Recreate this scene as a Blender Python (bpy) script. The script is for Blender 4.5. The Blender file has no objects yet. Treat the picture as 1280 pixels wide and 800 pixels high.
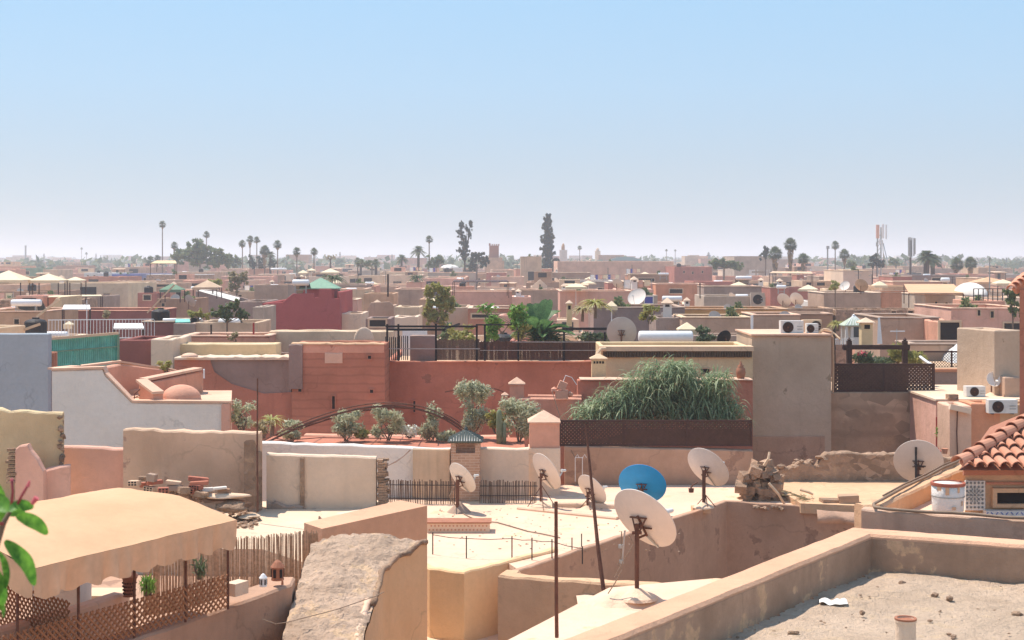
import bpy, math, random
from mathutils import Vector, Matrix, noise
R = math.radians
rnd = random.Random(7)
C = bpy.context.scene.collection
SC = bpy.context.scene
# ------------------------------------------------------------ camera, sky, sun, exposure
EYE = 12.0; F = 1800.0; HY = 325.0
cam = bpy.data.cameras.new('camera'); cam_o = bpy.data.objects.new('camera', cam); C.objects.link(cam_o)
cam_o.location = (0, 0, EYE); cam_o.rotation_euler = (R(90), 0, 0)
cam.sensor_width = 36; cam.lens = F / 1280 * 36; cam.shift_y = -(400 - HY) / 1280
cam.clip_start = 0.1; cam.clip_end = 30000
cam.dof.use_dof = True; cam.dof.focus_distance = 34; cam.dof.aperture_fstop = 9
SC.camera = cam_o
SUN_EL, SUN_AZ = 64.0, -50.0            # azimuth clockwise from +Y (the view direction)
w = bpy.data.worlds.new('World'); SC.world = w; w.use_nodes = True
nt = w.node_tree; sk = nt.nodes.new('ShaderNodeTexSky'); sk.sky_type = 'NISHITA'; sk.sun_disc = False
sk.sun_elevation = R(SUN_EL); sk.sun_rotation = R(SUN_AZ); sk.altitude = 400
sk.air_density = 1.0; sk.dust_density = 0.55; sk.ozone_density = 2.0
_tc = nt.nodes.new('ShaderNodeTexCoord'); _sx = nt.nodes.new('ShaderNodeSeparateXYZ'); _cr = nt.nodes.new('ShaderNodeValToRGB'); _mx = nt.nodes.new('ShaderNodeMix'); _mx.data_type = 'RGBA'; _mx.inputs[0].default_value = .82
nt.links.new(_tc.outputs['Generated'], _sx.inputs[0]); nt.links.new(_sx.outputs[2], _cr.inputs[0]); nt.links.new(sk.outputs[0], _mx.inputs[6])
_e = _cr.color_ramp.elements; _e[0].position = 0.0; _e[0].color = (.245, .285, .345, 1); _e[1].position = 1.0; _e[1].color = (.17, .30, .52, 1)      # sky brightness painted by elevation, evening out the clear-sky model
for _p, _c in ((.06, (.255, .325, .405)), (.12, (.25, .375, .50)), (.20, (.225, .39, .55))): _n = _e.new(_p); _n.color = (*_c, 1)
_vs = nt.nodes.new('ShaderNodeVectorMath'); _vs.operation = 'SCALE'; _vs.inputs['Scale'].default_value = 10; nt.links.new(_cr.outputs[0], _vs.inputs[0]); nt.links.new(_vs.outputs[0], _mx.inputs[7])
nt.links.new(_mx.outputs[2], nt.nodes['Background'].inputs[0]); nt.nodes['Background'].inputs[1].default_value = 0.102
sl = bpy.data.lights.new('sun', 'SUN'); sl.energy = 3.7; sl.angle = R(0.5); sl.color = (1, .915, .83)
so = bpy.data.objects.new('sun', sl); C.objects.link(so)
sd = Vector((math.sin(R(SUN_AZ)) * math.cos(R(SUN_EL)), math.cos(R(SUN_AZ)) * math.cos(R(SUN_EL)), math.sin(R(SUN_EL))))
so.rotation_euler = sd.to_track_quat('Z', 'Y').to_euler(); so.location = (0, 0, 60)
SC.view_settings.view_transform = 'Standard'; SC.view_settings.look = 'None'
SC.view_settings.exposure = 0.75; SC.view_settings.gamma = 1
SC.cycles.volume_bounces = 1; SC.cycles.max_bounces = 6; SC.cycles.diffuse_bounces = 4

# ------------------------------------------------------------ helpers
def P(px, py, Y):
    """the place a thing at distance Y stands: photo pixel measured once, metres out"""
    return Vector(((px - 640) / F * Y, Y, EYE - (py - HY) / F * Y))
def G(px, py, d):
    """a point on the level d metres below the eye"""
    Y = d * F / (py - HY); return Vector(((px - 640) / F * Y, Y, EYE - d))
def lin(h):
    h = h.lstrip('#'); c = [int(h[i:i+2], 16) / 255 for i in (0, 2, 4)]
    return tuple(x / 12.92 if x <= .04045 else ((x + .055) / 1.055) ** 2.4 for x in c)
ORG = {}
class MB:
    def __init__(s): s.v = []; s.f = []; s.mi = []; s.cur = 0
    def add(s, vs, fs):
        b = len(s.v); s.v += [Vector(p) for p in vs]
        for f in fs: s.f.append([b + i for i in f]); s.mi.append(s.cur)
    def quad(s, a, b, c, d): s.add([a, b, c, d], [(0, 1, 2, 3)])
    def box(s, c, sz, M=None):
        x, y, z = (k / 2 for k in sz); vs = [Vector((i * x, j * y, k * z)) for k in (-1, 1) for j in (-1, 1) for i in (-1, 1)]
        if M is not None: vs = [M @ p for p in vs]
        c = Vector(c); s.add([p + c for p in vs], [(0, 2, 3, 1), (4, 5, 7, 6), (0, 1, 5, 4), (2, 6, 7, 3), (0, 4, 6, 2), (1, 3, 7, 5)])
    def bbox(s, x0, x1, y0, y1, z0, z1): s.box(((x0+x1)/2, (y0+y1)/2, (z0+z1)/2), (x1-x0, y1-y0, z1-z0))
    def bar(s, a, b, w, h=None):
        a, b = Vector(a), Vector(b); d = b - a; L = d.length
        if L < 1e-6: return
        s.box((a + b) / 2, (w, h or w, L), d.to_track_quat('Z', 'Y').to_matrix())
    def tube(s, pts, rad, n=8, cap=True):
        pts = [Vector(p) for p in pts]; m = len(pts)
        if not hasattr(rad, '__len__'): rad = [rad] * m
        b = len(s.v); X = None
        for i, p in enumerate(pts):
            d = (pts[min(i+1, m-1)] - pts[max(i-1, 0)]).normalized()
            if X is None: X = d.orthogonal().normalized()
            else: X = (X - d * X.dot(d)).normalized()
            Yv = d.cross(X)
            for k in range(n):
                a = 2 * math.pi * k / n; s.v.append(p + (X * math.cos(a) + Yv * math.sin(a)) * rad[i])
        for i in range(m - 1):
            for k in range(n):
                s.f.append([b + i*n + k, b + i*n + (k+1) % n, b + (i+1)*n + (k+1) % n, b + (i+1)*n + k]); s.mi.append(s.cur)
        if cap:
            s.f.append([b + k for k in range(n)][::-1]); s.mi.append(s.cur)
            s.f.append([b + (m-1)*n + k for k in range(n)]); s.mi.append(s.cur)
    def lathe(s, prof, c, n=16, M=None, caps=True):
        c = Vector(c); b = len(s.v)
        for r, z in prof:
            for k in range(n):
                p = Vector((r * math.cos(2*math.pi*k/n), r * math.sin(2*math.pi*k/n), z))
                s.v.append(c + (M @ p if M is not None else p))
        m = len(prof)
        for i in range(m - 1):
            for k in range(n):
                s.f.append([b + i*n + k, b + i*n + (k+1) % n, b + (i+1)*n + (k+1) % n, b + (i+1)*n + k]); s.mi.append(s.cur)
        if caps:
            for i, rev in ((0, 1), (m-1, 0)):
                if prof[i][0] > 1e-4:
                    q = [b + i*n + k for k in range(n)]; s.f.append(q[::-1] if rev else q); s.mi.append(s.cur)
    def pyr(s, c, a, b_, h, base=.04):
        """pyramid roof: centre of its base, half sizes, height"""
        c = Vector(c); s.box(c + Vector((0, 0, base/2)), (2*a, 2*b_, base))
        z = Vector((0, 0, base + .001)); q = [c + z + Vector((i*a*.98, j*b_*.98, 0)) for i, j in ((-1,-1),(1,-1),(1,1),(-1,1))]
        s.add(q + [c + z + Vector((0, 0, h))], [(0,1,4),(1,2,4),(2,3,4),(3,0,4),(3,2,1,0)])
    def prism(s, poly, z0, z1):
        n = len(poly); s.add([(x, y, z0) for x, y in poly] + [(x, y, z1) for x, y in poly],
              [list(range(n))[::-1], list(range(n, 2*n))] + [(i, (i+1) % n, n + (i+1) % n, n + i) for i in range(n)])
    def wall(s, pts, th, zb, jit=.02, step=.45, closed=False, ch=.03, seed=0):
        """a wall along pts (x, y, top); th is laid to the left of the path; the top edge is uneven by jit"""
        pts = [Vector(p) for p in pts]; n = len(pts); rr = random.Random(seed + n * 31 + int(abs(pts[0].x) * 97))
        off = []
        for i in range(n):
            d0 = pts[i] - pts[i-1] if (closed or i > 0) else pts[1] - pts[0]
            d1 = pts[(i+1) % n] - pts[i] if (closed or i < n-1) else pts[i] - pts[i-1]
            a = Vector((-d0.y, d0.x)).normalized(); b = Vector((-d1.y, d1.x)).normalized()
            m = a + b; m = m / max(m.length_squared, .2) * 2
            off.append(m * th)
        rows = []
        segs = range(n if closed else n - 1)
        for i in segs:
            p, q = pts[i], pts[(i+1) % n]; oa, ob = off[i], off[(i+1) % n]
            L = (q - p).xy.length if (q-p).xy.length > .001 else .001
            k = max(1, min(60, int(L / step)))
            for t in range(k + (0 if closed or i < n - 2 else 1)):
                u = t / k; a = p.lerp(q, u); o = oa.lerp(ob, u)
                j1 = rr.uniform(-jit, jit*.5); j2 = j1 + rr.uniform(-jit, jit) * .4; z = a.z
                e = o.normalized() * ch; jj = rr.uniform(-1, 1) * jit * .3
                e2 = o.normalized() * jj
                rows.append([Vector((a.x, a.y, zb)), Vector((a.x + e2.x, a.y + e2.y, z + j1 - ch)), Vector((a.x + e.x, a.y + e.y, z + j1)),
                             Vector((a.x + o.x - e.x, a.y + o.y - e.y, z + j2)), Vector((a.x + o.x - e2.x, a.y + o.y - e2.y, z + j2 - ch)), Vector((a.x + o.x, a.y + o.y, zb))])
        b = len(s.v); m = len(rows)
        for r_ in rows: s.v += r_
        for i in range(m if closed else m - 1):
            j = (i + 1) % m
            for k in range(5):
                s.f.append([b + i*6 + k, b + j*6 + k, b + j*6 + k + 1, b + i*6 + k + 1]); s.mi.append(s.cur)
        if not closed:
            s.f.append([b + k for k in range(6)]); s.mi.append(s.cur)
            s.f.append([b + (m-1)*6 + k for k in range(6)][::-1]); s.mi.append(s.cur)
    def build(s, name, mat, parent=None, origin=None, smooth=False):
        o0 = ORG[parent.name] if parent is not None else Vector(origin or (0, 0, 0))
        me = bpy.data.meshes.new(name); me.from_pydata([tuple(p - o0) for p in s.v], [], s.f)
        mats = mat if isinstance(mat, (list, tuple)) else [mat]
        for m in mats: me.materials.append(M[m] if isinstance(m, str) else m)
        if len(mats) > 1: me.polygons.foreach_set('material_index', s.mi)
        if smooth: me.polygons.foreach_set('use_smooth', [True] * len(me.polygons))
        me.update(); o = bpy.data.objects.new(name, me); C.objects.link(o)
        if parent is not None: o.parent = parent
        else: o.location = o0
        ORG[o.name] = o0
        return o
def tag(o, label, cat, group=None):
    o['label'] = label; o['category'] = cat; o['kind'] = 'thing'
    if group: o['group'] = group
    return o
def T(name, label, cat, loc, group=None):
    o = bpy.data.objects.new(name, None); C.objects.link(o); o.location = loc; o.empty_display_size = .3
    ORG[o.name] = Vector(loc); return tag(o, label, cat, group)
def solo(mb, name, mat, label, cat, group=None, smooth=False):
    n = len(mb.v); x = sum(p.x for p in mb.v) / n; y = sum(p.y for p in mb.v) / n; z = min(p.z for p in mb.v)
    return tag(mb.build(name, mat, None, (x, y, z), smooth), label, cat, group)
def struct(mb, name, mat, kind='structure', smooth=False):
    o = mb.build(name, mat, None, None, smooth); o['kind'] = kind; return o
KIDS = {}
def tree_of(o):
    return [(c, tree_of(c)) for c in bpy.data.objects if c.parent == o]
def dup(root, loc, label, rz=0, sc=1, group=None, kids=None):
    if root.name not in KIDS: KIDS[root.name] = tree_of(root)
    r = root.copy(); C.objects.link(r); r.location = loc; r.rotation_euler = (0, 0, rz); r.scale = (sc,)*3 if not hasattr(sc, '__len__') else sc
    r['label'] = label
    if group: r['group'] = group
    def cp(ks, par):
        for c, g in ks:
            n = c.copy(); C.objects.link(n); n.parent = par; cp(g, n)
    cp(KIDS[root.name], r)
    ORG[r.name] = Vector(loc)
    return r

# ------------------------------------------------------------ materials
M = {}
def mat(name, rough=.9, metal=0.0, spec=.3):
    m = bpy.data.materials.new(name); m.use_nodes = True; b = m.node_tree.nodes['Principled BSDF']
    b.inputs['Roughness'].default_value = rough; b.inputs['Metallic'].default_value = metal
    b.inputs['Specular IOR Level'].default_value = spec; M[name] = m
    return m, m.node_tree, b
def N(t, typ, **kw):
    n = t.nodes.new(typ)
    for k, v in kw.items(): setattr(n, k, v)
    return n
def mapr(t, src, a, b, c=0, d=1):
    n = N(t, 'ShaderNodeMapRange'); t.links.new(src, n.inputs[0])
    for i, v in enumerate((a, b, c, d)): n.inputs[i+1].default_value = v
    return n.outputs[0]
def noi(t, pos, scale, det=4, rough=.6, st=None):
    n = N(t, 'ShaderNodeTexNoise'); n.inputs['Scale'].default_value = scale; n.inputs['Detail'].default_value = det; n.inputs['Roughness'].default_value = rough
    if st:
        mp = N(t, 'ShaderNodeMapping'); mp.inputs['Scale'].default_value = st; t.links.new(pos, mp.inputs[0]); pos = mp.outputs[0]
    t.links.new(pos, n.inputs['Vector']); return n.outputs['Fac']
def mix(t, fac, a, b, mode='MIX'):
    n = N(t, 'ShaderNodeMix', data_type='RGBA', blend_type=mode)
    if isinstance(fac, float): n.inputs[0].default_value = fac
    else: t.links.new(fac, n.inputs[0])
    for i, v in ((6, a), (7, b)):
        if isinstance(v, tuple): n.inputs[i].default_value = (*v, 1)
        else: t.links.new(v, n.inputs[i])
    return n.outputs[2]
COOL = ('fabric', 'dishwhite', 'bluewhite', 'bluegrey', 'blue', 'lilac', 'white', 'palegreen', 'mossgreen')
def fit(c, top=.80):
    k = max(c); return tuple(x * top / k for x in c) if k > top else tuple(c)
def plaster(name, hexc, var=.26, streak=.5, patch=None, pth=.6, bump=.3, sc=1.0, rough=.93, courses=0, cells=0, crack=.28):
    m, t, b = mat(name, rough, 0, .15); c = fit(lin(hexc)) if name in COOL else fit(tuple(x ** .83 * k for x, k in zip(lin(hexc), (1.06, .925, .80)))); pos = N(t, 'ShaderNodeNewGeometry').outputs['Position']
    dk = tuple(x * (1 - var) * k for x, k in zip(c, (1, .97, .93))); lt = fit(tuple(x * (1 + var * .55) for x in c), .86)
    big = noi(t, pos, .55 * sc, 5, .62); col = mix(t, mapr(t, big, .3, .7), dk, lt)
    fine = noi(t, pos, 9 * sc, 6, .7); col = mix(t, mapr(t, fine, .35, .75, 0, .35), col, tuple(x * .72 for x in c))
    if patch:
        pc = fit(tuple(x ** .86 * k for x, k in zip(lin(patch), (1.06, .925, .80))), .84)
        pn = noi(t, pos, 1.1 * sc, 7, .62); col = mix(t, mapr(t, pn, pth, pth + .025, 0, .85), col, mix(t, mapr(t, fine, .35, .65), tuple(x*.74 for x in pc), pc))
    if streak:
        s1 = noi(t, pos, 1.0, 5, .6, (2.6, 2.6, .22)); col = mix(t, mapr(t, s1, .56, .78, 0, streak), col, tuple(x * .5 for x in c))
        s2 = noi(t, pos, 2.3 * sc, 8, .75); col = mix(t, mapr(t, s2, .62, .72, 0, streak * .8), col, tuple(x * .62 for x in c))
    if cells:
        vo = N(t, 'ShaderNodeTexVoronoi'); vo.inputs['Scale'].default_value = cells; mp = N(t, 'ShaderNodeMapping'); mp.inputs['Scale'].default_value = (1, 1, 1.6); t.links.new(pos, mp.inputs[0]); t.links.new(mp.outputs[0], vo.inputs['Vector'])
        sp = N(t, 'ShaderNodeSeparateColor'); t.links.new(vo.outputs['Color'], sp.inputs[0]); msk = mapr(t, noi(t, pos, .9, 4, .6), .45, .55, 0, .75)
        col = mix(t, msk, col, mix(t, sp.outputs[0], tuple(x * .45 for x in c), fit(tuple(x * 1.35 for x in c), .85)))
    if crack:
        wn = N(t, 'ShaderNodeTexNoise'); wn.inputs['Scale'].default_value = 1.7; wn.inputs['Detail'].default_value = 6; t.links.new(pos, wn.inputs['Vector'])
        wm = N(t, 'ShaderNodeVectorMath', operation='MULTIPLY_ADD'); t.links.new(wn.outputs['Color'], wm.inputs[0]); wm.inputs[1].default_value = (.9, .9, .9); t.links.new(pos, wm.inputs[2])
        vc = N(t, 'ShaderNodeTexVoronoi', feature='DISTANCE_TO_EDGE'); vc.inputs['Scale'].default_value = .55 * sc; t.links.new(wm.outputs[0], vc.inputs['Vector'])
        ck = N(t, 'ShaderNodeMath', operation='MULTIPLY'); t.links.new(mapr(t, vc.outputs['Distance'], 0, .016, 1, 0), ck.inputs[0]); t.links.new(mapr(t, noi(t, pos, .7, 3, .5), .48, .56), ck.inputs[1])
        cm = N(t, 'ShaderNodeMath', operation='MULTIPLY'); t.links.new(ck.outputs[0], cm.inputs[0]); cm.inputs[1].default_value = crack; col = mix(t, cm.outputs[0], col, tuple(x * .3 for x in c))
        sk_ = noi(t, pos, 30, 4, .8); col = mix(t, mapr(t, sk_, .60, .70, 0, .4), col, tuple(x * .5 for x in c))
    h = N(t, 'ShaderNodeMath', operation='ADD'); t.links.new(noi(t, pos, 3.5 * sc, 8, .68), h.inputs[0]); t.links.new(mapr(t, noi(t, pos, 45, 3, .6), 0, 1, 0, .25), h.inputs[1])
    hh = h.outputs[0]
    if courses:
        br = N(t, 'ShaderNodeTexWave', wave_type='BANDS', bands_direction='Z'); br.inputs['Scale'].default_value = courses; br.inputs['Distortion'].default_value = 2.2; br.inputs['Detail'].default_value = 3
        t.links.new(pos, br.inputs['Vector']); col = mix(t, mapr(t, br.outputs['Fac'], .0, .25, .35, 0), col, tuple(x * .5 for x in c))
    bp = N(t, 'ShaderNodeBump'); bp.inputs['Strength'].default_value = bump * 2; bp.inputs['Distance'].default_value = .05
    t.links.new(hh, bp.inputs['Height']); t.links.new(bp.outputs[0], b.inputs['Normal']); t.links.new(col, b.inputs['Base Color'])
    return m
def simple(name, hexc, rough=.7, metal=0, spec=.3, var=.15, nsc=6, bump=0, emit=0, trans=0):
    m, t, b = mat(name, rough, metal, spec); c = lin(hexc); pos = N(t, 'ShaderNodeNewGeometry').outputs['Position']
    f = noi(t, pos, nsc, 5, .65); col = mix(t, mapr(t, f, .3, .7), tuple(x * (1 - var) for x in c), tuple(min(.95, x * (1 + var * .6)) for x in c))
    t.links.new(col, b.inputs['Base Color'])
    if bump:
        bp = N(t, 'ShaderNodeBump'); bp.inputs['Strength'].default_value = bump; bp.inputs['Distance'].default_value = .03; t.links.new(f, bp.inputs['Height']); t.links.new(bp.outputs[0], b.inputs['Normal'])
    return m
def leafm(name, ha, hb, sc=2.0, tr=.42):
    m, t, b = mat(name, .55, 0, .35); pos = N(t, 'ShaderNodeNewGeometry').outputs['Position']
    f = noi(t, pos, sc, 3, .7); f2 = noi(t, pos, sc * 9, 2, .6)
    a = N(t, 'ShaderNodeMath', operation='ADD'); t.links.new(f, a.inputs[0]); t.links.new(f2, a.inputs[1])
    col = mix(t, mapr(t, a.outputs[0], .7, 1.3), lin(ha), lin(hb)); t.links.new(col, b.inputs['Base Color'])
    tl = N(t, 'ShaderNodeBsdfTranslucent'); t.links.new(col, tl.inputs[0]); ms = N(t, 'ShaderNodeMixShader'); ms.inputs[0].default_value = tr
    t.links.new(b.outputs[0], ms.inputs[1]); t.links.new(tl.outputs[0], ms.inputs[2]); t.links.new(ms.outputs[0], t.nodes['Material Output'].inputs[0])
    return m
def brickm(name, ca, cb, mortar, sc=1.0, rot=(R(90), 0, 0), w=.22, h=.07):
    m, t, b = mat(name, .9, 0, .2); pos = N(t, 'ShaderNodeNewGeometry').outputs['Position']
    mp = N(t, 'ShaderNodeMapping'); mp.inputs['Rotation'].default_value = rot; t.links.new(pos, mp.inputs[0])
    br = N(t, 'ShaderNodeTexBrick'); t.links.new(mp.outputs[0], br.inputs['Vector'])
    br.inputs['Color1'].default_value = (*lin(ca), 1); br.inputs['Color2'].default_value = (*lin(cb), 1); br.inputs['Mortar'].default_value = (*lin(mortar), 1)
    br.inputs['Scale'].default_value = sc; br.inputs['Brick Width'].default_value = w; br.inputs['Row Height'].default_value = h; br.inputs['Mortar Size'].default_value = .01
    col = mix(t, mapr(t, noi(t, pos, 2, 6, .7), .35, .7, 0, .55), br.outputs['Color'], lin(mortar)); t.links.new(col, b.inputs['Base Color'])
    bp = N(t, 'ShaderNodeBump'); bp.inputs['Strength'].default_value = .5; bp.inputs['Distance'].default_value = .02; t.links.new(br.outputs['Fac'], bp.inputs['Height']); bp.invert = True
    t.links.new(bp.outputs[0], b.inputs['Normal']); return m

for nm, hx, kw in (
    ('pink', '#cc9c8a', dict(patch='#a08478', pth=.66)), ('salmon', '#d29c88', {}), ('rust', '#b37a67', dict(streak=.25)), ('red', '#a96c62', {}),
    ('crimson', '#a04a4e', dict(var=.1, streak=.12)), ('cream', '#e0cdb2', {}), ('tan', '#bf9f84', {}), ('grey', '#b0a69c', dict(patch='#b0a597', pth=.66)),
    ('purplegrey', '#9a8b85', {}), ('brown', '#a08370', dict(patch='#a58d78', pth=.62)), ('white', '#e0d9d0', dict(streak=.15, var=.1)), ('bluewhite', '#f6efe4', dict(streak=.1, var=.07)),
    ('orange', '#cd9173', {}), ('ochre', '#cf9d62', {}), ('beige', '#c8b39c', {}), ('lilac', '#9c97b4', {}), ('blue', '#7079b4', dict(streak=.15)),
    ('olive', '#d2c19c', dict(streak=.3, patch='#a48f73', pth=.63)), ('darkred', '#875250', dict(streak=.2)), ('rose', '#deb0a2', {}), ('paleyellow', '#d8c8a2', dict(streak=.15)),
    ('mauve', '#b29a8a', {}), ('bluegrey', '#aeb5ba', dict(streak=.1, var=.08)), ('redwall', '#b07261', dict(streak=.3, patch='#94685a', pth=.66)),
    ('rammed', '#ad7360', dict(streak=.35, courses=1.1)), ('violetgrey', '#8b7a78', dict(streak=.3, patch='#9a6453', pth=.68)),
    ('sandwall', '#c9a889', dict(streak=.3, patch='#b2937a', pth=.64)), ('blotchy', '#f4d4ba', dict(streak=.45, patch='#a5867a', pth=.6, var=.3)),
    ('pinkcream', '#f4e2cf', dict(streak=.15, var=.1)), ('greyface', '#a5948a', dict(streak=.3)), ('yellowface', '#eccca2', dict(streak=.15, var=.12, patch='#b08a6c', pth=.7)),
    ('slope', '#cfbaa8', dict(streak=.6, bump=.9, sc=2.2, var=.35, patch='#e8cdac', pth=.55)), ('tanface_bounce', '#fbd6aa', dict(streak=.15, var=.1, patch='#c8a080', pth=.68)), ('parapet', '#cfa68c', dict(streak=.35, var=.16)),
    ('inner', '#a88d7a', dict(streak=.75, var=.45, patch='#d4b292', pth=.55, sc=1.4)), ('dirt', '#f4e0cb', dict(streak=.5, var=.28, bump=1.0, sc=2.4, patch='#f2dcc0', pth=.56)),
    ('sunroof', '#f2d5c0', dict(streak=.4, var=.12, patch='#dcc2a2', pth=.6)), ('greyroof', '#d2c2ae', dict(streak=.3, var=.15)), ('roofdust', '#c4ab92', dict(streak=.3, var=.2)),
    ('roofpale', '#e2cdb8', dict(streak=.2, var=.15)), ('stone', '#a88f7c', dict(streak=.5, var=.4, cells=4.5, bump=.9, sc=2.5, patch='#c7ab90', pth=.58)), ('mudblock', '#ab917c', dict(streak=.45, var=.35, cells=1.6, patch='#b79a80', pth=.57, courses=.35)),
    ('towerg', '#b8a796', dict(crack=.1, streak=.35, var=.18, patch='#93836f', pth=.65)), ('coping', '#d9c3a8', dict(streak=.2)), ('copingpink', '#dfbda9', dict(streak=.15)),
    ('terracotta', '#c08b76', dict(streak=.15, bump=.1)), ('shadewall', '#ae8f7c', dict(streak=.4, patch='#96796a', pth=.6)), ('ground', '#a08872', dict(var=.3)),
    ('fabric', '#d6aa85', dict(streak=.14, var=.09, crack=0, bump=.12)), ('palegreen', '#b9c3b0', {}), ('mossgreen', '#7f9a80', dict(streak=.2)), ('dishwhite', '#e6d8cb', dict(streak=.22, var=.08, crack=0, bump=.03, rough=.55))):
    plaster(nm, hx, **kw)
for nm, hx, kw in (
    ('darkmetal', '#3a302c', dict(rough=.6)), ('rustmetal', '#6b4636', dict(rough=.8, var=.4, nsc=12)), ('black', '#1e1a1c', dict(rough=.6)), ('opening', '#2e2624', dict(rough=.9)),
    ('glass', '#3f4448', dict(rough=.15, spec=.6)), ('dishgrey', '#b9b2aa', dict(rough=.5, var=.12, nsc=2)), ('dishblue', '#1f96d8', dict(rough=.45, var=.12, nsc=3)),
    ('metalw', '#e8e6e2', dict(rough=.35, var=.06)), ('galv', '#a9a8a4', dict(rough=.4, metal=.6)), ('wood', '#6e4a36', dict(var=.35, nsc=14)), ('darkwood', '#4a3029', dict(var=.3, nsc=14)),
    ('lattice', '#55392e', dict(var=.35, nsc=9)), ('trellis', '#9c6b49', dict(var=.3, nsc=14)), ('fabricold', '#dcb083', dict(var=.1)), ('fabricwhite', '#e2cda8', dict(var=.08)), ('sheet', '#efeae2', dict(var=.08)),
    ('greensheet', '#7cc4b2', dict(var=.3, nsc=2.5)), ('bark', '#7b6757', dict(var=.35, nsc=4)), ('barkdark', '#54463c', dict(var=.3)), ('deadleaf', '#9a7d5a', dict(var=.3)), ('cable', '#8a7460', dict()),
    ('plasticw', '#d8d4cc', dict(rough=.5)), ('tarp', '#d2cfca', dict(rough=.6, var=.12)), ('clay', '#a56c50', dict(var=.2)), ('greytile', '#4a524c', dict(rough=.5, var=.3, nsc=9)),
    ('pinkstem', '#a0474a', dict()), ('flower', '#e8e2cf', dict()), ('pinkflower', '#d86a70', dict()), ('reed', '#c9a481', dict(var=.4, nsc=20)), ('reeddark', '#6f5a4b', dict(var=.5, nsc=20)),
    ('brickred', '#b5705a', dict(var=.3)), ('brickpale', '#d9b89a', dict(var=.25)), ('greentile', '#7fa287', dict(var=.15)), ('bluepaint', '#4a4c9c', dict()), ('redpaint', '#a23c34', dict()),
    ('canvas', '#e2b48c', dict(var=.18, nsc=3)), ('browntile', '#5d4a37', dict(var=.4, nsc=8)), ('hazygrey', '#8f8f8c', dict()), ('towerbrick', '#a4705c', dict(var=.15)), ('bucketred', '#a8604c', dict())):
    simple(nm, hx, **kw)
for nm, a, b_, sc in (('palmleaf', '#3a4a30', '#7b8862', 1.2), ('cypress', '#232f22', '#47533c', 1.0), ('treeleaf', '#4a5a36', '#8f9a66', .8), ('oliveleaf', '#9c9f7e', '#d8d4b0', 5), ('banana', '#2c4f2a', '#6b8f52', 2),
                      ('bright', '#55832f', '#94b556', 3), ('reedgreen', '#3c5a34', '#a4b486', 4), ('reedpale', '#6f8456', '#c6cda2', 5), ('palmdark', '#25401f', '#5d7d48', 2), ('nearleaf', '#2f6a26', '#7cb344', 8), ('yellowbush', '#8a8a45', '#c2ba72', 3), ('dryleaf', '#8c7f5f', '#c3b48c', 4), ('cactus', '#7b8a6b', '#a5ad8c', 6), ('fartree', '#4b5a44', '#7a8668', .15)):
    leafm(nm, a, b_, sc)
brickm('brick', '#b5725a', '#9b5c48', '#c4a690'); brickm('tan_brick', '#b98d70', '#a37860', '#c8ab92')

# ------------------------------------------------------------ the setting
g = MB(); g.add([(-9000, -60, 0), (9000, -60, 0), (9000, 12000, 0), (-9000, 12000, 0)], [(0, 1, 2, 3)]); struct(g, 'ground', 'ground')
FOOT = []; MH = []
def foot(pts, pad=.3): FOOT.append((min(p[0] for p in pts)-pad, max(p[0] for p in pts)+pad, min(p[1] for p in pts)-pad, max(p[1] for p in pts)+pad))
def clear(x0, x1, y0, y1): return not any(a < x1 and b > x0 and c < y1 and d > y0 for a, b, c, d in FOOT)
def window(root, A, B, px, py, wpx, hpx, fm='coping', gm='opening', nm='window', pane='pane'):
    k = (px - 640) / F; d = B - A; t = (k * A.y - A.x) / (d.x - k * d.y); p = A + d * t; Y = p.y
    z = EYE - (py - HY) / F * Y; u = d.normalized(); u.z = 0; nrm = Vector((u.y, -u.x, 0)); W = wpx / F * Y; H = hpx / F * Y
    c = Vector((p.x, p.y, z)); rot = Matrix((u, -nrm, Vector((0, 0, 1)))).transposed(); f = max(.04, min(.1, W * .12)); q = MB()
    for s_ in (-1, 1):
        q.box(c + u * s_ * (W/2 + f/2) + nrm * .02, (f, .07, H + 2*f), rot); q.box(c + Vector((0, 0, s_ * (H/2 + f/2))) + nrm * .022, (W, .066, f), rot)
    o = q.build(nm, fm, root); q = MB(); q.box(c + nrm * .002, (W, .012, H), rot); q.build(pane, gm, o); return o
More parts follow.
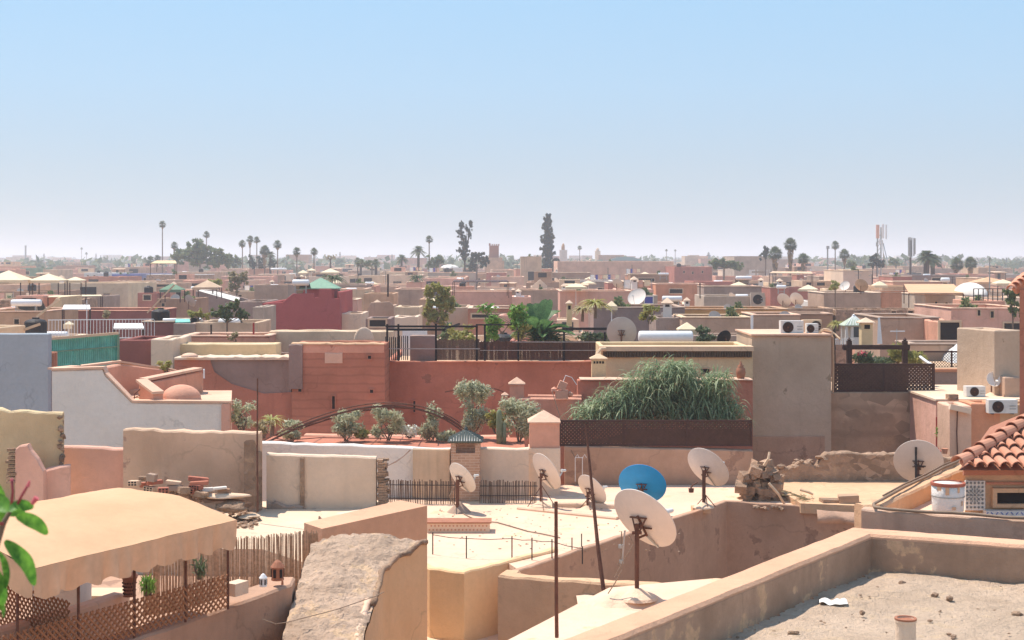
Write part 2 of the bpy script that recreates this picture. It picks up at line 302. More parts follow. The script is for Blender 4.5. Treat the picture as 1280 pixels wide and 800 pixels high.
def house(label, x0, x1, yt, Y, dep, m, par=.7, th=.22, wins=(), jit=.02, group='flat-roofed houses of the old town', name='house', cat='house', roofm='roofdust', cope=None, zb=0, tops=None, roof=True):
    """x0, x1: photo columns of the front wall's ends; Y: their distance (or two distances); yt: the photo row of the top"""
    Ya, Yb = Y if isinstance(Y, tuple) else (Y, Y)
    A = P(x0, yt, Ya); B = P(x1, yt, Yb); B.z = A.z; d = (B - A); u = d.normalized(); nv = Vector((-u.y, u.x, 0))
    Cc, D = B + nv * dep, A + nv * dep; foot([A, B, Cc, D])
    r = T(name, label, cat, ((A.x + Cc.x)/2, (A.y + Cc.y)/2, zb), group); q = MB()
    if tops:      # front wall top follows (px, py) points
        fp = []
        for px, py in tops:
            k = (px - 640) / F; t = (k * A.y - A.x) / (d.x - k * d.y); pp = A + d * t; fp.append(Vector((pp.x, pp.y, EYE - (py - HY) / F * pp.y)))
        q.wall(fp + [Vector((Cc.x, Cc.y, fp[-1].z)), Vector((D.x, D.y, fp[0].z))], th, zb, jit, closed=True)
        zr = min(p.z for p in fp) - par
    else: q.wall([A, B, Cc, D], th, zb, jit, closed=True); zr = A.z - par
    q.build('wall', m, r); q = MB(); e = .02
    if roof:
        q.add([A + u*e + nv*e, B - u*e + nv*e, Cc - u*e - nv*e, D + u*e - nv*e], [(0, 1, 2, 3)])
        for p in q.v: p.z = zr
        q.build('roof', roofm, r)
    if cope:
        q = MB(); c = .05; A2, B2, C2, D2 = A - u*c - nv*c, B + u*c - nv*c, Cc + u*c + nv*c, D - u*c + nv*c
        for p in (A2, B2, C2, D2): p.z = A.z + .07
        q.wall([A2, B2, C2, D2], th + 2*c, A.z + .012, jit * .4, closed=True); q.build('coping', cope, r)
    for wd in wins: window(r, A, B, *wd)
    if name == 'house' and A.y > 62 and roof and dep > 3: MH.append((min(A.x, D.x), (B-A).length, A.y, dep, zr, m, (x0+x1)/2))
    return r
# ------------------------------------------------------------ NEAR: the dirt terrace below the viewer
def V(x, y, d): return Vector((x, y, EYE - d))
def wallthing(name, label, cat, pts, th, zb, m, jit=.015, step=.25, ch=.03, group=None, **kw):
    q = MB(); q.wall(pts, th, zb, jit, step, ch=ch, **kw); return solo(q, name, m, label, cat, group)
r = T('dirt_terrace', 'dusty dirt roof terrace with low plastered parapets and a clay pipe stub', 'roof terrace', (4.5, 14, 0))
oc = V(4.45, 18.86, 3.5); ol = V(-4.2, 6.8, 3.5); orr = V(12.6, 15.5, 3.5)
q = MB(); q.wall([orr, oc, ol], .39, 0, .006, .16, ch=.035); q.build('parapet', 'parapet', r)
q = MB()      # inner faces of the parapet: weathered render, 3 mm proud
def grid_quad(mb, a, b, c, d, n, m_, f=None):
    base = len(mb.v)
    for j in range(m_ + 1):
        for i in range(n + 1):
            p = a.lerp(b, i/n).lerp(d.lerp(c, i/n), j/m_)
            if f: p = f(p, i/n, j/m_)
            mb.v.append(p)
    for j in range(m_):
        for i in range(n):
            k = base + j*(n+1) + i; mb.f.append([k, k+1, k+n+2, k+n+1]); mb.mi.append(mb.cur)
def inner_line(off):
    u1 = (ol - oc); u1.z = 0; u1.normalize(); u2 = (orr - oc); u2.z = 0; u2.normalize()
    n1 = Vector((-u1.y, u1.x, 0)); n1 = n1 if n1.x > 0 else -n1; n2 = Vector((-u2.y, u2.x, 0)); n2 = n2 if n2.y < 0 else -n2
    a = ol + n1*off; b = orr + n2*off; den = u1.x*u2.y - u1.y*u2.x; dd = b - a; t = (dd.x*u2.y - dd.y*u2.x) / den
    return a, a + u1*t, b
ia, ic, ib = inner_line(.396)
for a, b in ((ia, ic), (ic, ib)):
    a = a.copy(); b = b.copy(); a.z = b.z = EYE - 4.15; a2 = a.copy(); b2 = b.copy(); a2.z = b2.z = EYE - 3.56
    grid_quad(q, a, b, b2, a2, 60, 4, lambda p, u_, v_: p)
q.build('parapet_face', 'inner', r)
q = MB()
def bumpy(p, u_, v_):
    h = noise.noise(p * .9) * .05 + noise.noise(p * 4) * .02 + noise.noise(p * 13) * .012
    return Vector((p.x, p.y, EYE - 3.97 + h))
grid_quad(q, V(-4, 5.5, 4), V(13.5, 5.5, 4), V(13.5, 18.9, 4), V(-4, 18.9, 4), 230, 200, bumpy)
ax, ay = ol.x, ol.y; keep = []
for f_ in q.f:
    c = sum((q.v[i] for i in f_), Vector()) / 4
    s1 = (ic.x-ia.x)*(c.y-ia.y) - (ic.y-ia.y)*(c.x-ia.x); s2 = (ib.x-ic.x)*(c.y-ic.y) - (ib.y-ic.y)*(c.x-ic.x)
    if s1 < .06 and s2 < .06: keep.append(f_)
q.f = keep; q.mi = [0]*len(keep); q.build('floor', 'dirt', r, smooth=True)
q = MB(); q.bbox(-6, 14, 5, 20, 0, .3)
pp = P(1132, 773, 14.0); pr = .098
q = MB(); q.lathe([(pr, EYE-4.05-pp.z), (pr, -.03), (pr*1.08, -.03), (pr*1.08, 0), (pr*.82, 0), (pr*.8, -.25)], pp, 20); q.build('drain_pipe', 'pinkcream', r, smooth=False)
q = MB(); q.lathe([(pr*1.085, -.012), (pr*1.09, .006), (pr*.83, .008), (pr*.8, -.2)], pp, 20); q.build('pipe_rim', 'clay', r)
def rock(mb, c, s_, rr, sub=1, flat=.6):
    import bmesh
    bm = bmesh.new(); bmesh.ops.create_icosphere(bm, subdivisions=sub, radius=1); sx, sy, sz = s_*rr.uniform(.7, 1.2), s_*rr.uniform(.7, 1.2), s_*flat*rr.uniform(.7, 1.2)
    o = Vector((rr.random()*50, rr.random()*50, 0)); vs = []
    for v in bm.verts:
        k = 1 + noise.noise(v.co * 1.4 + o) * .55; vs.append(Vector((v.co.x*sx*k, v.co.y*sy*k, v.co.z*sz*k)) + c)
    mb.add(vs, [[v.index for v in f.verts] for f in bm.faces]); bm.free()
for px, py, s_, lab in ((1109, 706, .055, 'small broken stone at the corner where the parapets meet'), (1128, 730, .055, 'flat brown stone lying near the parapet corner on the dirt roof'),
                        (1168, 745, .06, 'low brown clod on the dirt roof above the clay pipe'), (1187, 749, .05, 'tiny pale stone beside the low brown clod'), (992, 793, .05, 'dark pebble on the dirt by the shadow of the long parapet'),
                        (1078, 767, .04, 'small grey pebble between the white rag and the clay pipe'), (1271, 769, .06, 'pale lump of mortar on the dirt at the frame edge'), (1040, 708, .0, '')):
    if s_:
        q = MB(); c = G(px, py, 3.95); rock(q, c + Vector((0, 0, s_*.2)), s_, rnd, 2); solo(q, 'stone', 'stone', lab, 'stone')
q = MB(); c = G(1041, 754, 3.95)
grid_quad(q, c+Vector((-.17,-.08,0)), c+Vector((.15,-.1,0)), c+Vector((.16,.1,0)), c+Vector((-.14,.08,0)), 14, 10, lambda p, u_, v_: p + Vector((0, 0, .035 + noise.noise(p*11)*.05)))
solo(q, 'rag', 'sheet', 'crumpled white rag lying on the dirt roof by the parapet shadow', 'rag', smooth=True)
rr = random.Random(4); q = MB()
for i in range(420):
    x, y = rr.uniform(-1, 9), rr.uniform(9, 18.3)
    s1 = (ic.x-ia.x)*(y-ia.y) - (ic.y-ia.y)*(x-ia.x); s2 = (ib.x-ic.x)*(y-ic.y) - (ib.y-ic.y)*(x-ic.x)
    if s1 < -.3 and s2 < -.3: rock(q, V(x, y, 3.955), rr.uniform(.008, .03), rr, 1)
struct(q, 'gravel', 'stone', 'stuff')
struct_floor = MB()

# --- pale ledge with the big dish, and the low tan wall behind it
r = T('ledge_roof', 'pale low roof squeezed between the long parapet and the tan wall, carrying the big dish', 'low roof', (1.5, 17, 0))
q = MB(); n1 = Vector((.81, -.58, 0))
q.prism([(-.95, 14.2), (-4.5, 6.3), (-4.25, 6.72), (4.2, 18.6), (2.7, 19.1), (1.25, 18.55)], 3, EYE-4.22); q.build('roof', 'sunroof', r)
q = MB(); q.wall([V(2.65, 19.08, 4.38), V(-.2, 20.0, 4.38), V(-.1, 20.35, 4.38)][::-1], .24, 0, .02, .2, seed=3)
w1 = solo(q, 'house_wall', 'sandwall', 'short tan parapet wall behind the big dish, with a dark broken hole near its end', 'wall')
q = MB(); q.box((1.12, 19.555, EYE-4.66), (.3, .03, .2), Matrix.Rotation(R(-17), 3, 'Z')); q.build('hole', 'opening', w1)
# --- sunny roof (d 6.3) with its retaining walls
SR = 6.3
r = T('sunny_roof', 'wide cream flat roof in full sun where most of the satellite dishes stand', 'flat roof', (0, 34, 0))
tip = V(-.05, 28.95, SR-.06); cor = V(5.46, 37.25, SR-.10); cr = V(9.2, 36.1, SR-.02)
q = MB(); q.prism([(-1.6, 29.35), (-1.0, 28.98), (.86, 30.95), (.35, 30.3), (.15, 29.3), (5.42, 37.2), (5.9, 40.35), (-4.9, 37.3), (-4.9, 33.2)][0:0] + [(-1.6, 29.4), (-1.0, 29.0), (-.1, 30.0), (.15, 29.25), (5.4, 37.3), (9.3, 36.2), (9.3, 40.3), (-5.6, 40.3), (-5.6, 33.0)], 4, EYE-SR)
q.build('roof', 'sunroof', r)
q = MB(); q.wall([cr, cor, tip], .16, 0, .012, .3, ch=.02); q.build('retaining_wall', 'shadewall', r)
q = MB(); q.bbox(5.44, 9.0, 36.9, 36.98, 0, 5); 
r = T('yellow_house', 'warm yellow plastered corner block below the wire fence, plaster flaking off its edge', 'house', (-.6, 29.5, 0))
q = MB(); q.wall([V(1.0, 31.1, SR-.07), V(-.96, 28.9, SR-.04), V(-1.68, 29.35, SR-.02), V(-3.2, 32.2, SR-.02)][::-1], .2, 0, .02, .2, seed=5); q.build('wall', 'yellowface', r)
# lower courtyard floor between
g = MB(); g.add([V(-3.2, 20, 7.7), V(1.5, 20, 7.7), V(6, 30, 7.7), V(-3.2, 30.5, 7.7)], [(0, 1, 2, 3)])
tag(g.build('courtyard_floor', 'roofpale'), 'pale paved floor of the little yard beneath the yellow block', 'yard floor')
# kerbs and steps on the sunny roof
q = MB(); a, b = G(646, 637, SR), G(770, 650, SR); q.wall([a+Vector((0,0,.07)), b+Vector((0,0,.07))], .35, EYE-SR-.02, .01); solo(q, 'roof_kerb', 'sunroof', 'low plaster step running across the sunny roof behind the leaning pole', 'step')
q = MB(); a, b = G(690, 634, SR), G(768, 636, SR); q.wall([a+Vector((0,0,.12)), b+Vector((0,0,.12))], .3, EYE-SR-.02, .01); solo(q, 'roof_kerb', 'roofpale', 'thin white kerb at the foot of the creamy half hidden dish', 'step')
r = T('planter_trough', 'long low trough of patterned terracotta openwork tiles on the sunny roof', 'planter', G(575, 668, SR))
a, b = G(533, 666, SR), G(612, 667, SR); q = MB(); q.box(((a.x+b.x)/2, a.y+.24, EYE-SR+.11), (b.x-a.x, .48, .22)); q.build('body', 'pinkcream', r)
q = MB()
for i in range(16):
    for j in range(2):
        x = a.x + .05 + (b.x-a.x-.1)*(i + .5*(j % 2) + .25)/16; q.box((x, a.y-.004, EYE-SR+.07+.09*j), (.035, .012, .035), Matrix.Rotation(R(45), 3, 'Y'))
q.build('pattern', 'terracotta', r)
q = MB(); q.box(((a.x+b.x)/2, a.y+.24, EYE-SR+.235), (b.x-a.x+.08, .56, .03)); q.build('rim', 'clay', r)
# thin wire fence
r = T('wire_fence', 'thin sagging wire fence on short posts above the yellow block', 'fence', G(640, 700, SR)); q = MB(); pts = []
fp = [(541, 675), (583, 680), (640, 680), (665, 682), (690, 684), (728, 687)]; fb = [(541, 710), (583, 700), (640, 698), (665, 697), (690, 694), (728, 688)]
tops = []
for (x, y) in fp: p = G(x, y + 18, SR); p.z += .42 - .1*(x > 700); tops.append(p)
for i, p in enumerate(tops):
    q2 = MB(); q2.tube([Vector((p.x, p.y, EYE-SR)), p + Vector((0, 0, .05))], .014, 5); q2.build('post', 'darkmetal', r)
q = MB()
for a, b in zip(tops, tops[1:]): q.tube([a, a.lerp(b, .5) - Vector((0, 0, .02)), b], .009, 4)
q.build('wire', 'darkmetal', r)
for (x, y0, y1, lab) in ((715, 672, 688, 'short thin rod standing by the wire fence, nearer the tall upright pole'), (727, 667, 685, 'short thin rod standing by the wire fence, nearer the leaning pole')):
    q = MB(); p = G(x, y1, SR); q.tube([p, p + Vector((0, 0, (y1-y0)/F*p.y))], .013, 5); solo(q, 'rod', 'darkmetal', lab, 'rod')

# --- satellite dishes (seen from behind: they look up towards the south-east sky)
def dish(label, px, py, bpy_, Y, diam, n, m='dishwhite', zb=None, mast=.028, tilt=0, foot_m='roofpale', front=False, detail=1, group='satellite dishes'):
    """px, py: centre of the reflector; bpy_: the row where the mast meets the roof; n: the way the reflector looks"""
    c = P(px, py, Y); n = Vector(n).normalized(); z0 = EYE - (bpy_ - HY) / F * Y
    r = T('satellite_dish', label, 'satellite dish', (c.x - n.x*.12, c.y - n.y*.12, z0), group)
    up = (Vector((0, 0, 1)) - n * n.z); up = up.normalized() if up.length > .05 else Vector((0, 1, 0)); rt = up.cross(n)
    if tilt: rot = Matrix.Rotation(R(tilt), 3, n); up = rot @ up; rt = rot @ rt
    Mx = Matrix((rt, up, n)).transposed(); R0 = diam / 2; q = MB(); prof = []
    dp = R0 * .17
    for k in range(9): t = k / 8; prof.append((R0 * t, dp * t * t - dp))
    prof.append((R0 * 1.012, .002)); prof.append((R0*1.012, .012)); prof.append((R0*.99, .012))
    for k in range(8, -1, -1): t = k / 8; prof.append((R0 * t * .985, dp * t * t - dp + .008))
    q.lathe(prof, c, 40 if detail else 20, Mx @ Matrix.Diagonal((1, 1.06, 1)), caps=False); q.build('reflector', m, r, smooth=True)
    back = c - n * (dp + .02); piv = c - n * (dp + .12); mb = Vector((piv.x, piv.y, z0)); r.location = mb; ORG[r.name] = mb
    for ch in bpy.data.objects:
        if ch.parent == r: ch.location = Vector((c.x - n.x*.12, c.y - n.y*.12, z0)) - mb
    q = MB(); q.tube([mb, Vector((piv.x, piv.y, piv.z + .06))], [mast, mast], 8); q.build('mast', 'rustmetal', r)
    if detail:
        q = MB(); q.bar(back + rt*.13 + up*.09, back - rt*.13 + up*.09, .02); q.bar(back + rt*.13 - up*.07, back - rt*.13 - up*.07, .02); q.bar(back + up*.12, back - up*.2, .022); q.bar(back, piv, .035)
        q.bar(back + rt*.1 + up*.07, piv + Vector((0, 0, -.1)), .014); q.bar(back - rt*.1 + up*.07, piv + Vector((0, 0, -.1)), .02); q.bar(back - up*.18, piv - Vector((0, 0, .12)), .022)
        q.bar(piv + Vector((-.06, .0, -.05)), piv + Vector((.06, 0, -.05)), .035); q.build('bracket', 'rustmetal', r)
    f_ = c + n * R0 * .95 - up * R0 * .55; e = c - up * R0 * 1.04
    q = MB(); q.tube([back - up * .2, e - n * .02, f_], .016 if detail else .012, 6); q.build('arm', 'galv', r)
    q = MB(); q.tube([f_ - (c - f_).normalized()*.08, f_ + (c - f_).normalized()*.04], [.03, .036], 8); q.tube([f_ + (c-f_).normalized()*.04, f_ + (c - f_).normalized()*.055], [.045, .04], 8); q.build('receiver', 'plasticw', r)
    if foot_m:
        q = MB(); q.lathe([(.26, 0), (.24, .03), (.12, .09), (.05, .13)], mb - Vector((0, 0, .005)), 12); q.build('footing', foot_m, r)
    return r
SE = (.56, .62, .55)
d1 = dish('largest white satellite dish, on a rusty mast in the pale ledge beside the long parapet', 806, 648, 745, 17.8, .86, SE, tilt=-3)
q = MB(); a = P(777, 664, 17.6); q.tube([a, P(776, 700, 17.6), P(772, 706, 17.6), P(778, 712, 17.6), P(768, 730, 17.6), P(760, 742, 17.6)], .007, 5); q.tube([P(786, 668, 17.5), P(792, 680, 17.5), P(780, 700, 17.5), P(768, 722, 17.5)], .006, 5); q.build('cable', 'cable', d1)
q = MB(); q.bar(P(781, 663, 17.6), P(778, 700, 17.6), .02); q.lathe([(.03, -.02), (.03, .02)], P(777, 702, 17.6), 8); q.lathe([(.03, -.02), (.03, .02)], P(776, 683, 17.6), 8); q.build('motor_arm', 'galv', d1)
q = MB(); c = P(783, 748, 17.75); grid_quad(q, c+Vector((-.6,-.4,0)), c+Vector((.6,-.4,0)), c+Vector((.6,.45,0)), c+Vector((-.6,.45,0)), 24, 18, lambda p, u_, v_: Vector((p.x, p.y, EYE-4.235 + .17*max(0, 1-((u_-.5)**2+(v_-.5)**2)*5.2) + noise.noise(p*6)*.02)))
q.build('cement_base', 'roofpale', d1, smooth=True)
# brace legs under the roof dishes
def braces(r, px, py, Y, spread=.3, h=.45):
    c = P(px, py, Y)
    q = MB()
    for dx, dy in ((-1, .2), (1, .3), (.1, -1)): q.bar(c + Vector((dx*spread, dy*spread, 0)), c + Vector((0, 0, h)), .018)
    q.build('brace', 'rustmetal', r)
d2 = dish('grey white satellite dish in front of the brick chimney, in a grey cement mound', 578, 597, 640, 36.0, .83, (.62, .58, .5), 'bluewhite', mast=.045, foot_m=None)
q = MB(); c = P(574, 640, 36.0); q.lathe([(.34, 0), (.3, .03), (.12, .2), (.05, .27)], c - Vector((0, 0, .02)), 12); q.build('cement_mound', 'greyface', d2)
q = MB(); q.tube([P(574, 600, 35.9), P(566, 612, 35.9), P(562, 620, 35.8), P(566, 628, 35.8), P(572, 634, 35.9)], .015, 5); q.build('cable', 'cable', d2)
d3 = dish('cream satellite dish at the end of the reed screen, tangled cables round its mast', 683, 589, 632, 36.5, .98, (.72, .52, .45)); braces(d3, 677, 634, 36.3, .35, .55)
d4 = dish('small half hidden cream dish behind the leaning pole, its rim cut by the kerb', 740, 612, 637, 36.6, .86, (.62, .58, .52), 'dishwhite'); braces(d4, 736, 637, 36.5, .25, .3)
d5 = dish('bright blue satellite dish behind the largest white dish', 803, 605, 640, 34.5, 1.14, (.22, .80, .55), 'dishblue'); braces(d5, 800, 640, 34.4)
d6 = dish('white satellite dish standing alone on the roof corner by the stone heap', 885, 584, 633, 35.6, 1.12, (.56, .62, .55), mast=.045); braces(d6, 882, 634, 35.5, .25, .3)
q = MB(); q.tube([P(872, 603, 35.5), P(866, 606, 35.4), P(863, 611, 35.4)], .02, 5); q.lathe([(.06, -.05), (.07, .05)], P(864, 613, 35.4), 8); q.build('counterweight', 'rustmetal', d6)
q = MB(); c = G(876, 639, SR); q.box(c + Vector((0, 0, .05)), (.45, .4, .14)); q.build('plinth', 'sandwall', d6)
d7 = dish('broad tan dish behind the cable wall, held by one dark vertical pole', 1148, 577, 622, 33.0, 1.1, (.25, .85, .46), 'dishwhite', foot_m=None)
q = MB(); q.bar(P(1145, 559, 32.8), P(1145, 612, 32.6), .05); q.bar(P(1143, 582, 32.7), P(1157, 583, 32.7), .03); q.bar(P(1147, 594, 32.7), P(1162, 594, 32.7), .03); q.build('pole', 'darkmetal', d7)
d8 = dish('round grey dish on the yellow house, beside the long solar tank', 777, 415, 438, 50.5, 1.04, (.1, .93, .3), 'dishgrey')
d9 = dish('black mesh dish beside the flowering pots behind the yellow house', 905, 422, 434, 55.5, .58, (-.3, .85, .4), 'black', detail=0)
d10 = dish('little white dish on the pink roof next to two air conditioners', 1242, 474, 496, 45.0, .45, (.1, -.9, .35), 'dishwhite', detail=0)
# --- two poles
q = MB(); q.tube([P(696, 797, 15.9), P(695.5, 760, 15.9), P(695, 627, 15.9)], [.022, .021, .019], 8); solo(q, 'iron_pole', 'rustmetal', 'upright rusty iron pole with a flat top, rising from the pale ledge', 'pole')
q = MB(); q.tube([P(755, 742, 19.3), P(747, 680, 19.5), P(739, 600, 19.8), P(732, 530, 20)], [.03, .026, .02, .012], 8); solo(q, 'iron_pole', 'rustmetal', 'tall thin leaning iron pole rising from the tan wall end', 'pole')
q = MB(); q.tube([P(322, 640, 26.6), P(321.5, 560, 26.7), P(322, 473, 26.8)], [.02, .018, .013], 7); solo(q, 'iron_pole', 'rustmetal', 'thin dark pole at the end of the blotchy pink wall', 'pole')

# --- rough sloping stair-head mass and its parapet
r = T('sloping_roof', 'rough sloping plaster roof mass with a smooth tan side, cracked along its rim', 'sloping roof', (-2.2, 19.6, 0))
def topd(u_, v_):   # v 0 front .. 1 back
    L = Vector((-2.86, 17.3, EYE-4.86)).lerp(Vector((-3.02, 21.6, EYE-4.17)), v_)
    rx = -1.86 + .57 * v_ ** 7 + noise.noise(Vector((v_*9, 5, 2)))*.04; Rr = Vector((rx, 17.2 + 4.35*v_, EYE - 4.9 + .74*v_))
    p = L.lerp(Rr, u_); p.x += noise.noise(Vector((v_*6, u_*3, 1)))*.04
    p.z += (noise.noise(Vector((p.x*2.2, p.y*2.2, 3)))*.07 + noise.noise(Vector((p.x*6, p.y*6, 3)))*.05 + noise.noise(Vector((p.x*15, p.y*15, 3)))*.03 + noise.noise(Vector((p.x*34, p.y*34, 1)))*.014) + .10*math.sin(u_*math.pi)**.7 - .05
    return p
q = MB(); grid_quad(q, Vector(), Vector(), Vector(), Vector(), 60, 130, lambda p, u_, v_: topd(u_, v_)); q.build('roof_surface', 'slope', r, smooth=True)
q = MB()   # tan side: yellowish plaster with bounced light put into its lighter colour
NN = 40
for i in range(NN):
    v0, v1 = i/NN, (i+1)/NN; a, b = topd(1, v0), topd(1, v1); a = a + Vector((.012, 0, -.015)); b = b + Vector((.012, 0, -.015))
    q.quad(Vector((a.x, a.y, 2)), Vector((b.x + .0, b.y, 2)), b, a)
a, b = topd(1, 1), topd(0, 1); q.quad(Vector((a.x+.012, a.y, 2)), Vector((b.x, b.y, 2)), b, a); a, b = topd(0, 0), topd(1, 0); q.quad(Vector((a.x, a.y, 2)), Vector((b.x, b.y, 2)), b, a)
q.build('side_wall', 'tanface_bounce', r)
q = MB()
for i in range(NN):
    v0, v1 = i/NN, (i+1)/NN; a, b = topd(0, v0), topd(0, v1); q.quad(Vector((a.x-.01, a.y, 2)), Vector((b.x-.01, b.y, 2)), b + Vector((-.01, 0, -.01)), a + Vector((-.01, 0, -.01)))
q.build('inner_wall', 'slope', r)
q = MB(); q.tube([topd(1, t/20*.5) + Vector((-.09, 0, -.005)) for t in range(20)], [.05 + .008*math.sin(t*1.7) for t in range(20)], 8); q.build('rim', 'sunroof', r, smooth=True)
q = MB(); q.tube([topd(1, .45 + t/20*.55) + Vector((.0, 0, .015)) for t in range(21)], [.04 + .01*math.sin(t*2.3) for t in range(21)], 7); q.build('kerb', 'stone', r, smooth=True)
q = MB(); q.tube([P(358, 778, 18), P(420, 762, 18.6), P(470, 745, 19.2), P(480, 740, 19.6)], .006, 4); q.build('wire', 'cable', r)
q = MB(); q.tube([P(328, 774, 17.8), P(345, 780, 17.6), P(358, 778, 17.8)], .006, 4); solo(q, 'loose_wire', 'cable', 'loose pale wire dangling between the trellis wall and the sloping roof', 'wire')
r = T('roof_parapet', 'wedge-topped parapet wall behind the sloping roof, shaded face towards the viewer', 'parapet wall', (-2.2, 24, 0))
q = MB(); A, B = V(-2.97, 22.5, 4.2), V(-1.45, 24.62, 4.2)
q.add([(A.x, A.y, 0), (B.x, B.y, 0), (-1.92, 25.05, 0), (-3.25, 22.75, 0), A, B, V(-1.94, 25.0, 4.17), V(-3.3, 22.85, 4.17)], [(0,1,5,4), (1,2,6,5), (2,3,7,6), (3,0,4,7), (4,5,6,7)]); q.build('wall', 'parapet', r)

# --- left block: grey roof, brick heap, broken walls
r = T('grey_roof', 'grey dusty flat roof behind the awning, scattered with bricks', 'flat roof', (-6, 27, 0))
q = MB(); q.prism([(-11, 24.6), (-4.2, 24.2), (-3.15, 22.9), (-1.95, 25.1), (-2.0, 28.4), (-2.6, 29), (-12, 29)], 4, EYE-4.86); q.build('roof', 'greyroof', r)
w_ = lambda x0, x1, y0, y1, Y, **k: [P(x0, y0, Y), P(x1, y1, Y)]
wallthing('broken_wall', 'blotchy pink plaster wall with a ragged top, brick heap at its foot', 'wall', w_(154, 325, 536, 541, 28.1), .26, 0, 'blotchy', .03, .18, seed=1)
q = MB(); q.wall([P(318, 548, 27.6), P(329, 566, 28.0)], .2, 0, .08, .12, seed=2); solo(q, 'wall_stub', 'stone', 'ragged eroded stub of rubble wall at the end of the blotchy wall', 'wall stub')
q = MB(); q.wall([P(333, 567, 28.2), P(470, 571, 28.2)], .22, 0, .012, .2); pw = solo(q, 'panel_wall', 'pinkcream', 'smooth creamy pink wall in two panels split by a crack', 'wall')
q = MB(); q.wall([P(375, 569.5, 28.12), P(380, 570, 28.12)], .06, EYE-4.86, .03, .1); q.build('crack_strip', 'stone', pw)
q = MB(); q.wall([P(333, 627, 28.1), P(379, 633, 28.1)], .08, EYE-4.9, .06, .08); q.wall([P(380, 637, 28.05), P(470, 638, 28.05)], .1, EYE-4.9, .02, .1); q.build('plinth', 'greyface', pw)
r = T('brick_stub', 'crumbling brick pier at the end of the creamy panel wall', 'brick pier', P(475, 640, 28)); rr = random.Random(3); q = MB()
for k in range(26):
    z = EYE-5.0 + k*.05
    if z > EYE-3.95: break
    for j in range(2):
        wd = .16 + rr.uniform(-.04, .06); q.box((P(472, 0, 28.2).x + wd*.5 + rr.uniform(-.02, .02), 28.22 + j*.14, z + .022), (wd, .13, .043), Matrix.Rotation(rr.uniform(-.12, .12), 3, 'Z'))
q.build('bricks', 'stone', r)
wallthing('low_wall', 'plain rose wall between the broken olive wall and the blotchy wall', 'wall', w_(77, 154, 558, 561, 28.4), .24, 0, 'rose', .02, .2)
q = MB(); q.wall([P(-60, 508, 27.2), P(0, 512, 27.3), P(78, 516, 27.5)], .26, 0, .03, .15, seed=4); solo(q, 'olive_wall', 'olive', 'weathered olive yellow wall with a ragged broken end', 'wall')
r = T('broken_edge', 'dark jagged rubble edge where the olive wall has broken off', 'broken edge', P(77, 590, 27.45)); q = MB(); rr = random.Random(8)
for k in range(34): rock(q, P(76.5 + rr.uniform(-2, 2), 518 + k*2.0, 27.52 + rr.uniform(-.1, .15)), rr.uniform(.03, .065), rr, 1, 1)
q.build('rubble', 'stone', r)
q = MB(); q.wall([P(52, 588, 27.0), P(62, 584, 27.05), P(75, 583, 27.1), P(88, 581, 27.15)], .26, 0, .04, .1, seed=7); solo(q, 'pink_ledge', 'rose', 'low pink wall ledge with a crusted broken top below the olive wall', 'wall')
q = MB(); pr_ = [(19, 560), (24, 557), (34, 556), (38, 562), (46, 574), (54, 588)]; q.wall([P(x, y, 26.8) for x, y in pr_], .2, 0, .02, .08); solo(q, 'curved_wall', 'rose', 'pink wall remnant with a curved sloping top and missing bricks', 'wall')
r = T('gap_bricks', 'stack of dark exposed bricks in the gap beside the curved pink wall', 'bricks', P(14, 600, 26.9)); q = MB()
for k in range(9): q.box(P(15 + rr.uniform(-1.5, 1.5), 562 + k*5, 26.85), (.13 + rr.uniform(-.02, .05), .12, .05), Matrix.Rotation(rr.uniform(-.3, .3), 3, 'Z'))
q.build('bricks', 'stone', r)
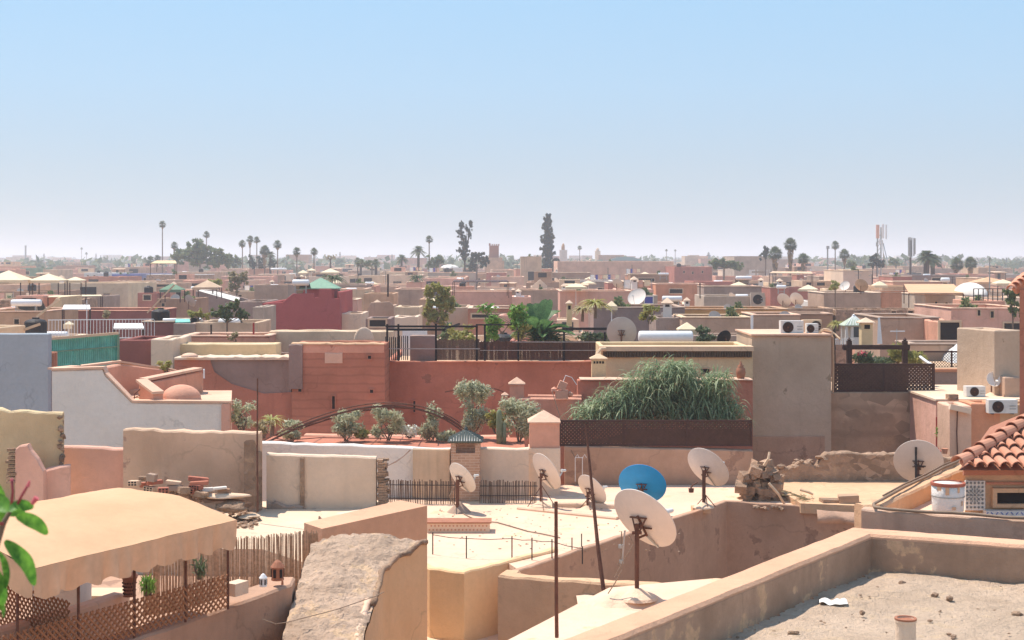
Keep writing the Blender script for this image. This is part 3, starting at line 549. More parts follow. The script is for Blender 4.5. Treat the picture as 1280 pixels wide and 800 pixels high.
# brick heap: each brick/block a thing
BG = 'bricks and blocks heaped by the blotchy wall'
def block(name, m, label, px, py, Y, sz, rz=0, ry=0, holes=False, cat='brick'):
    c = P(px, py, Y); Mx = Matrix.Rotation(R(rz), 3, 'Z') @ Matrix.Rotation(R(ry), 3, 'Y'); q = MB(); e = .008
    x, y, z = sz; q.box(c, (x, y, z-e*2), Mx); q.box(c, (x-e*2, y-e*2, z), Mx); o = solo(q, name, m, label, cat, BG)
    if holes:
        q = MB(); nx = max(2, int(x/.06)); nz = max(2, int(z/.055))
        for i in range(nx):
            for k in range(nz): q.box(c + Mx @ Vector(((i+.5)/nx*x*.92 - x*.46, -y/2-.001, (k+.5)/nz*z*.9 - z*.45)), (x/nx*.55, .01, z/nz*.55), Mx)
        q.build('holes', 'opening', o)
    return o
heap = (('pale hollow brick at the low end of the heap, next to the awning crest', 168, 604, .22, .1, 'brickpale', 1), ('small grey lump on top of the first red bricks', 178, 598, .14, .07, 'stone', 0), ('dusty red brick leaning under the small grey lump', 182, 606, .2, .09, 'brickred', 0),
    ('grey cement chunk standing behind the dusty red brick', 190, 597, .16, .14, 'greyface', 0), ('long flat red brick in the middle of the heap top', 193, 603, .3, .07, 'brickred', 0), ('pink hollow brick tucked below the long flat one', 188, 611, .22, .1, 'brickpale', 1), ('hollow red brick showing its square holes, nearest the awning', 204, 613, .2, .11, 'brickred', 1),
    ('pale cement slab tilted over the heap middle', 217, 603, .28, .06, 'brickpale', 0), ('grey block under the tilted cement slab', 218, 610, .3, .1, 'greyface', 0), ('brown broken block sunk between grey blocks', 230, 613, .2, .12, 'stone', 0), ('red hollow brick under the sunlit topmost block', 245, 609, .24, .09, 'brickred', 1),
    ('topmost block with a bright sunlit lid and red side', 248, 599, .38, .08, 'brickred', 0), ('red block directly under the bright lid', 249, 604, .34, .07, 'redwall', 0), ('hollow brick in shade under the red block', 237, 613, .22, .1, 'brickred', 1), ('white mortar block wedged on the slope of the heap', 259, 612, .24, .07, 'white', 0),
    ('brown half brick below the white mortar block', 252, 618, .22, .1, 'stone', 0), ('small white chip between the slabs', 275, 610, .25, .04, 'white', 0), ('dark half brick lying behind the small white chip', 280, 613, .22, .07, 'brown', 0))
for i, (lab, px, py, w0, h0, m_, ho) in enumerate(heap): block('brick', m_, lab, px, py, 27.0 + (i % 3)*.12 - .15*(py > 608), (w0, .13 + .03*(i % 2), h0), (-22, 14, 5, -9, 30)[i % 5], (-3, 5, 0, 8)[i % 4], ho)
def lens_(label, px, py, Y, sx, sz, m_):
    q = MB(); rr = random.Random(px); c = P(px, py, Y); rock(q, c, 1, rr, 3, 1); 
    vs = []
    for v in q.v:
        d = v - c; vs.append(c + Vector((d.x/1.15*sx, d.y*.22, d.z/1.15*sz)))
    q.v = vs; solo(q, 'stone_slab', m_, label, 'stone slab', BG, smooth=True)
lens_('long flat slab with a bright white top beside the heap', 283, 620, 27.0, .46, .06, 'roofpale'); lens_('thick rounded brown slab under the bright flat one', 290, 633, 26.9, .33, .12, 'stone'); lens_('brown underlayer slab between the bright slab and the bottom one', 278, 626, 27.1, .4, .06, 'brown'); lens_('low grey rubble lump at the roof edge past the slabs', 312, 645, 26.9, .2, .05, 'greyroof')
q = MB(); rr = random.Random(9)
for k in range(260): rock(q, G(rr.uniform(160, 325), rr.uniform(640, 660), 4.83), rr.uniform(.015, .07), rr, 1)
for k in range(120): rock(q, P(rr.uniform(165, 262), 622 + rr.uniform(-9, 4), 27.35) , rr.uniform(.05, .11), rr, 1)
struct(q, 'rubble', 'stone', 'stuff')
q = MB(); q.bar(G(399, 648, 4.8), P(404, 652, 24.6) + Vector((0, 0, .03)), .03); q.bar(P(399, 646, 26), P(407, 656, 25.2), .025); solo(q, 'stick', 'wood', 'broken stick propped on the grey roof by the wedge parapet', 'stick')
block('cement_block', 'roofpale', 'pale chipped cement block with a round hole behind the wedge parapet', 436, 645, 26.0, (.42, .25, .14), 8, -6, 0, 'block')

def run_cable(label, pts, rad=.014, m_='cable'):
    q = MB(); pp = [G(x, y, SR - .02) for x, y in pts]; out = []
    for a, b in zip(pp, pp[1:]): out += [a, a.lerp(b, .5) + Vector((rnd.uniform(-.06, .06), rnd.uniform(-.1, .1), 0))]
    q.tube(out + [pp[-1]], rad, 5); solo(q, 'roof_cable', m_, label, 'cable')
run_cable('thin cable trailing from the grey white dish towards the planter', [(578, 641), (596, 650), (622, 653), (660, 664), (700, 672)]); run_cable('dark cable looping over the sunny roof from the lone white dish', [(880, 637), (862, 645), (836, 646), (812, 655), (790, 652)], .013, 'darkmetal'); run_cable('cable lying along the kerb between the cream dish and the leaning pole', [(680, 634), (700, 641), (722, 640), (748, 645)], .014)
q = MB(); rr = random.Random(44)
for i in range(160): rock(q, G(rr.uniform(545, 850), rr.uniform(634, 690), SR - .005), rr.uniform(.01, .035), rr, 1)
struct(q, 'grit', 'stone', 'stuff')
# ------------------------------------------------------------ awning terrace, left
r = T('awning', 'large cream canvas awning with a scalloped valance, arched over the trellis terrace', 'awning', (-5.2, 17, EYE-5))
E0, E1 = V(-4.97, 14.95, 3.2), V(-3.39, 17.72, 3.2); ax_ = (E1 - E0).normalized(); wd = Vector((-ax_.y, ax_.x, 0)); 
q = MB(); Wd = 3.1
E0b = E0.copy()
def can(p, u_, v_):
    b = E0b + ax_ * ((E1-E0b).length * u_) + wd * (Wd * v_); s_ = 4*v_*(1-v_)
    b.z = EYE - 3.2 + .25 * s_**1.05 - .03*abs(math.sin(u_*math.pi*3))*s_**.5*.6 - .012*math.sin(v_*19+u_*5)*s_ + noise.noise(b*1.3)*.008 + noise.noise(Vector((b.x*7, b.y*2, 2)))*.006; return b
grid_quad(q, E0, E0, E0, E0, 60, 30, can); q.build('canopy', 'fabric', r, smooth=True)
q = MB(); n_ = 160; b0 = len(q.v); L = (E1-E0).length
for i in range(n_ + 1):
    u_ = i/n_; p = can(None, u_, 0); s_ = abs(math.sin(u_*L/.36*math.pi)); wv = math.sin(u_*L*19 + math.sin(u_*L*5)*2)*.026 + math.sin(u_*L*41 + 3*math.sin(u_*L*3))*.014 + noise.noise(Vector((u_*9, 0, 0)))*.05
    for j, zz in enumerate((0, .1, .2, .285 + .06*s_)): q.v.append(p - wd*(.012 + wv*j/3) - Vector((0, 0, zz)))
for i in range(n_):
    for j in range(3): k = b0 + i*4 + j; q.f.append([k, k+4, k+5, k+1]); q.mi.append(0)
q.build('valance', 'canvas', r, smooth=True)
q = MB(); b0 = 0
for i in range(61):
    p = can(None, 0, i/60); s_ = abs(math.sin(i/60*Wd/.36*math.pi)); wv = math.sin(i*1.3)*.015
    for zz in (0, .16, .3 + .05*s_): q.v.append(p - ax_*(.012 + wv) - Vector((0, 0, zz)))
for i in range(60):
    for j in range(2): k = i*3 + j; q.f.append([k, k+3, k+4, k+1]); q.mi.append(0)
q.build('valance', 'canvas', r, smooth=True)
q = MB()
for v_ in (.03, .97): q.tube([can(None, t/10, v_) - Vector((0, 0, .05)) for t in range(11)], .014, 6)
for u_ in (.01, .33, .66, .99): q.tube([can(None, u_, t/12) - Vector((0, 0, .03)) for t in range(13)], .014, 6)
q.build('frame', 'rustmetal', r)
TB0, TB1 = V(-6.3, 13.4, 4.36), V(-3.56, 17.95, 4.36)      # line of trellis on its parapet
tu = (TB1 - TB0).normalized()
for px in (22, 98, 168, 232, 285):
    k = (px - 640)/F; d = TB1 - TB0; t = (k*TB0.y - TB0.x)/(d.x - k*d.y); p = TB0 + d*t; q = MB(); q.tube([p, Vector((p.x, p.y, EYE-3.23))], .017, 7); q.build('post', 'rustmetal', r)
def lattice(name, label, A, B, z0, z1, sp, wd_, th, m_, cat='trellis', frame=None, group=None, tops=None, parts=True, ang=1.0):
    A, B = Vector(A), Vector(B); u = (B - A); u.z = 0; L = u.length; u.normalize(); H = z1 - z0; n_ = Vector((u.y, -u.x, 0)); q = MB(); rt = T(name, label, cat, Vector((A.x, A.y, z0)).lerp(Vector((B.x, B.y, z0)), .5), group)
    for s_, off in ((1, 0), (-1, th)):
        x = -H*ang
        while x < L + H*ang:
            a, b = (x, 0), (x + s_*H*ang, H)
            if s_ < 0: a, b = (x, 0), (x - H*ang, H)
            def clip(a, b):
                (x0, y0), (x1, y1) = a, b
                if x0 > x1: x0, y0, x1, y1 = x1, y1, x0, y0
                if x1 <= 0 or x0 >= L: return None
                if x0 < 0: y0 += (y1-y0)*(-x0)/(x1-x0); x0 = 0
                if x1 > L: y1 = y0 + (y1-y0)*(L-x0)/(x1-x0); x1 = L
                return (x0, y0), (x1, y1)
            c_ = clip(a, b)
            if c_:
                (x0, y0), (x1, y1) = c_
                if abs(y1-y0) > .01:
                    pa = A + u*x0; pa.z = z0 + y0; pb = A + u*x1; pb.z = z0 + y1; dd = (pb-pa).normalized(); pn = n_*(off)
                    rot = Matrix((n_.cross(dd), n_, dd)).transposed(); q.box((pa+pb)/2 + pn, (wd_, th*.9, (pb-pa).length), rot)
            x += sp
    q.build('lattice', m_, rt)
    if frame:
        q = MB(); f = frame
        for zz in (z0, z1): q.bar(Vector((A.x, A.y, zz)) + n_*th/2, Vector((B.x, B.y, zz)) + n_*th/2, f)
        q.build('rail', 'darkwood', rt); k = max(1, int(L/1.5))
        for i in range(k + 1):
            p = A + u*(L*i/k); q = MB(); q.bar(Vector((p.x, p.y, z0-.03)) + n_*th/2, Vector((p.x, p.y, z1+.04)) + n_*th/2, f*1.1); q.build('post', 'darkwood', rt)
    return rt
lattice('trellis_fence', 'brown diamond trellis fence tied along the parapet under the cream awning', TB0, TB1, EYE-4.33, EYE-3.92, .085, .022, .012, 'trellis')
lattice('trellis_fence', 'darker trellis panel at the awning corner, half behind the leafy shrub', V(-6.1, 17.0, 0), V(-4.9, 15.95, 0), EYE-4.28, EYE-3.78, .085, .02, .012, 'trellis')
r = T('terrace_parapet', 'shaded brown parapet wall with a wide grey cap below the trellis and awning', 'parapet wall', (-3.8, 17.5, 0))
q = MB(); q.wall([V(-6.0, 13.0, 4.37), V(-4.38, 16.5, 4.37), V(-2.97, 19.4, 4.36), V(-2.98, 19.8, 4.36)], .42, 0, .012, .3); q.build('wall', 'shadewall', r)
q = MB(); c = P(283, 738, 18.0); q.box(P(296, 735, 18.3), (.17, .25, .16), Matrix.Rotation(R(-30), 3, 'Z')); q.build('corner_block', 'pinkcream', r)
# inner terrace floor and inner low wall
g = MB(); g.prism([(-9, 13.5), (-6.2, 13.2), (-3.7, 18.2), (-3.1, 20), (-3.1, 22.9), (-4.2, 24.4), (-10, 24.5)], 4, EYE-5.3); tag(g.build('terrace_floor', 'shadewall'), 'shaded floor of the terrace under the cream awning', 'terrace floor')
q = MB(); q.wall([P(160, 741, 18.6), P(40, 777, 16.5), P(-60, 800, 15)][::-1], .2, EYE-5.4, .012); solo(q, 'inner_wall', 'sunroof', 'low cream inner wall crossing the terrace under the awning', 'wall')
q = MB(); q.bbox(P(40, 0, 18.2).x, P(100, 0, 18.2).x, 18.2, 18.7, EYE-5.3, P(0, 733, 18.2).z); solo(q, 'bench_block', 'bluewhite', 'pale blue grey block seat in the shade under the awning', 'block')
q = MB(); q.bbox(P(102, 0, 19.6).x, P(150, 0, 19.6).x, 19.6, 20.1, EYE-5.3, P(0, 745, 19.6).z); solo(q, 'shelf_block', 'cream', 'low cream masonry shelf behind the inner terrace wall', 'block')
r = T('clay_lantern', 'perforated terracotta lantern standing on the inner wall under the awning', 'lantern', P(162, 745, 18.4)); q = MB(); c = P(162, 745, 18.4)
q.lathe([(.085, 0), (.075, .02), (.078, .12), (.09, .22), (.1, .235), (.1, .25)], c, 14); q.build('body', 'clay', r, smooth=True)
q = MB(); q.lathe([(.11, .252), (.1, .27), (.07, .30), (.02, .315)], c, 14); q.build('lid', 'copingpink' if False else 'terracotta', r)
q = MB()
for k in range(9):
    for j in range(4):
        a = math.pi + (k+.5*(j % 2))/9*math.pi; rad = .079 + .003*j; p = c + Vector((rad*math.cos(a), rad*math.sin(a), .04 + j*.045)); q.box(p, (.014, .014, .016), Matrix.Rotation(a, 3, 'Z'))
q.build('holes', 'opening', r)
def lantern(label, px, py, Y, rad, h, m_, name='lantern'):
    c = P(px, py, Y); r = T(name, label, 'lantern', c); q = MB(); q.lathe([(rad, 0), (rad*1.02, h*.08), (rad*.94, h*.1), (rad*.96, h*.65)], c, 12); q.build('body', m_, r)
    q = MB(); q.lathe([(rad*1.15, h*.655), (rad*1.05, h*.70), (rad*.55, h*.9), (rad*.15, h)], c, 12, smooth if False else None); q.build('roof', m_, r)
    q = MB()
    for k in range(6):
        a = math.pi*2*k/6 + .2; q.box(c + Vector((rad*math.cos(a), rad*math.sin(a), h*.36)), (.01, rad*.45, h*.4), Matrix.Rotation(a, 3, 'Z'))
    q.build('pane', 'opening' if m_ == 'clay' else 'glass', r); return r
lantern('small white metal lantern on the terrace wall end', 329, 733, 18.75, .048, .17, 'metalw'); lantern('round brown clay jar lantern on the terrace wall end', 347, 725, 19.3, .085, .27, 'clay')
q = MB(); q.tube([P(353, 731, 18.9), P(353, 725, 18.9)], [.018, .012], 7); solo(q, 'pebble_cup', 'clay', 'tiny clay stub on the wall cap beside the jar lantern', 'stub')
# reed screens
def reeds(name, label, pts, z0s, z1s, m_, gap=.02, seed=0, rail=None, group=None, wr=(.006, .012)):
    rr = random.Random(seed); rt = T(name, label, 'reed screen', Vector((pts[0].x, pts[0].y, z0s)), group); q = MB()
    for a, b in zip(pts, pts[1:]):
        L = (b-a).xy.length; k = int(L/gap)
        for i in range(k):
            p = a.lerp(b, i/k); o = rr.uniform(-.012, .012); w0 = rr.uniform(*wr); z1 = z1s + rr.uniform(-.04, .03); z0 = z0s + rr.uniform(0, .02); lean = rr.uniform(-.02, .02)
            q.add([(p.x-w0, p.y+o, z0), (p.x+w0, p.y+o, z0), (p.x, p.y+o+w0*1.6, z0), (p.x-w0+lean, p.y+o, z1), (p.x+w0+lean, p.y+o, z1), (p.x+lean, p.y+o+w0*1.6, z1)], [(0,1,4,3), (1,2,5,4), (2,0,3,5), (3,4,5)])
    q.build('reeds', m_, rt)
    if rail:
        q = MB()
        for zz in rail:
            for a, b in zip(pts, pts[1:]): q.tube([Vector((a.x, a.y-.03, zz)), Vector((b.x, b.y-.03, zz))], .012, 5)
        q.build('rail', 'darkmetal', rt)
    return rt
reeds('reed_screen', 'tan split-reed screen between the awning terrace and the sloping roof', [P(180, 0, 20.6).xy.to_3d(), P(300, 0, 21.3).xy.to_3d(), P(398, 0, 21.9).xy.to_3d()], EYE-5.1, EYE-4.12, 'reed', .0085, 1, None, None, (.004, .0075))
rs = reeds('reed_screen', 'grey brown reed fence at the back of the sunny roof below the cream wall', [P(482, 0, 37.2).xy.to_3d(), P(570, 0, 37.1).xy.to_3d()], EYE-6.32, EYE-5.68, 'reeddark', .045, 2, (EYE-6.15, EYE-5.8), None, (.009, .017))
rs2 = reeds('reed_screen', 'short length of ragged reed fence between the brick chimney and the cream dish', [P(600, 0, 37.3).xy.to_3d(), P(672, 0, 37.3).xy.to_3d()], EYE-6.32, EYE-5.72, 'reeddark', .045, 3, (EYE-6.1, EYE-5.85), None, (.009, .017))
# small potted plants behind the trellis
def grass_tuft(mb, c, n_, L, spread, rr, droop=.5, w0=.012, segs=4, upb=1.0):
    for i in range(n_):
        a = rr.uniform(0, 2*math.pi); el = rr.uniform(.25, 1)*upb; d = Vector((math.cos(a)*(1-el*.6), math.sin(a)*(1-el*.6), el)).normalized(); l = L*rr.uniform(.6, 1.1)
        p = c + Vector((rr.uniform(-1, 1)*spread[0], rr.uniform(-1, 1)*spread[1], rr.uniform(-1, 1)*spread[2])); side = Vector((-d.y, d.x, rr.uniform(-.4, .4))).normalized(); b = len(mb.v)
        for k in range(segs + 1):
            t = k/segs; ww = w0*(1 - t)**.6*(.6 + .8*t*(1-t)*2); q = p + d*l*t + Vector((0, 0, -droop*l*t*t)); mb.v += [q - side*ww, q + side*ww]
        for k in range(segs): mb.f.append([b+2*k, b+2*k+1, b+2*k+3, b+2*k+2]); mb.mi.append(mb.cur)
def leafball(mb, c, rad, n_, s_, rr, hollow=.35, elong=2.0, up=0):
    for i in range(n_):
        d = Vector((rr.gauss(0, 1), rr.gauss(0, 1), rr.gauss(0, 1))).normalized(); t = hollow + (1-hollow)*rr.random()**.6
        p = c + Vector((d.x*rad[0], d.y*rad[1], d.z*rad[2]))*t; a = (Vector((rr.gauss(0, 1), rr.gauss(0, 1), rr.gauss(0, 1) + up))).normalized(); b = a.cross(d if abs(a.dot(d)) < .95 else Vector((1, 0, 0))).normalized(); l = s_*rr.uniform(.6, 1.3)
        mb.add([p - a*l*elong*.5, p + b*l*.5, p + a*l*elong*.5, p - b*l*.5], [(0, 1, 2, 3)])
def plant(name, label, px, py, Y, rad, n_, s_, m_, cat='plant', group=None, stems=4, clumps=0, elong=2.5, seed=0, stemm='bark', base=None, hollow=.3, up=0):
    """px, py: foot of the plant"""
    rr = random.Random(seed + px); c = P(px, py, Y); r = T(name, label, cat, c, group); q = MB(); h = rad[2]
    for k in range(stems): q.tube([c + Vector((rr.uniform(-.05, .05), 0, 0)), c + Vector((rr.uniform(-.5, .5)*rad[0], rr.uniform(-.3, .3)*rad[1], h*.7)), c + Vector((rr.uniform(-.8, .8)*rad[0], rr.uniform(-.5, .5)*rad[1], h*1.6))], [.022, .015, .005], 5)
    q.build('stem', stemm, r); q = MB()
    if clumps:
        for k in range(clumps):
            o = Vector((rr.uniform(-1, 1)*rad[0]*.65, rr.uniform(-1, 1)*rad[1]*.65, rr.uniform(-.65, .75)*rad[2])); leafball(q, c + Vector((0, 0, h*1.15)) + o, [x*rr.uniform(.3, .5) for x in rad], n_//clumps, s_, rr, .1, elong, up)
    else: leafball(q, c + Vector((0, 0, h*1.1)), rad, n_, s_, rr, hollow, elong, up)
    q.build('foliage', m_, r); return r
plant('potted_plant', 'small green spiky plant behind the trellis beside the clay lantern', 185, 745, 19.0, (.12, .1, .13), 90, .03, 'bright', seed=2, elong=5, up=2); plant('potted_plant', 'thin green shoots peeping over the trellis near the last awning post', 250, 724, 19.6, (.12, .1, .16), 70, .025, 'palmleaf', seed=3, elong=5, up=2)
# near plant (frangipani shoot) at the frame edge
r = T('leafy_shrub', 'close leafy shrub with red stems and glossy green leaves reaching in at the edge', 'shrub', (-1.15, 3.0, 9.9))
q = MB(); Yn = 3.0
q.tube([P(-45, 860, Yn), P(-20, 730, Yn), P(-8, 690, Yn), P(4, 655, Yn), P(14, 636, Yn)], [.014, .012, .009, .006, .004], 8)
q.tube([P(-8, 690, Yn), P(-30, 650, Yn), P(-40, 600, Yn)], [.009, .007, .005], 6); q.build('stem', 'bark', r, smooth=True)
q = MB()
for pts in ([(14, 636), (16, 615), (15, 600)], [(20, 634), (27, 620), (35, 606)], [(4, 655), (-10, 652), (-30, 655)]): q.tube([P(x, y, Yn - .01) for x, y in pts], [.0032, .0028, .003], 7)
q.build('shoot', 'pinkstem', r, smooth=True)
q = MB(); q.tube([P(15, 601, Yn-.01), P(15, 598, Yn-.01)], [.004, .002], 7); q.tube([P(35, 608, Yn-.01), P(37, 601, Yn-.01)], [.004, .002], 7); q.tube([P(40, 630, Yn), P(46, 622, Yn)], [.004, .006], 7); q.build('bud', 'flower' if False else 'pinkflower', r)
def leaf(pts, wpx, Yl, fold=.25, twist=0):
    """blade along photo-traced spine points, real width and a fold along the midrib"""
    n_ = 14; sp = [P(x, y, Yl + k*.012) for k, (x, y) in enumerate(pts)]; q = MB(); out = []
    for i in range(n_ + 1):
        t = i/n_*(len(sp)-1); k = min(int(t), len(sp)-2); f_ = t - k; a = sp[max(k-1, 0)]; b, c, d = sp[k], sp[k+1], sp[min(k+2, len(sp)-1)]
        out.append(.5*((2*b) + (c-a)*f_ + (2*a-5*b+4*c-d)*f_*f_ + (-a+3*b-3*c+d)*f_**3))
    wm = wpx/F*Yl; base = len(q.v)
    for i, p in enumerate(out):
        u_ = i/n_; d = (out[min(i+1, n_)] - out[max(i-1, 0)]).normalized(); s_ = d.cross(Vector((math.sin(twist), -math.cos(twist), .25))).normalized(); nn = s_.cross(d); ww = wm*.5*math.sin(math.pi*min(1, u_*.93+.04))**.75
        q.v += [p - s_*ww + nn*ww*fold, p - s_*ww*.5 + nn*ww*fold*.4, p, p + s_*ww*.5 + nn*ww*fold*.4, p + s_*ww + nn*ww*fold]
    for i in range(n_):
        for k in range(4): j = base + i*5 + k; q.f.append([j, j+1, j+6, j+5]); q.mi.append(0)
    return q
for pts, wpx, dy, tw in (([(20, 646), (32, 648), (48, 656), (59, 668)], 17, 0, .2), ([(12, 640), (20, 634), (30, 632), (42, 634)], 16, -.03, -.4), ([(10, 640), (4, 632), (-8, 626), (-20, 628)], 22, -.02, .3), ([(6, 676), (20, 690), (34, 706), (43, 732)], 19, .01, .5),
                         ([(0, 690), (7, 704), (9, 720), (7, 736)], 12, -.05, -.3), ([(-6, 710), (0, 730), (1, 750), (-5, 765)], 15, -.03, .5), ([(-12, 745), (0, 750), (5, 760), (4, 772)], 12, 0, -.5), ([(-8, 600), (0, 618), (2, 640), (-6, 660)], 14, .04, .1), ([(0, 650), (10, 640), (20, 640), (33, 643)], 14, .02, .9)):
    leaf(pts, wpx, 3.0 + dy, .25, tw).build('leaf', 'nearleaf', r, smooth=True)

# ------------------------------------------------------------ garden terrace and walls in the middle
q = MB(); q.wall([P(322, 553, 38.6), P(455, 557, 38.3), P(515, 560, 38.2), P(562, 561, 38.1)], .3, 0, .02, .3); solo(q, 'garden_wall', 'bluewhite', 'pale bluish white wall below the iron arch, with a diagonal crack', 'wall')
q = MB(); q.tube([P(485, 582, 38.1), P(495, 577, 38.0), P(505, 570, 38.0), P(513, 562, 37.96)], [.012, .02, .012, .02], 5); solo(q, 'wall_crack', 'purplegrey', 'dark diagonal crack line running up the bluish white wall', 'crack')
q = MB(); q.wall([P(516, 560.2, 38.02), P(562, 561.2, 37.98)], .06, EYE-6.3, .01, .3); solo(q, 'painted_wall', 'cream', 'cream painted stretch of wall between the crack and the brick chimney', 'wall')
q = MB(); q.wall([P(600, 560, 38.1), P(661, 561, 38.1)], .3, 0, .02, .3); solo(q, 'cream_wall', 'pinkcream', 'cream wall between the brick chimney and the pink gate pillar', 'wall')
r = T('brick_chimney', 'square brick chimney with a green tiled cap rising from the cream wall', 'chimney', P(581, 630, 37.6)); Yc = 37.6; x0, x1 = P(563.5, 0, Yc).x, P(600, 0, Yc).x
zt, zs, zw = P(0, 557, Yc).z, P(0, 566, Yc).z, P(0, 554, Yc).z; q = MB(); q.bbox(x0, x1, Yc, Yc+.75, 3, zs-.01); q.build('shaft', 'tan_brick', r)
q = MB()
for xx in (x0, x1-.13): 
    for yy in (Yc, Yc+.62): q.bbox(xx, xx+.13, yy, yy+.13, zs-.01, zw-.003)
q.bbox(x0, x1, Yc+.3, Yc+.36, zs-.01, zw-.004); q.build('opening_pier', 'tan_brick', r)
q = MB(); q.bbox(x0+.03, x1-.03, Yc+.03, Yc+.72, zw, zw+.05); q.build('eave', 'tan', r)
q = MB(); cx = (x0+x1)/2; cy = Yc+.375; hw = (x1-x0)/2 + .06; ap = Vector((cx, cy, P(0, 540, Yc).z))
for sx, sy in ((0,-1),(1,0),(0,1),(-1,0)):
    for k in range(13):
        t = (k+.5)/13*2-1; o = Vector((-sy, sx, 0)); e = Vector((cx, cy, zw+.045)) + Vector((sx, sy, 0))*hw + o*hw*t; top = e.lerp(ap, 1) if abs(t) < .05 else e + (ap - e)*(1-abs(t)); top = Vector((cx, cy, 0)) + Vector((sx, sy, 0))*hw*abs(t) + o*hw*t; top.z = zw+.045 + (ap.z - zw - .045)*(1-abs(t))
        q.tube([e - Vector((0, 0, .015)), top + Vector((0, 0, .01))], [.042, .036], 6)
q.build('tile_cap', 'greytile', r); q = MB(); q.pyr((cx, cy, zw+.04), hw, hw, ap.z-zw-.06, .03); q.build('roof_deck', 'white', r); q = MB(); q.lathe([(.03, 0), (.045, .05), (.02, .09), (0, .14)], ap, 8); q.build('finial', 'greytile', r)
# gate pillar + recess wall behind the sunny roof
r = T('gate_pillar', 'squat pink pillar with a pale pyramid cap at the end of the brown lattice', 'pillar', P(680, 600, 39)); Yp = 38.6; x0, x1 = P(661, 0, Yp).x, P(699.5, 0, Yp).x
q = MB(); q.bbox(x0+.02, x1, Yp, Yp+.8, P(0, 560, Yp).z, P(0, 529, Yp).z); q.build('shaft', 'salmon', r); q = MB(); q.pyr(((x0+x1)/2, Yp+.4, P(0, 529, Yp).z+.002), .44, .44, .28, .03); q.build('cap', 'copingpink', r)
q = MB(); q.bbox(x0, x1+.02, Yp-.05, Yp+.84, 3, P(0, 560, Yp).z-.003); q.build('base', 'pinkcream', r)
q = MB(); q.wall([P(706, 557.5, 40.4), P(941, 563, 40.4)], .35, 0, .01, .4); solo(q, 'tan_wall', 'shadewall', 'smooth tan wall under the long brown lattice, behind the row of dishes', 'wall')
lattice('lattice_fence', 'long dark brown wooden lattice fence in front of the drooping green plants', P(700, 0, 40.5), P(939, 0, 40.5), P(0, 556.5, 40.5).z, P(0, 526, 40.5).z, .105, .05, .014, 'lattice', 'lattice fence', .05)
q = MB(); a = P(701, 0, 40.66); b = P(938, 0, 40.66); q.add([(a.x, a.y, P(0, 554, 40.6).z), (b.x, b.y, P(0, 556, 40.6).z), (b.x, b.y, P(0, 536, 40.6).z), (a.x + 1.9, a.y, P(0, 536, 40.6).z), (a.x + 1.6, a.y, P(0, 545, 40.6).z), (a.x+.9, a.y, P(0, 550, 40.6).z)], [(0, 1, 2, 3, 4, 5)]); solo(q, 'shade_sheet', 'lattice', 'dark brown sheet behind the lattice, coloured as foliage shade', 'shade sheet')  # dark sheet: foliage shade behind the lattice put into its colour
# big drooping plants
r = T('drooping_plants', 'dense mass of long drooping grassy leaves spilling over the brown lattice', 'plants', P(820, 530, 41.5)); 
rr = random.Random(11)
for (px, py, n_, sx, sz) in ((745, 522, 300, .7, .22), (775, 508, 420, .6, .4), (800, 490, 380, .5, .45), (830, 480, 520, .55, .5), (850, 470, 300, .35, .25), (865, 497, 500, .7, .5), (882, 500, 380, .5, .42), (898, 484, 220, .3, .3), (903, 518, 420, .45, .3), (700+55, 515, 200, .4, .25), (820, 515, 500, .9, .35), (880, 520, 380, .7, .25)):
    q = MB(); grass_tuft(q, P(px, py-4, 41.6), int(n_*.5), .66, (sx, .45, sz), rr, 1.15, .026, 4, .7); grass_tuft(q, P(px, py-4, 41.6), int(n_*.35), .5, (sx*1.1, .5, sz*1.2), rr, .5, .02, 3, 1.2); q.build('foliage', 'reedgreen', r); q = MB(); grass_tuft(q, P(px+rr.uniform(-8, 8), py-6, 41.5), int(n_*.3), .6, (sx, .45, sz), rr, 1.0, .024, 4, .9); q.build('foliage', 'reedpale', r)
q = MB(); leafball(q, P(828, 505, 41.9), (1.9, .3, .7), 2600, .09, rr, 0, 2.2); q.build('foliage', 'palmleaf', r)
q = MB()
for k in range(14): a = P(rr.uniform(740, 925), 530, 41.6); q.tube([a, a + Vector((rr.uniform(-.3, .3), 0, .8))], [.03, .015], 5)
q.build('stem', 'bark', r); q = MB(); grass_tuft(q, P(835, 500, 41.4), 160, .7, (1.9, .3, .7), rr, .8, .02, 4, .8); q.build('dead_leaves', 'dryleaf', r)
# back walls of the garden
def frontal(label, x0, x1, yt, Y, dep, m, **kw): return house(label, x0, x1, yt, Y, dep, m, **kw)
q = MB(); q.wall([P(722, 475, 43.6), P(941, 475, 43.6)], .5, 0, .01, .4); rw = solo(q, 'planter_wall', 'redwall', 'reddish brown wall with a pale ledge behind the drooping plants', 'wall')
q = MB(); q.wall([P(725, 473.5, 43.5), P(941, 474, 43.5)], .7, P(0, 474, 43.5).z-.02, .008, .4); q.build('ledge', 'copingpink', rw)
yh = house('pale yellow house with a brown tiled band under its cornice', 752, 941, 434, 45.5, 3.2, 'paleyellow', par=.5, th=.14, roofm='roofdust', jit=.005)
q = MB(); q.bbox(P(750, 0, 45.4).x, P(942, 0, 45.4).x, 45.36, 46.0, P(0, 439, 45.4).z+.003, P(0, 433, 45.4).z); q.build('cornice', 'coping', yh)
q = MB(); a, b = P(754, 0, 45.46), P(940, 0, 45.46); q.bbox(a.x, b.x, 45.44, 45.498, P(0, 446.5, 45.46).z, P(0, 439, 45.46).z); bd = q.build('tile_band', 'browntile', yh); q = MB()
for k in range(58): xx = a.x + (b.x-a.x)*(k+.5)/58; q.tube([Vector((xx, 45.42, P(0, 446.8, 45.4).z)), Vector((xx, 45.44, P(0, 439, 45.4).z))], .032, 6)
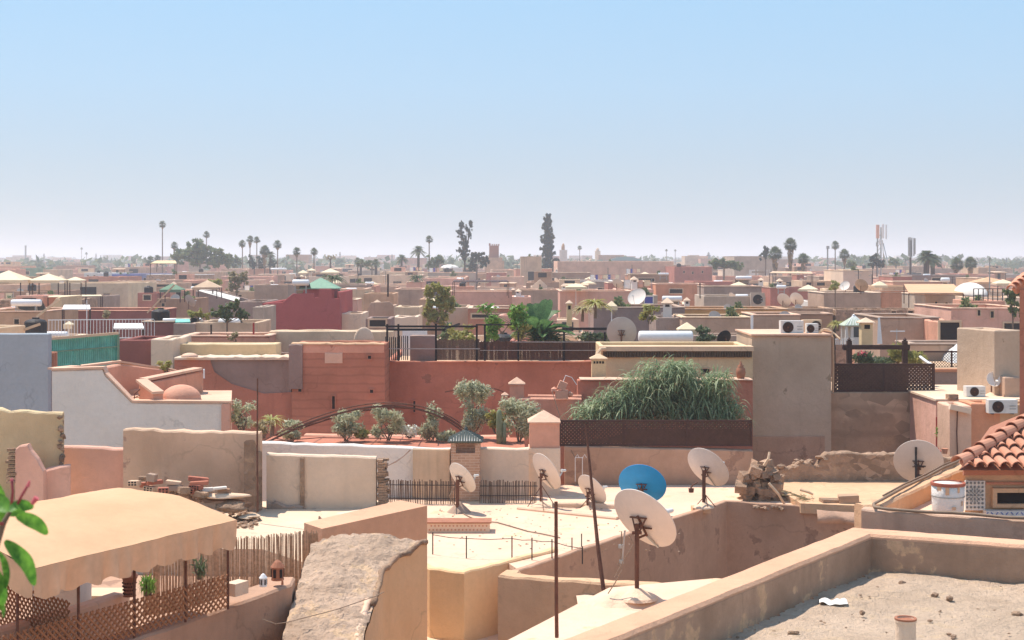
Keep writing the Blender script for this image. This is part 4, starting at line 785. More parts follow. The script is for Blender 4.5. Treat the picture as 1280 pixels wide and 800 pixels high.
q.build('tiles', 'browntile', bd)
window(yh, P(752, 0, 45.5), P(941, 0, 45.5), 881, 464, 11, 6, 'tan', 'opening')
r = T('chimney', 'small cream chimney with black slots and a pyramid cap beside the yellow house', 'chimney', P(748, 472, 44.6)); Yc = 44.4; q = MB(); q.bbox(P(740, 0, Yc).x, P(757.5, 0, Yc).x, Yc, Yc+.44, P(0, 474, Yc).z, P(0, 449.5, Yc).z); q.build('shaft', 'paleyellow', r)
q = MB(); q.pyr((P(748.7, 0, Yc).x, Yc+.22, P(0, 449.3, Yc).z), .27, .27, .14, .03); q.build('cap', 'coping', r); q = MB()
for k in range(4): q.box((P(743 + k*3.6, 0, Yc).x, Yc-.004, P(0, 453, Yc).z), (.055, .015, .07))
q.build('slot', 'opening', r)
q = MB(); q.tube([P(757, 436, 45.2), P(751, 436, 45.0), P(747, 441, 44.9), P(745, 446, 44.8)], .05, 6); solo(q, 'scroll_ornament', 'coping', 'small cream scroll ornament at the corner of the yellow house cornice', 'ornament')
r = T('clay_urn', 'reddish clay urn standing on the ledge by the grey tower', 'urn', P(926, 474, 43.8)); q = MB(); c = P(926, 474, 43.75); q.lathe([(.09, 0), (.12, .05), (.15, .2), (.13, .33), (.08, .37), (.1, .42)], c, 12); q.build('body', 'clay', r, smooth=True); q = MB(); q.lathe([(.06, .42), (.03, .5), (.01, .56)], c, 8); q.build('lid', 'clay', r)
r = T('pot_shelf', 'little pair of clay birds on the ledge between the window and the urn', 'ornament', P(910, 472, 43.8)); q = MB()
for px in (907, 914): rock(q, P(px, 467, 43.8), .07, rr, 2); q.tube([P(px, 467, 43.8), P(px, 474, 43.8)], .015, 5)
q.build('figure', 'clay', r)
# pink gateposts left of the plants
for (px, ytop, yb, Y, wpx, lab) in ((646, 481, 520, 43, 21, 'tall salmon gatepost with a pale pointed cap against the rust wall'), (631, 495, 530, 42.2, 9, 'short slim salmon post with a pale cap beside the tall gatepost')):
    r = T('gatepost', lab, 'pillar', P(px, yb+20, Y)); q = MB(); c = P(px, ytop, Y); hw = wpx/2/F*Y; q.bbox(c.x-hw*.86, c.x+hw*.86, Y, Y+hw*1.7, 4, c.z); q.build('shaft', 'salmon', r); q = MB(); q.pyr((c.x, Y+hw*.85, c.z+.002), hw, hw, hw*.75, .03); q.build('cap', 'copingpink', r)
q = MB(); q.wall([P(648, 498, 42.8), P(727, 498, 42.8)], .3, 0, .01); q.wall([P(660, 493.5, 43.4), P(727, 494, 43.4)], .2, 0, .01); solo(q, 'salmon_parapet', 'salmon', 'stepped salmon parapet between the gatepost and the drooping plants', 'parapet wall')
r = T('pink_fountain', 'small salmon fountain of stacked cubes and balls with a bent wire on top', 'fountain', P(700, 495, 42.5)); q = MB(); c = P(702, 498, 42.5); q.box(c + Vector((0, 0, .12)), (.38, .3, .24)); q.box(c + Vector((.02, 0, .38)), (.24, .22, .24), Matrix.Rotation(.4, 3, 'Y')); q.lathe([(0, -.1), (.09, -.04), (.09, .04), (0, .1)], c + Vector((-.22, 0, .25)), 10); q.lathe([(0, -.1), (.09, -.04), (.09, .04), (0, .1)], c + Vector((.24, 0, .12)), 10); q.build('body', 'salmon', r)
q = MB(); q.tube([c + Vector((.05, 0, .5)), c + Vector((.12, 0, .68)), c + Vector((.3, 0, .62)), c + Vector((.45, 0, .4))], .012, 5); q.build('wire', 'metalw', r)
q = MB(); q.tube([P(690, 489, 42.4), P(706, 540, 41.8), P(715, 565, 40.3), P(719, 572, 40.2)], .01, 5); solo(q, 'overhead_cable', 'cable', 'thin cable hanging from the pink fountain down past the pillar', 'cable')
q = MB()
for px in (719, 728): q.tube([P(px, 602, 40.2), P(px, 572, 40.2), P(px+3, 568, 40.2), P(px+5, 572, 40.2)], .01, 5)
q.tube([P(719, 572, 40.2), P(729, 572, 40.2)], .01, 5); solo(q, 'bent_wire', 'metalw', 'thin bent wire frame leaning on the tan wall behind the small dish', 'wire frame')
# garden floor, inner pink kerb, arches
q = MB(); q.prism([(-7.0, 39.4), (.35, 39.2), (.35, 41.6), (-7.0, 41.9)], 3, EYE-5.13); solo(q, 'planting_bed', 'redwall', 'raised planting bed of the olive bushes behind the bluish white wall', 'planting bed')
g = MB(); g.prism([(-7.2, 38.95), (0.5, 39.5), (6.6, 41.2), (6.6, 47), (-7.2, 50)], 2, EYE-7.3); tag(g.build('garden_floor', 'salmon'), 'salmon floor of the garden terrace between the white wall and the rust walls', 'terrace floor')
q = MB(); q.wall([P(380, 543.5, 44), P(530, 546, 44), P(595, 548, 43.8)], .5, EYE-7.4, .01); solo(q, 'planter_kerb', 'salmon', 'long low salmon planter kerb behind the small olive bushes', 'planter')
q = MB(); q.wall([P(600, 546, 43.5), P(640, 546, 43.5)], .5, EYE-7.4, .01); solo(q, 'planter_kerb', 'salmon', 'short salmon planter kerb behind the green-capped brick chimney', 'planter')
def arc(x0, y0, xm, ym, x1, y1, Y0, Y1, n_=26):
    out = []
    for i in range(n_+1):
        t = i/n_; a = (1-t)*(1-2*t); b = 4*t*(1-t); c = t*(2*t-1); out.append(P(x0*a + xm*b + x1*c, y0*a + ym*b + y1*c, Y0 + (Y1-Y0)*t))
    return out
r = T('iron_arch', 'long low rusty iron pergola arch of twin rails spanning the garden terrace', 'pergola arch', P(470, 553, 41))
a1, a2 = arc(328, 556, 478, 508, 585, 545, 40.0, 40.0), arc(345, 548, 486, 510, 580, 537, 42.5, 42.5)
for aa in (a1, a2): q = MB(); q.tube(aa, .028, 6); q.tube([p + Vector((0, 0, .10)) for p in aa], .02, 6); q.build('rail', 'rustmetal', r)
for k in range(1, 26, 3):
    q = MB(); q.bar(a1[k], a2[min(k+1, 26)], .022); q.build('crossbar', 'rustmetal', r)
q = MB(); q.tube([P(322, 553, 40), P(400, 547, 40), P(480, 548, 40), P(560, 552, 40)], .014, 5); q.build('wire', 'rustmetal', r)
q = MB(); q.tube(arc(556, 490, 612, 485, 640, 500, 47, 47), .02, 5); solo(q, 'wall_bracket', 'rustmetal', 'curved iron bar bracket on the smooth rust wall above the garden', 'bracket')
OG = 'olive bushes of the garden terrace'
for i, (px, py, w0, h0, n_, lab) in enumerate(((365, 550, .30, .25, 520, 'low round grey green bush where the iron arch begins'), (432, 549, .48, .36, 1000, 'broad airy olive bush under the middle of the iron arch'), (485, 549, .42, .42, 1000, 'round olive bush with twin trunks at the arch crest'), (538, 556, .3, .50, 800, 'narrow upright olive bush left of the tiled chimney'),
        (592, 545, .48, .70, 1500, 'tallest dark olive tree directly behind the tiled chimney'), (648, 556, .62, .58, 1500, 'loose bushy olive between the cactus and the pink pillar'), (556, 558, .3, .22, 400, 'low scrubby bush at the foot of the tiled chimney'), (620, 540, .28, .30, 420, 'yellowish bush between the tall olive and the cactus'))):
    plant('olive_bush', lab, px, py+2, 40.6 if i != 4 else 41.3, (w0*1.22, w0*.8, h0*1.1), int(n_*1.6), .046, 'oliveleaf' if i != 7 else 'yellowbush', 'bush', OG, clumps=14, elong=3.2, seed=i)
plant('flower_bush', 'small bush of white blossoms beside the round olive bush', 512, 548, 40.8, (.32, .25, .2), 420, .06, 'flower', 'bush', seed=4, elong=1.2); plant('yellow_bush', 'low yellowish leafy plant next to the white blossoms', 452, 549, 40.7, (.25, .2, .14), 260, .06, 'yellowbush', 'bush', seed=5)
plant('dry_bush', 'tall dry reddish green shrub beside the white house corner', 303, 540, 34, (.32, .3, .36), 800, .035, 'oliveleaf', 'shrub', clumps=10, seed=6, elong=3, stems=9); plant('dry_bush', 'low dry shrub hugging the dark pole', 330, 548, 35.5, (.3, .25, .2), 500, .035, 'dryleaf', 'shrub', clumps=7, seed=7, elong=3)
r = T('column_cactus', 'pale ribbed column cactus in front of the slim salmon post', 'cactus', P(624, 558, 40.2)); q = MB(); c = P(624, 558, 40.2)
q.lathe([(.07, 0), (.085, .4), (.08, .9), (.06, 1.0), (0, 1.04)], c, 12); q.lathe([(.05, 0), (.06, .3), (.05, .62), (0, .68)], c + Vector((.14, 0, 0)), 10); q.build('column', 'cactus', r, smooth=True)
def yucca(label, px, py, Y, h, L, m_, n_=60, group=None, seed=0, name='small_palm', w0=.03):
    rr = random.Random(seed); c = P(px, py, Y); r = T(name, label, 'small palm', c, group); q = MB(); q.tube([c, c + Vector((.02, 0, h))], [.07, .05], 7); q.build('trunk', 'bark', r); q = MB(); grass_tuft(q, c + Vector((0, 0, h)), n_, L, (.03, .03, .03), rr, .7, w0, 4, .75); q.build('crown', m_, r); return r
yucca('yellow green palmlet at the foot of the rust wall beside the dark pole', 340, 548, 43, .5, .75, 'yellowbush', 60, seed=2)
q = MB(); q.tube([P(323, 555, 39.8), P(345, 548, 40), P(370, 553, 39.6)], .014, 4); q.tube([P(330, 556, 39.7), P(342, 551, 39.9), P(352, 556, 39.6)], .012, 4); solo(q, 'bent_rods', 'darkmetal', 'tangle of bent rods lying on the bluish white wall by the dark pole', 'rods')
# rust walls
Pw = house('tall rust red rammed earth house with square holes and a narrow slit', 365, 481, 430, 50, 2.2, 'rammed', par=.5, jit=.03, wins=((375, 445.5, 4, 4, 'rammed', 'opening', 'hole', 'recess'), (462, 446.5, 4, 4, 'rammed', 'opening', 'hole', 'recess'), (375, 487, 4, 5, 'rammed', 'opening', 'hole', 'recess'), (464.5, 489, 4, 4, 'rammed', 'opening', 'hole', 'recess'), (417, 503, 3.5, 16, 'rammed', 'opening', 'slit', 'recess')), roofm='roofpale', zb=4)
q = MB(); q.wall([P(379, 429, 49.99), P(480, 430, 49.99)], .06, P(0, 441, 50).z, .02, .2); q.build('pale_band', 'salmon', Pw); q = MB(); q.wall([P(406, 440.5, 49.97), P(428, 440.5, 49.97)], .05, P(0, 454, 50).z, .02, .2); q.build('patch', 'copingpink', Pw)
q = MB(); q.wall([P(364, 428.5, 49.96), P(480, 429, 49.96)], .5, P(0, 431, 50).z, .02, .2); q.build('coping', 'sandwall', Pw); q = MB(); q.wall([P(361, 430, 49.9), P(378, 430.5, 49.9)], .2, P(0, 486, 50).z, .03, .1); q.build('grey_render', 'violetgrey', Pw)
Pl = house('low rust wall with a dark violet grey render patch and a crumbling pale cap', 218, 364, 449, 50.6, 4, 'violetgrey', par=.1, jit=.03, roofm='roofpale', zb=4)
q = MB(); q.wall([P(218, 445.5, 50.5), P(364, 445.5, 50.5)], 1.0, P(0, 450, 50.5).z, .04, .15); q.build('coping', 'pinkcream', Pl)
q = MB(); q.add([P(252, 560, 50.57), P(366, 560, 50.57), P(366, 490, 50.57), P(330, 492, 50.57), P(290, 480, 50.57), P(268, 465, 50.57), P(262, 448, 50.57), P(218, 448, 50.57), P(218, 560, 50.57)], [list(range(9))]); q.build('bare_wall', 'redwall', Pl)
Q = house('long smooth rust red wall house carrying the black bamboo fence', 480, 742, 451.5, 52, 9, 'redwall', par=.15, jit=.01, roofm='roofdust', wins=((518, 508, 2.5, 14, 'redwall', 'opening', 'slit', 'recess'),), zb=4)
q = MB(); q.wall([P(560, 470, 51.95), P(585, 462, 51.95), P(610, 472, 51.95)], .05, P(0, 476, 52).z, .02, .2) if False else None
# ------------------------------------------------------------ right side: towers, ruined wall, tiled kiosk
tw = house('tall grey cement-rendered block with two air conditioners on top', 940, 1039, 419, 46.5, 3.2, 'towerg', par=-.02, jit=.012, roofm='copingpink', name='house')
q = MB(); q.bbox(P(939, 0, 46.4).x, P(1040, 0, 46.4).x, 46.4, 49.8, EYE-2.44, EYE-2.39); q.build('top_slab', 'copingpink', tw)
q = MB(); q.wall([P(940, 545, 46.46), P(1031, 545, 46.46)], .05, 2, .01); q.build('lower_render', 'shadewall', tw)
q = MB(); q.tube([P(1041, 421, 46.6), P(1041.5, 460, 46.6), P(1041, 490, 46.6)], .04, 7); q.tube([P(1020, 419, 46.8), P(1030, 413, 46.9), P(1040, 415, 46.7), P(1041, 424, 46.6)], .03, 6); solo(q, 'drain_pipe', 'tan', 'tan pipe bending over the edge of the grey block and down its side', 'pipe')
def ac(label, px0, px1, y0, y1, Y, m_='plasticw', fan=.32, dep=.32, fdir=1, group='air conditioner units'):
    a, b = P(px0, y0, Y), P(px1, y1, Y); r = T('air_conditioner', label, 'air conditioner', Vector(((a.x+b.x)/2, Y+dep/2, b.z)), group); q = MB(); q.bbox(a.x, b.x, Y, Y+dep, b.z+.03, a.z); q.build('casing', m_, r)
    H = a.z-b.z; W = b.x-a.x; rad = min(H*.4, W*.35); c = Vector((a.x + W*fan, Y-.004, (a.z+b.z)/2+.01)); Mx = Matrix.Rotation(R(90), 3, 'X')
    q = MB(); q.lathe([(rad, 0), (rad, .012), (rad*.93, .012), (rad*.93, .002), (0, .002)], c, 24, Mx); f_ = q.build('fan_grille', 'black', r); q = MB()
    for k in range(4): q.tube([c + Vector((math.cos(2*math.pi*t/20)*rad*(.25+.2*k), -.016, math.sin(2*math.pi*t/20)*rad*(.25+.2*k))) for t in range(21)], .006, 4, False)
    q.lathe([(rad*.15, 0), (rad*.15, .02), (0, .02)], c + Vector((0, -.01, 0)), 10, Mx); q.build('guard', 'rustmetal', f_)
    q = MB()
    for k in (.15, .85): q.bbox(a.x+W*k-.03, a.x+W*k+.03, Y+.02, Y+dep-.02, b.z, b.z+.028)
    q.build('foot', 'darkmetal', r); q = MB(); q.bbox(a.x+W*.72, a.x+W*.95, Y-.008, Y-.001, b.z+H*.55, b.z+H*.62); q.bbox(a.x+W*.72, a.x+W*.95, Y-.008, Y-.001, b.z+H*.35, b.z+H*.42); q.build('badge_strip', 'galv', r); return r
ac('white air conditioner with a big round grille on the grey block', 976, 1004.5, 401, 418, 47.0)
ac('taller cream air conditioner standing behind the other two on the grey block', 1004, 1027, 400, 416, 47.9, 'cream', .7)
ac('small boxy white unit in front of the cream one on the grey block', 1009, 1023, 404.5, 418, 47.1, fan=.3)
q = MB(); q.tube([P(1022, 416, 47.2), P(1030, 411, 47.2), P(1036, 412, 47.1), P(1044, 418, 47.0), P(1050, 424, 46.8)], .035, 6); solo(q, 'hose', 'coping', 'pale insulated hose curling off the air conditioners', 'hose')
mw = house('brown mottled mud-block wall house carrying the lattice balcony', 1031, 1168, 490, 46.9, 6, 'mudblock', par=.15, jit=.012)
lattice('balcony_lattice', 'dark brown lattice panels round the roof garden beside the grey block', P(1043, 0, 46.95), P(1167, 0, 46.95), P(0, 488.5, 46.95).z, P(0, 455.5, 46.95).z, .12, .055, .014, 'lattice', 'lattice fence', .06)
q = MB(); a, b = P(1048, 487, 47.1), P(1132, 458, 47.1); q.bbox(a.x, b.x, 47.1, 47.13, a.z, b.z); solo(q, 'reed_mat', 'browntile', 'dark matting tied behind the roof garden lattice', 'matting')
r = T('roof_pergola', 'dark timber pergola of two posts and one heavy beam above the roof garden', 'pergola', P(1096, 490, 48)); 
for px in (1061.5, 1131): q = MB(); a = P(px, 488, 48); b = P(px, 426, 48); q.bar(a, b, .16); q.lathe([(.05, 0), (.07, .04), (0, .12)], b, 8); q.build('post', 'darkwood', r)
q = MB(); q.bar(P(1053, 434, 47.95), P(1137, 434, 47.95), .11, .15); q.build('beam', 'darkwood', r); q = MB(); q.bar(P(1056, 436, 48.05), P(1056.5, 432, 49.8), .1); q.bar(P(1135, 436, 48.05), P(1134, 433, 49.8), .1); q.build('crossbeam', 'darkwood', r)
for i, (px, py, lab, m_, w0, h0, e) in enumerate(((1079, 452, 'dark green leafy pot plant behind the left pergola post', 'palmleaf', .4, .25, 3), (1123, 450, 'bright yellow green plant beside the taller pergola post', 'yellowbush', .35, .35, 4), (1142, 452, 'trailing yellowish creeper over the lattice corner', 'yellowbush', .5, .25, 4), (1100, 452, 'low trailing green plant in the middle of the roof garden', 'palmleaf', .5, .15, 3))):
    plant('pot_plant', lab, px, py+6, 48.6, (w0, .3, h0), 420, .06, m_, seed=20+i, elong=e)
q = MB(); leafball(q, P(1078, 442, 48.4), (.2, .1, .1), 60, .06, rr, .2, 1.3); solo(q, 'red_flowers', 'pinkflower', 'cluster of red flowers on the dark pot plant', 'flowers')
q = MB(); q.tube([P(1150, 446, 48), P(1158, 452, 47.6), P(1166, 457, 47.3)], .05, 6); solo(q, 'white_pipe', 'metalw', 'bent white pipe end above the lattice corner', 'pipe')
# ruined wall
top = [(958, 606), (968, 596), (972, 587), (980, 585), (992, 583), (999, 577), (1012, 578), (1020, 583), (1028, 572), (1034, 566), (1060, 566), (1090, 567), (1118, 567), (1150, 569), (1196, 572)]
q = MB(); q.wall([P(x, y, 40.0) for x, y in top], .38, 0, .04, .1, seed=9); solo(q, 'ruined_wall', 'stone', 'ruined brown stone wall with a jagged broken top below the mud-block house', 'ruined wall')
rr = random.Random(21); q = MB()
for x, y in top[:9]:
    for k in range(7): rock(q, P(x + rr.uniform(-5, 5), y + rr.uniform(-2, 3), 40.1 + rr.uniform(-.1, .2)), rr.uniform(.05, .13), rr, 1)
for i in range(150):
    t = rr.random(); px = 926 + t*50 + rr.uniform(-3, 3); ytop = 574 + abs(px-952)*.9 if px > 940 else 584 + (940-px)*1.3; py = ytop + (637-ytop)*rr.random()**.8; e = rr.uniform(.12, .26); q.box(P(px, py, 37.9 + rr.uniform(-.3, .4)), (e*rr.uniform(.9, 1.3), e*1.2, e*rr.uniform(.7, 1.0)), Matrix.Rotation(rr.uniform(-.35, .35), 3, 'Y') @ Matrix.Rotation(rr.uniform(-.6, .6), 3, 'Z') @ Matrix.Rotation(rr.uniform(-.5, .5), 3, 'X'))
struct(q, 'rubble', 'stone', 'stuff')
q = MB(); q.wall([P(928, 608, 38.2), P(938, 594, 38.2), P(948, 577, 38.2), P(958, 583, 38.3), P(976, 604, 38.5)], .5, EYE-6.5, .12, .12); solo(q, 'rubble_heap', 'stone', 'tall jagged heap of rubble masonry at the corner of the sunny roof', 'rubble heap')
for a, b, lab in (((955, 582), (962, 565), 'crooked pale stick poking up out of the top of the rubble heap'), ((961, 604), (981, 631), 'slanting pale stick leaning down across the rubble heap'), ((1000, 612), (1016, 618), 'short broken branch lying on the roof edge right of the rubble heap')):
    q = MB(); q.tube([P(*a, 37.2), P((a[0]+b[0])/2+2, (a[1]+b[1])/2, 37.15), P(*b, 37.2)], [.04, .035, .03], 6); solo(q, 'stick', 'coping', lab, 'stick')
r = T('dry_palm_frond', 'splayed dry grey palm frond lying on the broken roof edge', 'palm frond', P(1005, 625, 37)); q = MB(); rr = random.Random(5); c0, c1 = P(992, 618, 37.0), P(1036, 634, 36.8)
q.tube([c0, c1], .03, 5)
for k in range(45): t = rr.random(); p = c0.lerp(c1, t); d = Vector((rr.uniform(-.5, .1), rr.uniform(-.4, .4), rr.uniform(-.05, .12))); s_ = Vector((0, 0, .02)); q.add([p, p + d, p + d*1.0 + s_, p + s_], [(0, 1, 2, 3)])
q.build('frond', 'dryleaf', r)
block('masonry_block', 'stone', 'brown masonry block at the end of the dry palm frond', 1038, 631, 36.6, (.5, .35, .3), 6, 3, 0, 'block'); block('masonry_block', 'mudblock', 'crumbling pitted block on the corner beside the pink terrace wall', 1061, 629, 36.5, (.5, .35, .42), -8, -4, 0, 'block')
q = MB(); A_, B_ = P(1021, 637, 35.9), P(1077, 641, 35.9); grid_quad(q, P(1021, 654, 35.75), P(1076, 656, 35.7), B_, A_, 30, 10, lambda p, u_, v_: p + Vector((0, noise.noise(p*3)*.15 - .12*(1-v_)*v_*4, 0))); solo(q, 'hanging_sack', 'shadewall', 'brown sacking cloth draped over the edge of the shaded wall', 'sacking', smooth=True)
rr = random.Random(22); q = MB()
for i in range(160): rock(q, P(rr.uniform(940, 1072), rr.uniform(633, 638), 36.9 + rr.uniform(-.3, .5)), rr.uniform(.03, .1), rr, 1)
struct(q, 'debris', 'stone', 'stuff')
q = MB(); q.prism([(7.3, 36.4), (12, 35.2), (12, 40), (7.0, 40)], EYE-6.4, EYE-6.15); solo(q, 'roof_slab', 'sandwall', 'sunlit tan roof slab at the foot of the ruined wall', 'roof slab')
# terrace with the cable, pink wall, kiosk
r = T('pink_terrace_wall', 'long mauve pink parapet wall behind the dirt terrace, with a sunlit top', 'parapet wall', (6, 19.2, 0))
pl, prr = V(4.73, 19.5, 3.38), V(10.5, 17.1, 3.38); q = MB(); q.wall([pl, prr], .3, 0, .012, .2, ch=.02); q.build('wall', 'mauve', r)
q = MB(); q.wall([V(4.73, 19.9, 3.36), V(4.97, 20.0, 3.36), V(7.45, 23.9, 3.36), V(11, 25.4, 3.36)][::-1], .22, 0, .012, .2); q.build('side_wall', 'sandwall', r)
g = MB(); g.prism([(4.95, 19.9), (7.4, 23.9), (11, 25.3), (11, 18.0), (10.5, 17.4), (4.95, 19.75)][::-1], 5, EYE-3.62); tag(g.build('terrace_floor', 'sunroof'), 'sunlit cream floor of the little terrace with the bucket', 'terrace floor')
q = MB(); q.bar(G(1140, 622, 3.6), G(1167, 611, 3.6), .04); solo(q, 'floor_kerb', 'shadewall', 'thin dark kerb crossing the bright floor behind the bucket', 'kerb')
cab = [P(1197, 577, 23.7), P(1180, 584, 23.0), P(1160, 595, 22.2), P(1130, 609, 21.0), P(1105, 623, 20.0), P(1092, 630, 19.6), P(1093, 634, 19.45), P(1110, 636.5, 19.35), P(1130, 638, 19.3), P(1160, 640, 19.15), P(1190, 641, 19.0), P(1220, 643, 18.95), P(1255, 646.5, 18.8), P(1290, 648, 18.6)]
q = MB(); q.tube(cab, .022, 7); q.tube([p + Vector((.0, .05, .03)) for p in cab[:5]], .014, 5); solo(q, 'cable', 'cable', 'thick brown cable running down the side wall and along the pink wall top', 'cable', smooth=True)
r = T('paint_bucket', 'big white plastic bucket with a red rim and paint drips', 'bucket', P(1185, 638, 19.6)); c = P(1185, 638.5, 19.75); q = MB(); q.lathe([(.205, 0), (.21, .02), (.218, .2), (.222, .38)], c, 28); q.build('body', 'white', r, smooth=True)
q = MB(); q.lathe([(.229, .352), (.232, .36), (.232, .395), (.205, .397), (.20, .36)], c, 28, caps=False); q.build('rim', 'bucketred', r); q = MB(); q.lathe([(.2, .37), (0, .372)], c, 20); q.build('contents', 'tan', r)
q = MB(); q.lathe([(.2245, .2), (.2245, .215)], c, 28, caps=False); q.build('band', 'galv', r); q = MB()
for a, z0, z1, w0 in ((-1.9, .25, .35, .05), (-1.2, .28, .35, .03), (-2.4, .3, .35, .06), (-1.5, .05, .09, .05), (-.9, .1, .16, .02)): p = c + Vector((.2255*math.cos(a), .2255*math.sin(a), (z0+z1)/2)); q.box(p, (.006, w0, z1-z0), Matrix.Rotation(a, 3, 'Z'))
q.build('drip', 'tan', r)
kx = P(1232, 0, 20.2).x; r = T('tiled_kiosk', 'tan rooftop kiosk under a hipped terracotta tile roof, with a patterned tile panel', 'kiosk', (7.2, 21, EYE-3.62))
q = MB(); x0 = P(1206, 0, 20.25).x; q.prism([(x0, 20.25), (9.4, 20.25), (9.4, 23.2), (x0+1.3, 23.2)], EYE-3.9, EYE-2.90); q.build('wall', 'sandwall', r)
q = MB(); q.bbox(x0-.03, 9.4, 20.2, 20.25, EYE-3.02, EYE-2.93); q.bbox(x0+.28, 9.4, 20.205, 20.25, EYE-3.15, EYE-3.12); q.build('cornice', 'rust', r)
q = MB(); q.bbox(P(1206.5, 0, 20.22).x, P(1231, 0, 20.22).x, 20.2, 20.247, P(0, 638, 20.2).z, P(0, 601, 20.2).z); tp = q.build('tile_panel', 'white', r); q = MB(); cx = P(1218.7, 0, 20.19).x; cz = P(0, 619, 20.19).z
for k in range(-3, 4):
    for j in range(-2, 3):
        p = Vector((cx + j*.054, 20.195, cz + k*.057)); 
        for a in (0, 45): q.box(p, (.034, .008, .008), Matrix.Rotation(R(a), 3, 'Y')); q.box(p, (.034, .007, .008), Matrix.Rotation(R(a+90), 3, 'Y'))
for k in range(16): a = 2*math.pi*k/16; q.box((cx + .09*math.cos(a), 20.193, cz + .09*math.sin(a)), (.026, .008, .012), Matrix.Rotation(-a, 3, 'Y'))
for k in range(8): a = 2*math.pi*k/8; q.box((cx + .045*math.cos(a), 20.19, cz + .045*math.sin(a)), (.03, .008, .012), Matrix.Rotation(-a, 3, 'Y'))
q.build('pattern', 'bluegrey' if False else 'hazygrey', tp)
q = MB(); q.bbox(P(1232, 0, 20.1).x, 9.4, 20.08, 20.247, P(0, 646, 20.1).z, P(0, 638.5, 20.1).z); sp_ = q.build('tile_sill', 'bluewhite', r); q = MB()
for k in range(28): q.box((P(1234, 0, 20.07).x + k*.07, 20.078, P(0, 642, 20.07).z), (.045, .006, .012), Matrix.Rotation(R(45 if k % 2 else -45), 3, 'Y'))
q.build('pattern', 'blue', sp_)
q = MB(); a, b = P(1240, 610, 20.2), P(1292, 634, 20.2)
for s_ in ((a.x, b.x, a.z-.06, a.z), (a.x, b.x, b.z, b.z+.05), (a.x, a.x+.06, b.z+.05, a.z-.06)): q.bbox(s_[0], s_[1], 20.16, 20.247, s_[2], s_[3])
wf = q.build('window', 'sandwall', r); q = MB(); q.bbox(a.x+.06, b.x, 20.23, 20.246, b.z+.05, a.z-.06); q.build('pane', 'opening', wf)
# hip roof of barrel tiles
e0 = Vector((6.16, 19.86, EYE-2.90)); slope = .29
q = MB(); ri = 12
q.add([e0, Vector((11.0, 19.86, e0.z)), Vector((11.0, 23.0, e0.z+3.14*slope)), Vector((9.3, 23.0, e0.z+3.14*slope)), Vector((9.4, 23.1, e0.z)), Vector((8.3, 25, e0.z))], [(0, 1, 2, 3), (0, 3, 5)]); q.build('roof_deck', 'clay', r)
def barrel(mb, a, b, r0, r1, up, n_=8, th=.012):
    d = (b-a).normalized(); s_ = d.cross(up).normalized(); u_ = s_.cross(d); base = len(mb.v)
    for (p, rad) in ((a, r0), (b, r1)):
        for k in range(n_+1): t = math.pi*k/n_; mb.v.append(p + s_*math.cos(t)*rad + u_*math.sin(t)*rad)
        for k in range(n_+1): t = math.pi*k/n_; mb.v.append(p + s_*math.cos(t)*(rad-th) + u_*math.sin(t)*(rad-th))
    m_ = n_+1
    for k in range(n_):
        for f_ in ([k, k+1, 2*m_+k+1, 2*m_+k], [m_+k, m_+k+1, 3*m_+k+1, 3*m_+k], [k, k+1, m_+k+1, m_+k], [2*m_+k, 2*m_+k+1, 3*m_+k+1, 3*m_+k]): mb.f.append([base+i for i in f_]); mb.mi.append(0)
q = MB(); sp = .168; k = 0; x = e0.x + .13; upv = Vector((0, 0, 1)); rr = random.Random(2)
while x < 11:
    L = min(x - e0.x, 3.1); y = 0
    while y < L - .02:
        y1 = min(y + .3, L + .04); a = Vector((x, 19.86 + y - .03, e0.z + .03 + (y)*slope + .02)); b = Vector((x, 19.86 + y1 + .03, e0.z + .03 + (y1)*slope)); j = rr.uniform(-.006, .006); barrel(q, a + Vector((j, 0, 0)), b, .082, .066, upv); y = y1
    x += sp; k += 1
q.build('roof_tiles', 'terracotta', r)
q = MB(); p = 0
while p < 3.1:
    a = Vector((e0.x + p - .03, e0.y + p - .03, e0.z + .075 + p*slope + .03)); b = Vector((e0.x + p + .28, e0.y + p + .28, e0.z + .075 + (p+.28)*slope)); barrel(q, a, b, .105, .082, upv); p += .23
q.build('hip_tiles', 'terracotta', r)
r = T('orange_pier', 'faded orange plastered pier topped with terracotta tiles at the frame edge', 'pier', (8.9, 24.5, EYE-3.6)); Yo = 24.4; q = MB(); q.prism([(P(1274.5, 0, Yo).x, Yo), (9.9, Yo), (9.9, Yo+.8), (P(1275, 0, Yo+.8).x, Yo+.8)], 2, P(0, 362, Yo).z); q.build('shaft', 'rust', r)
q = MB()
for k in range(6): barrel(q, P(1264 + k*6, 362 - k*4.2, Yo-.05), P(1275 + k*6, 349 - k*4.2, Yo+.25), .085, .07, upv)
q.bar(P(1268, 364, Yo+.1), P(1300, 340, Yo+.1), .12); q.build('tile_cap', 'terracotta', r)
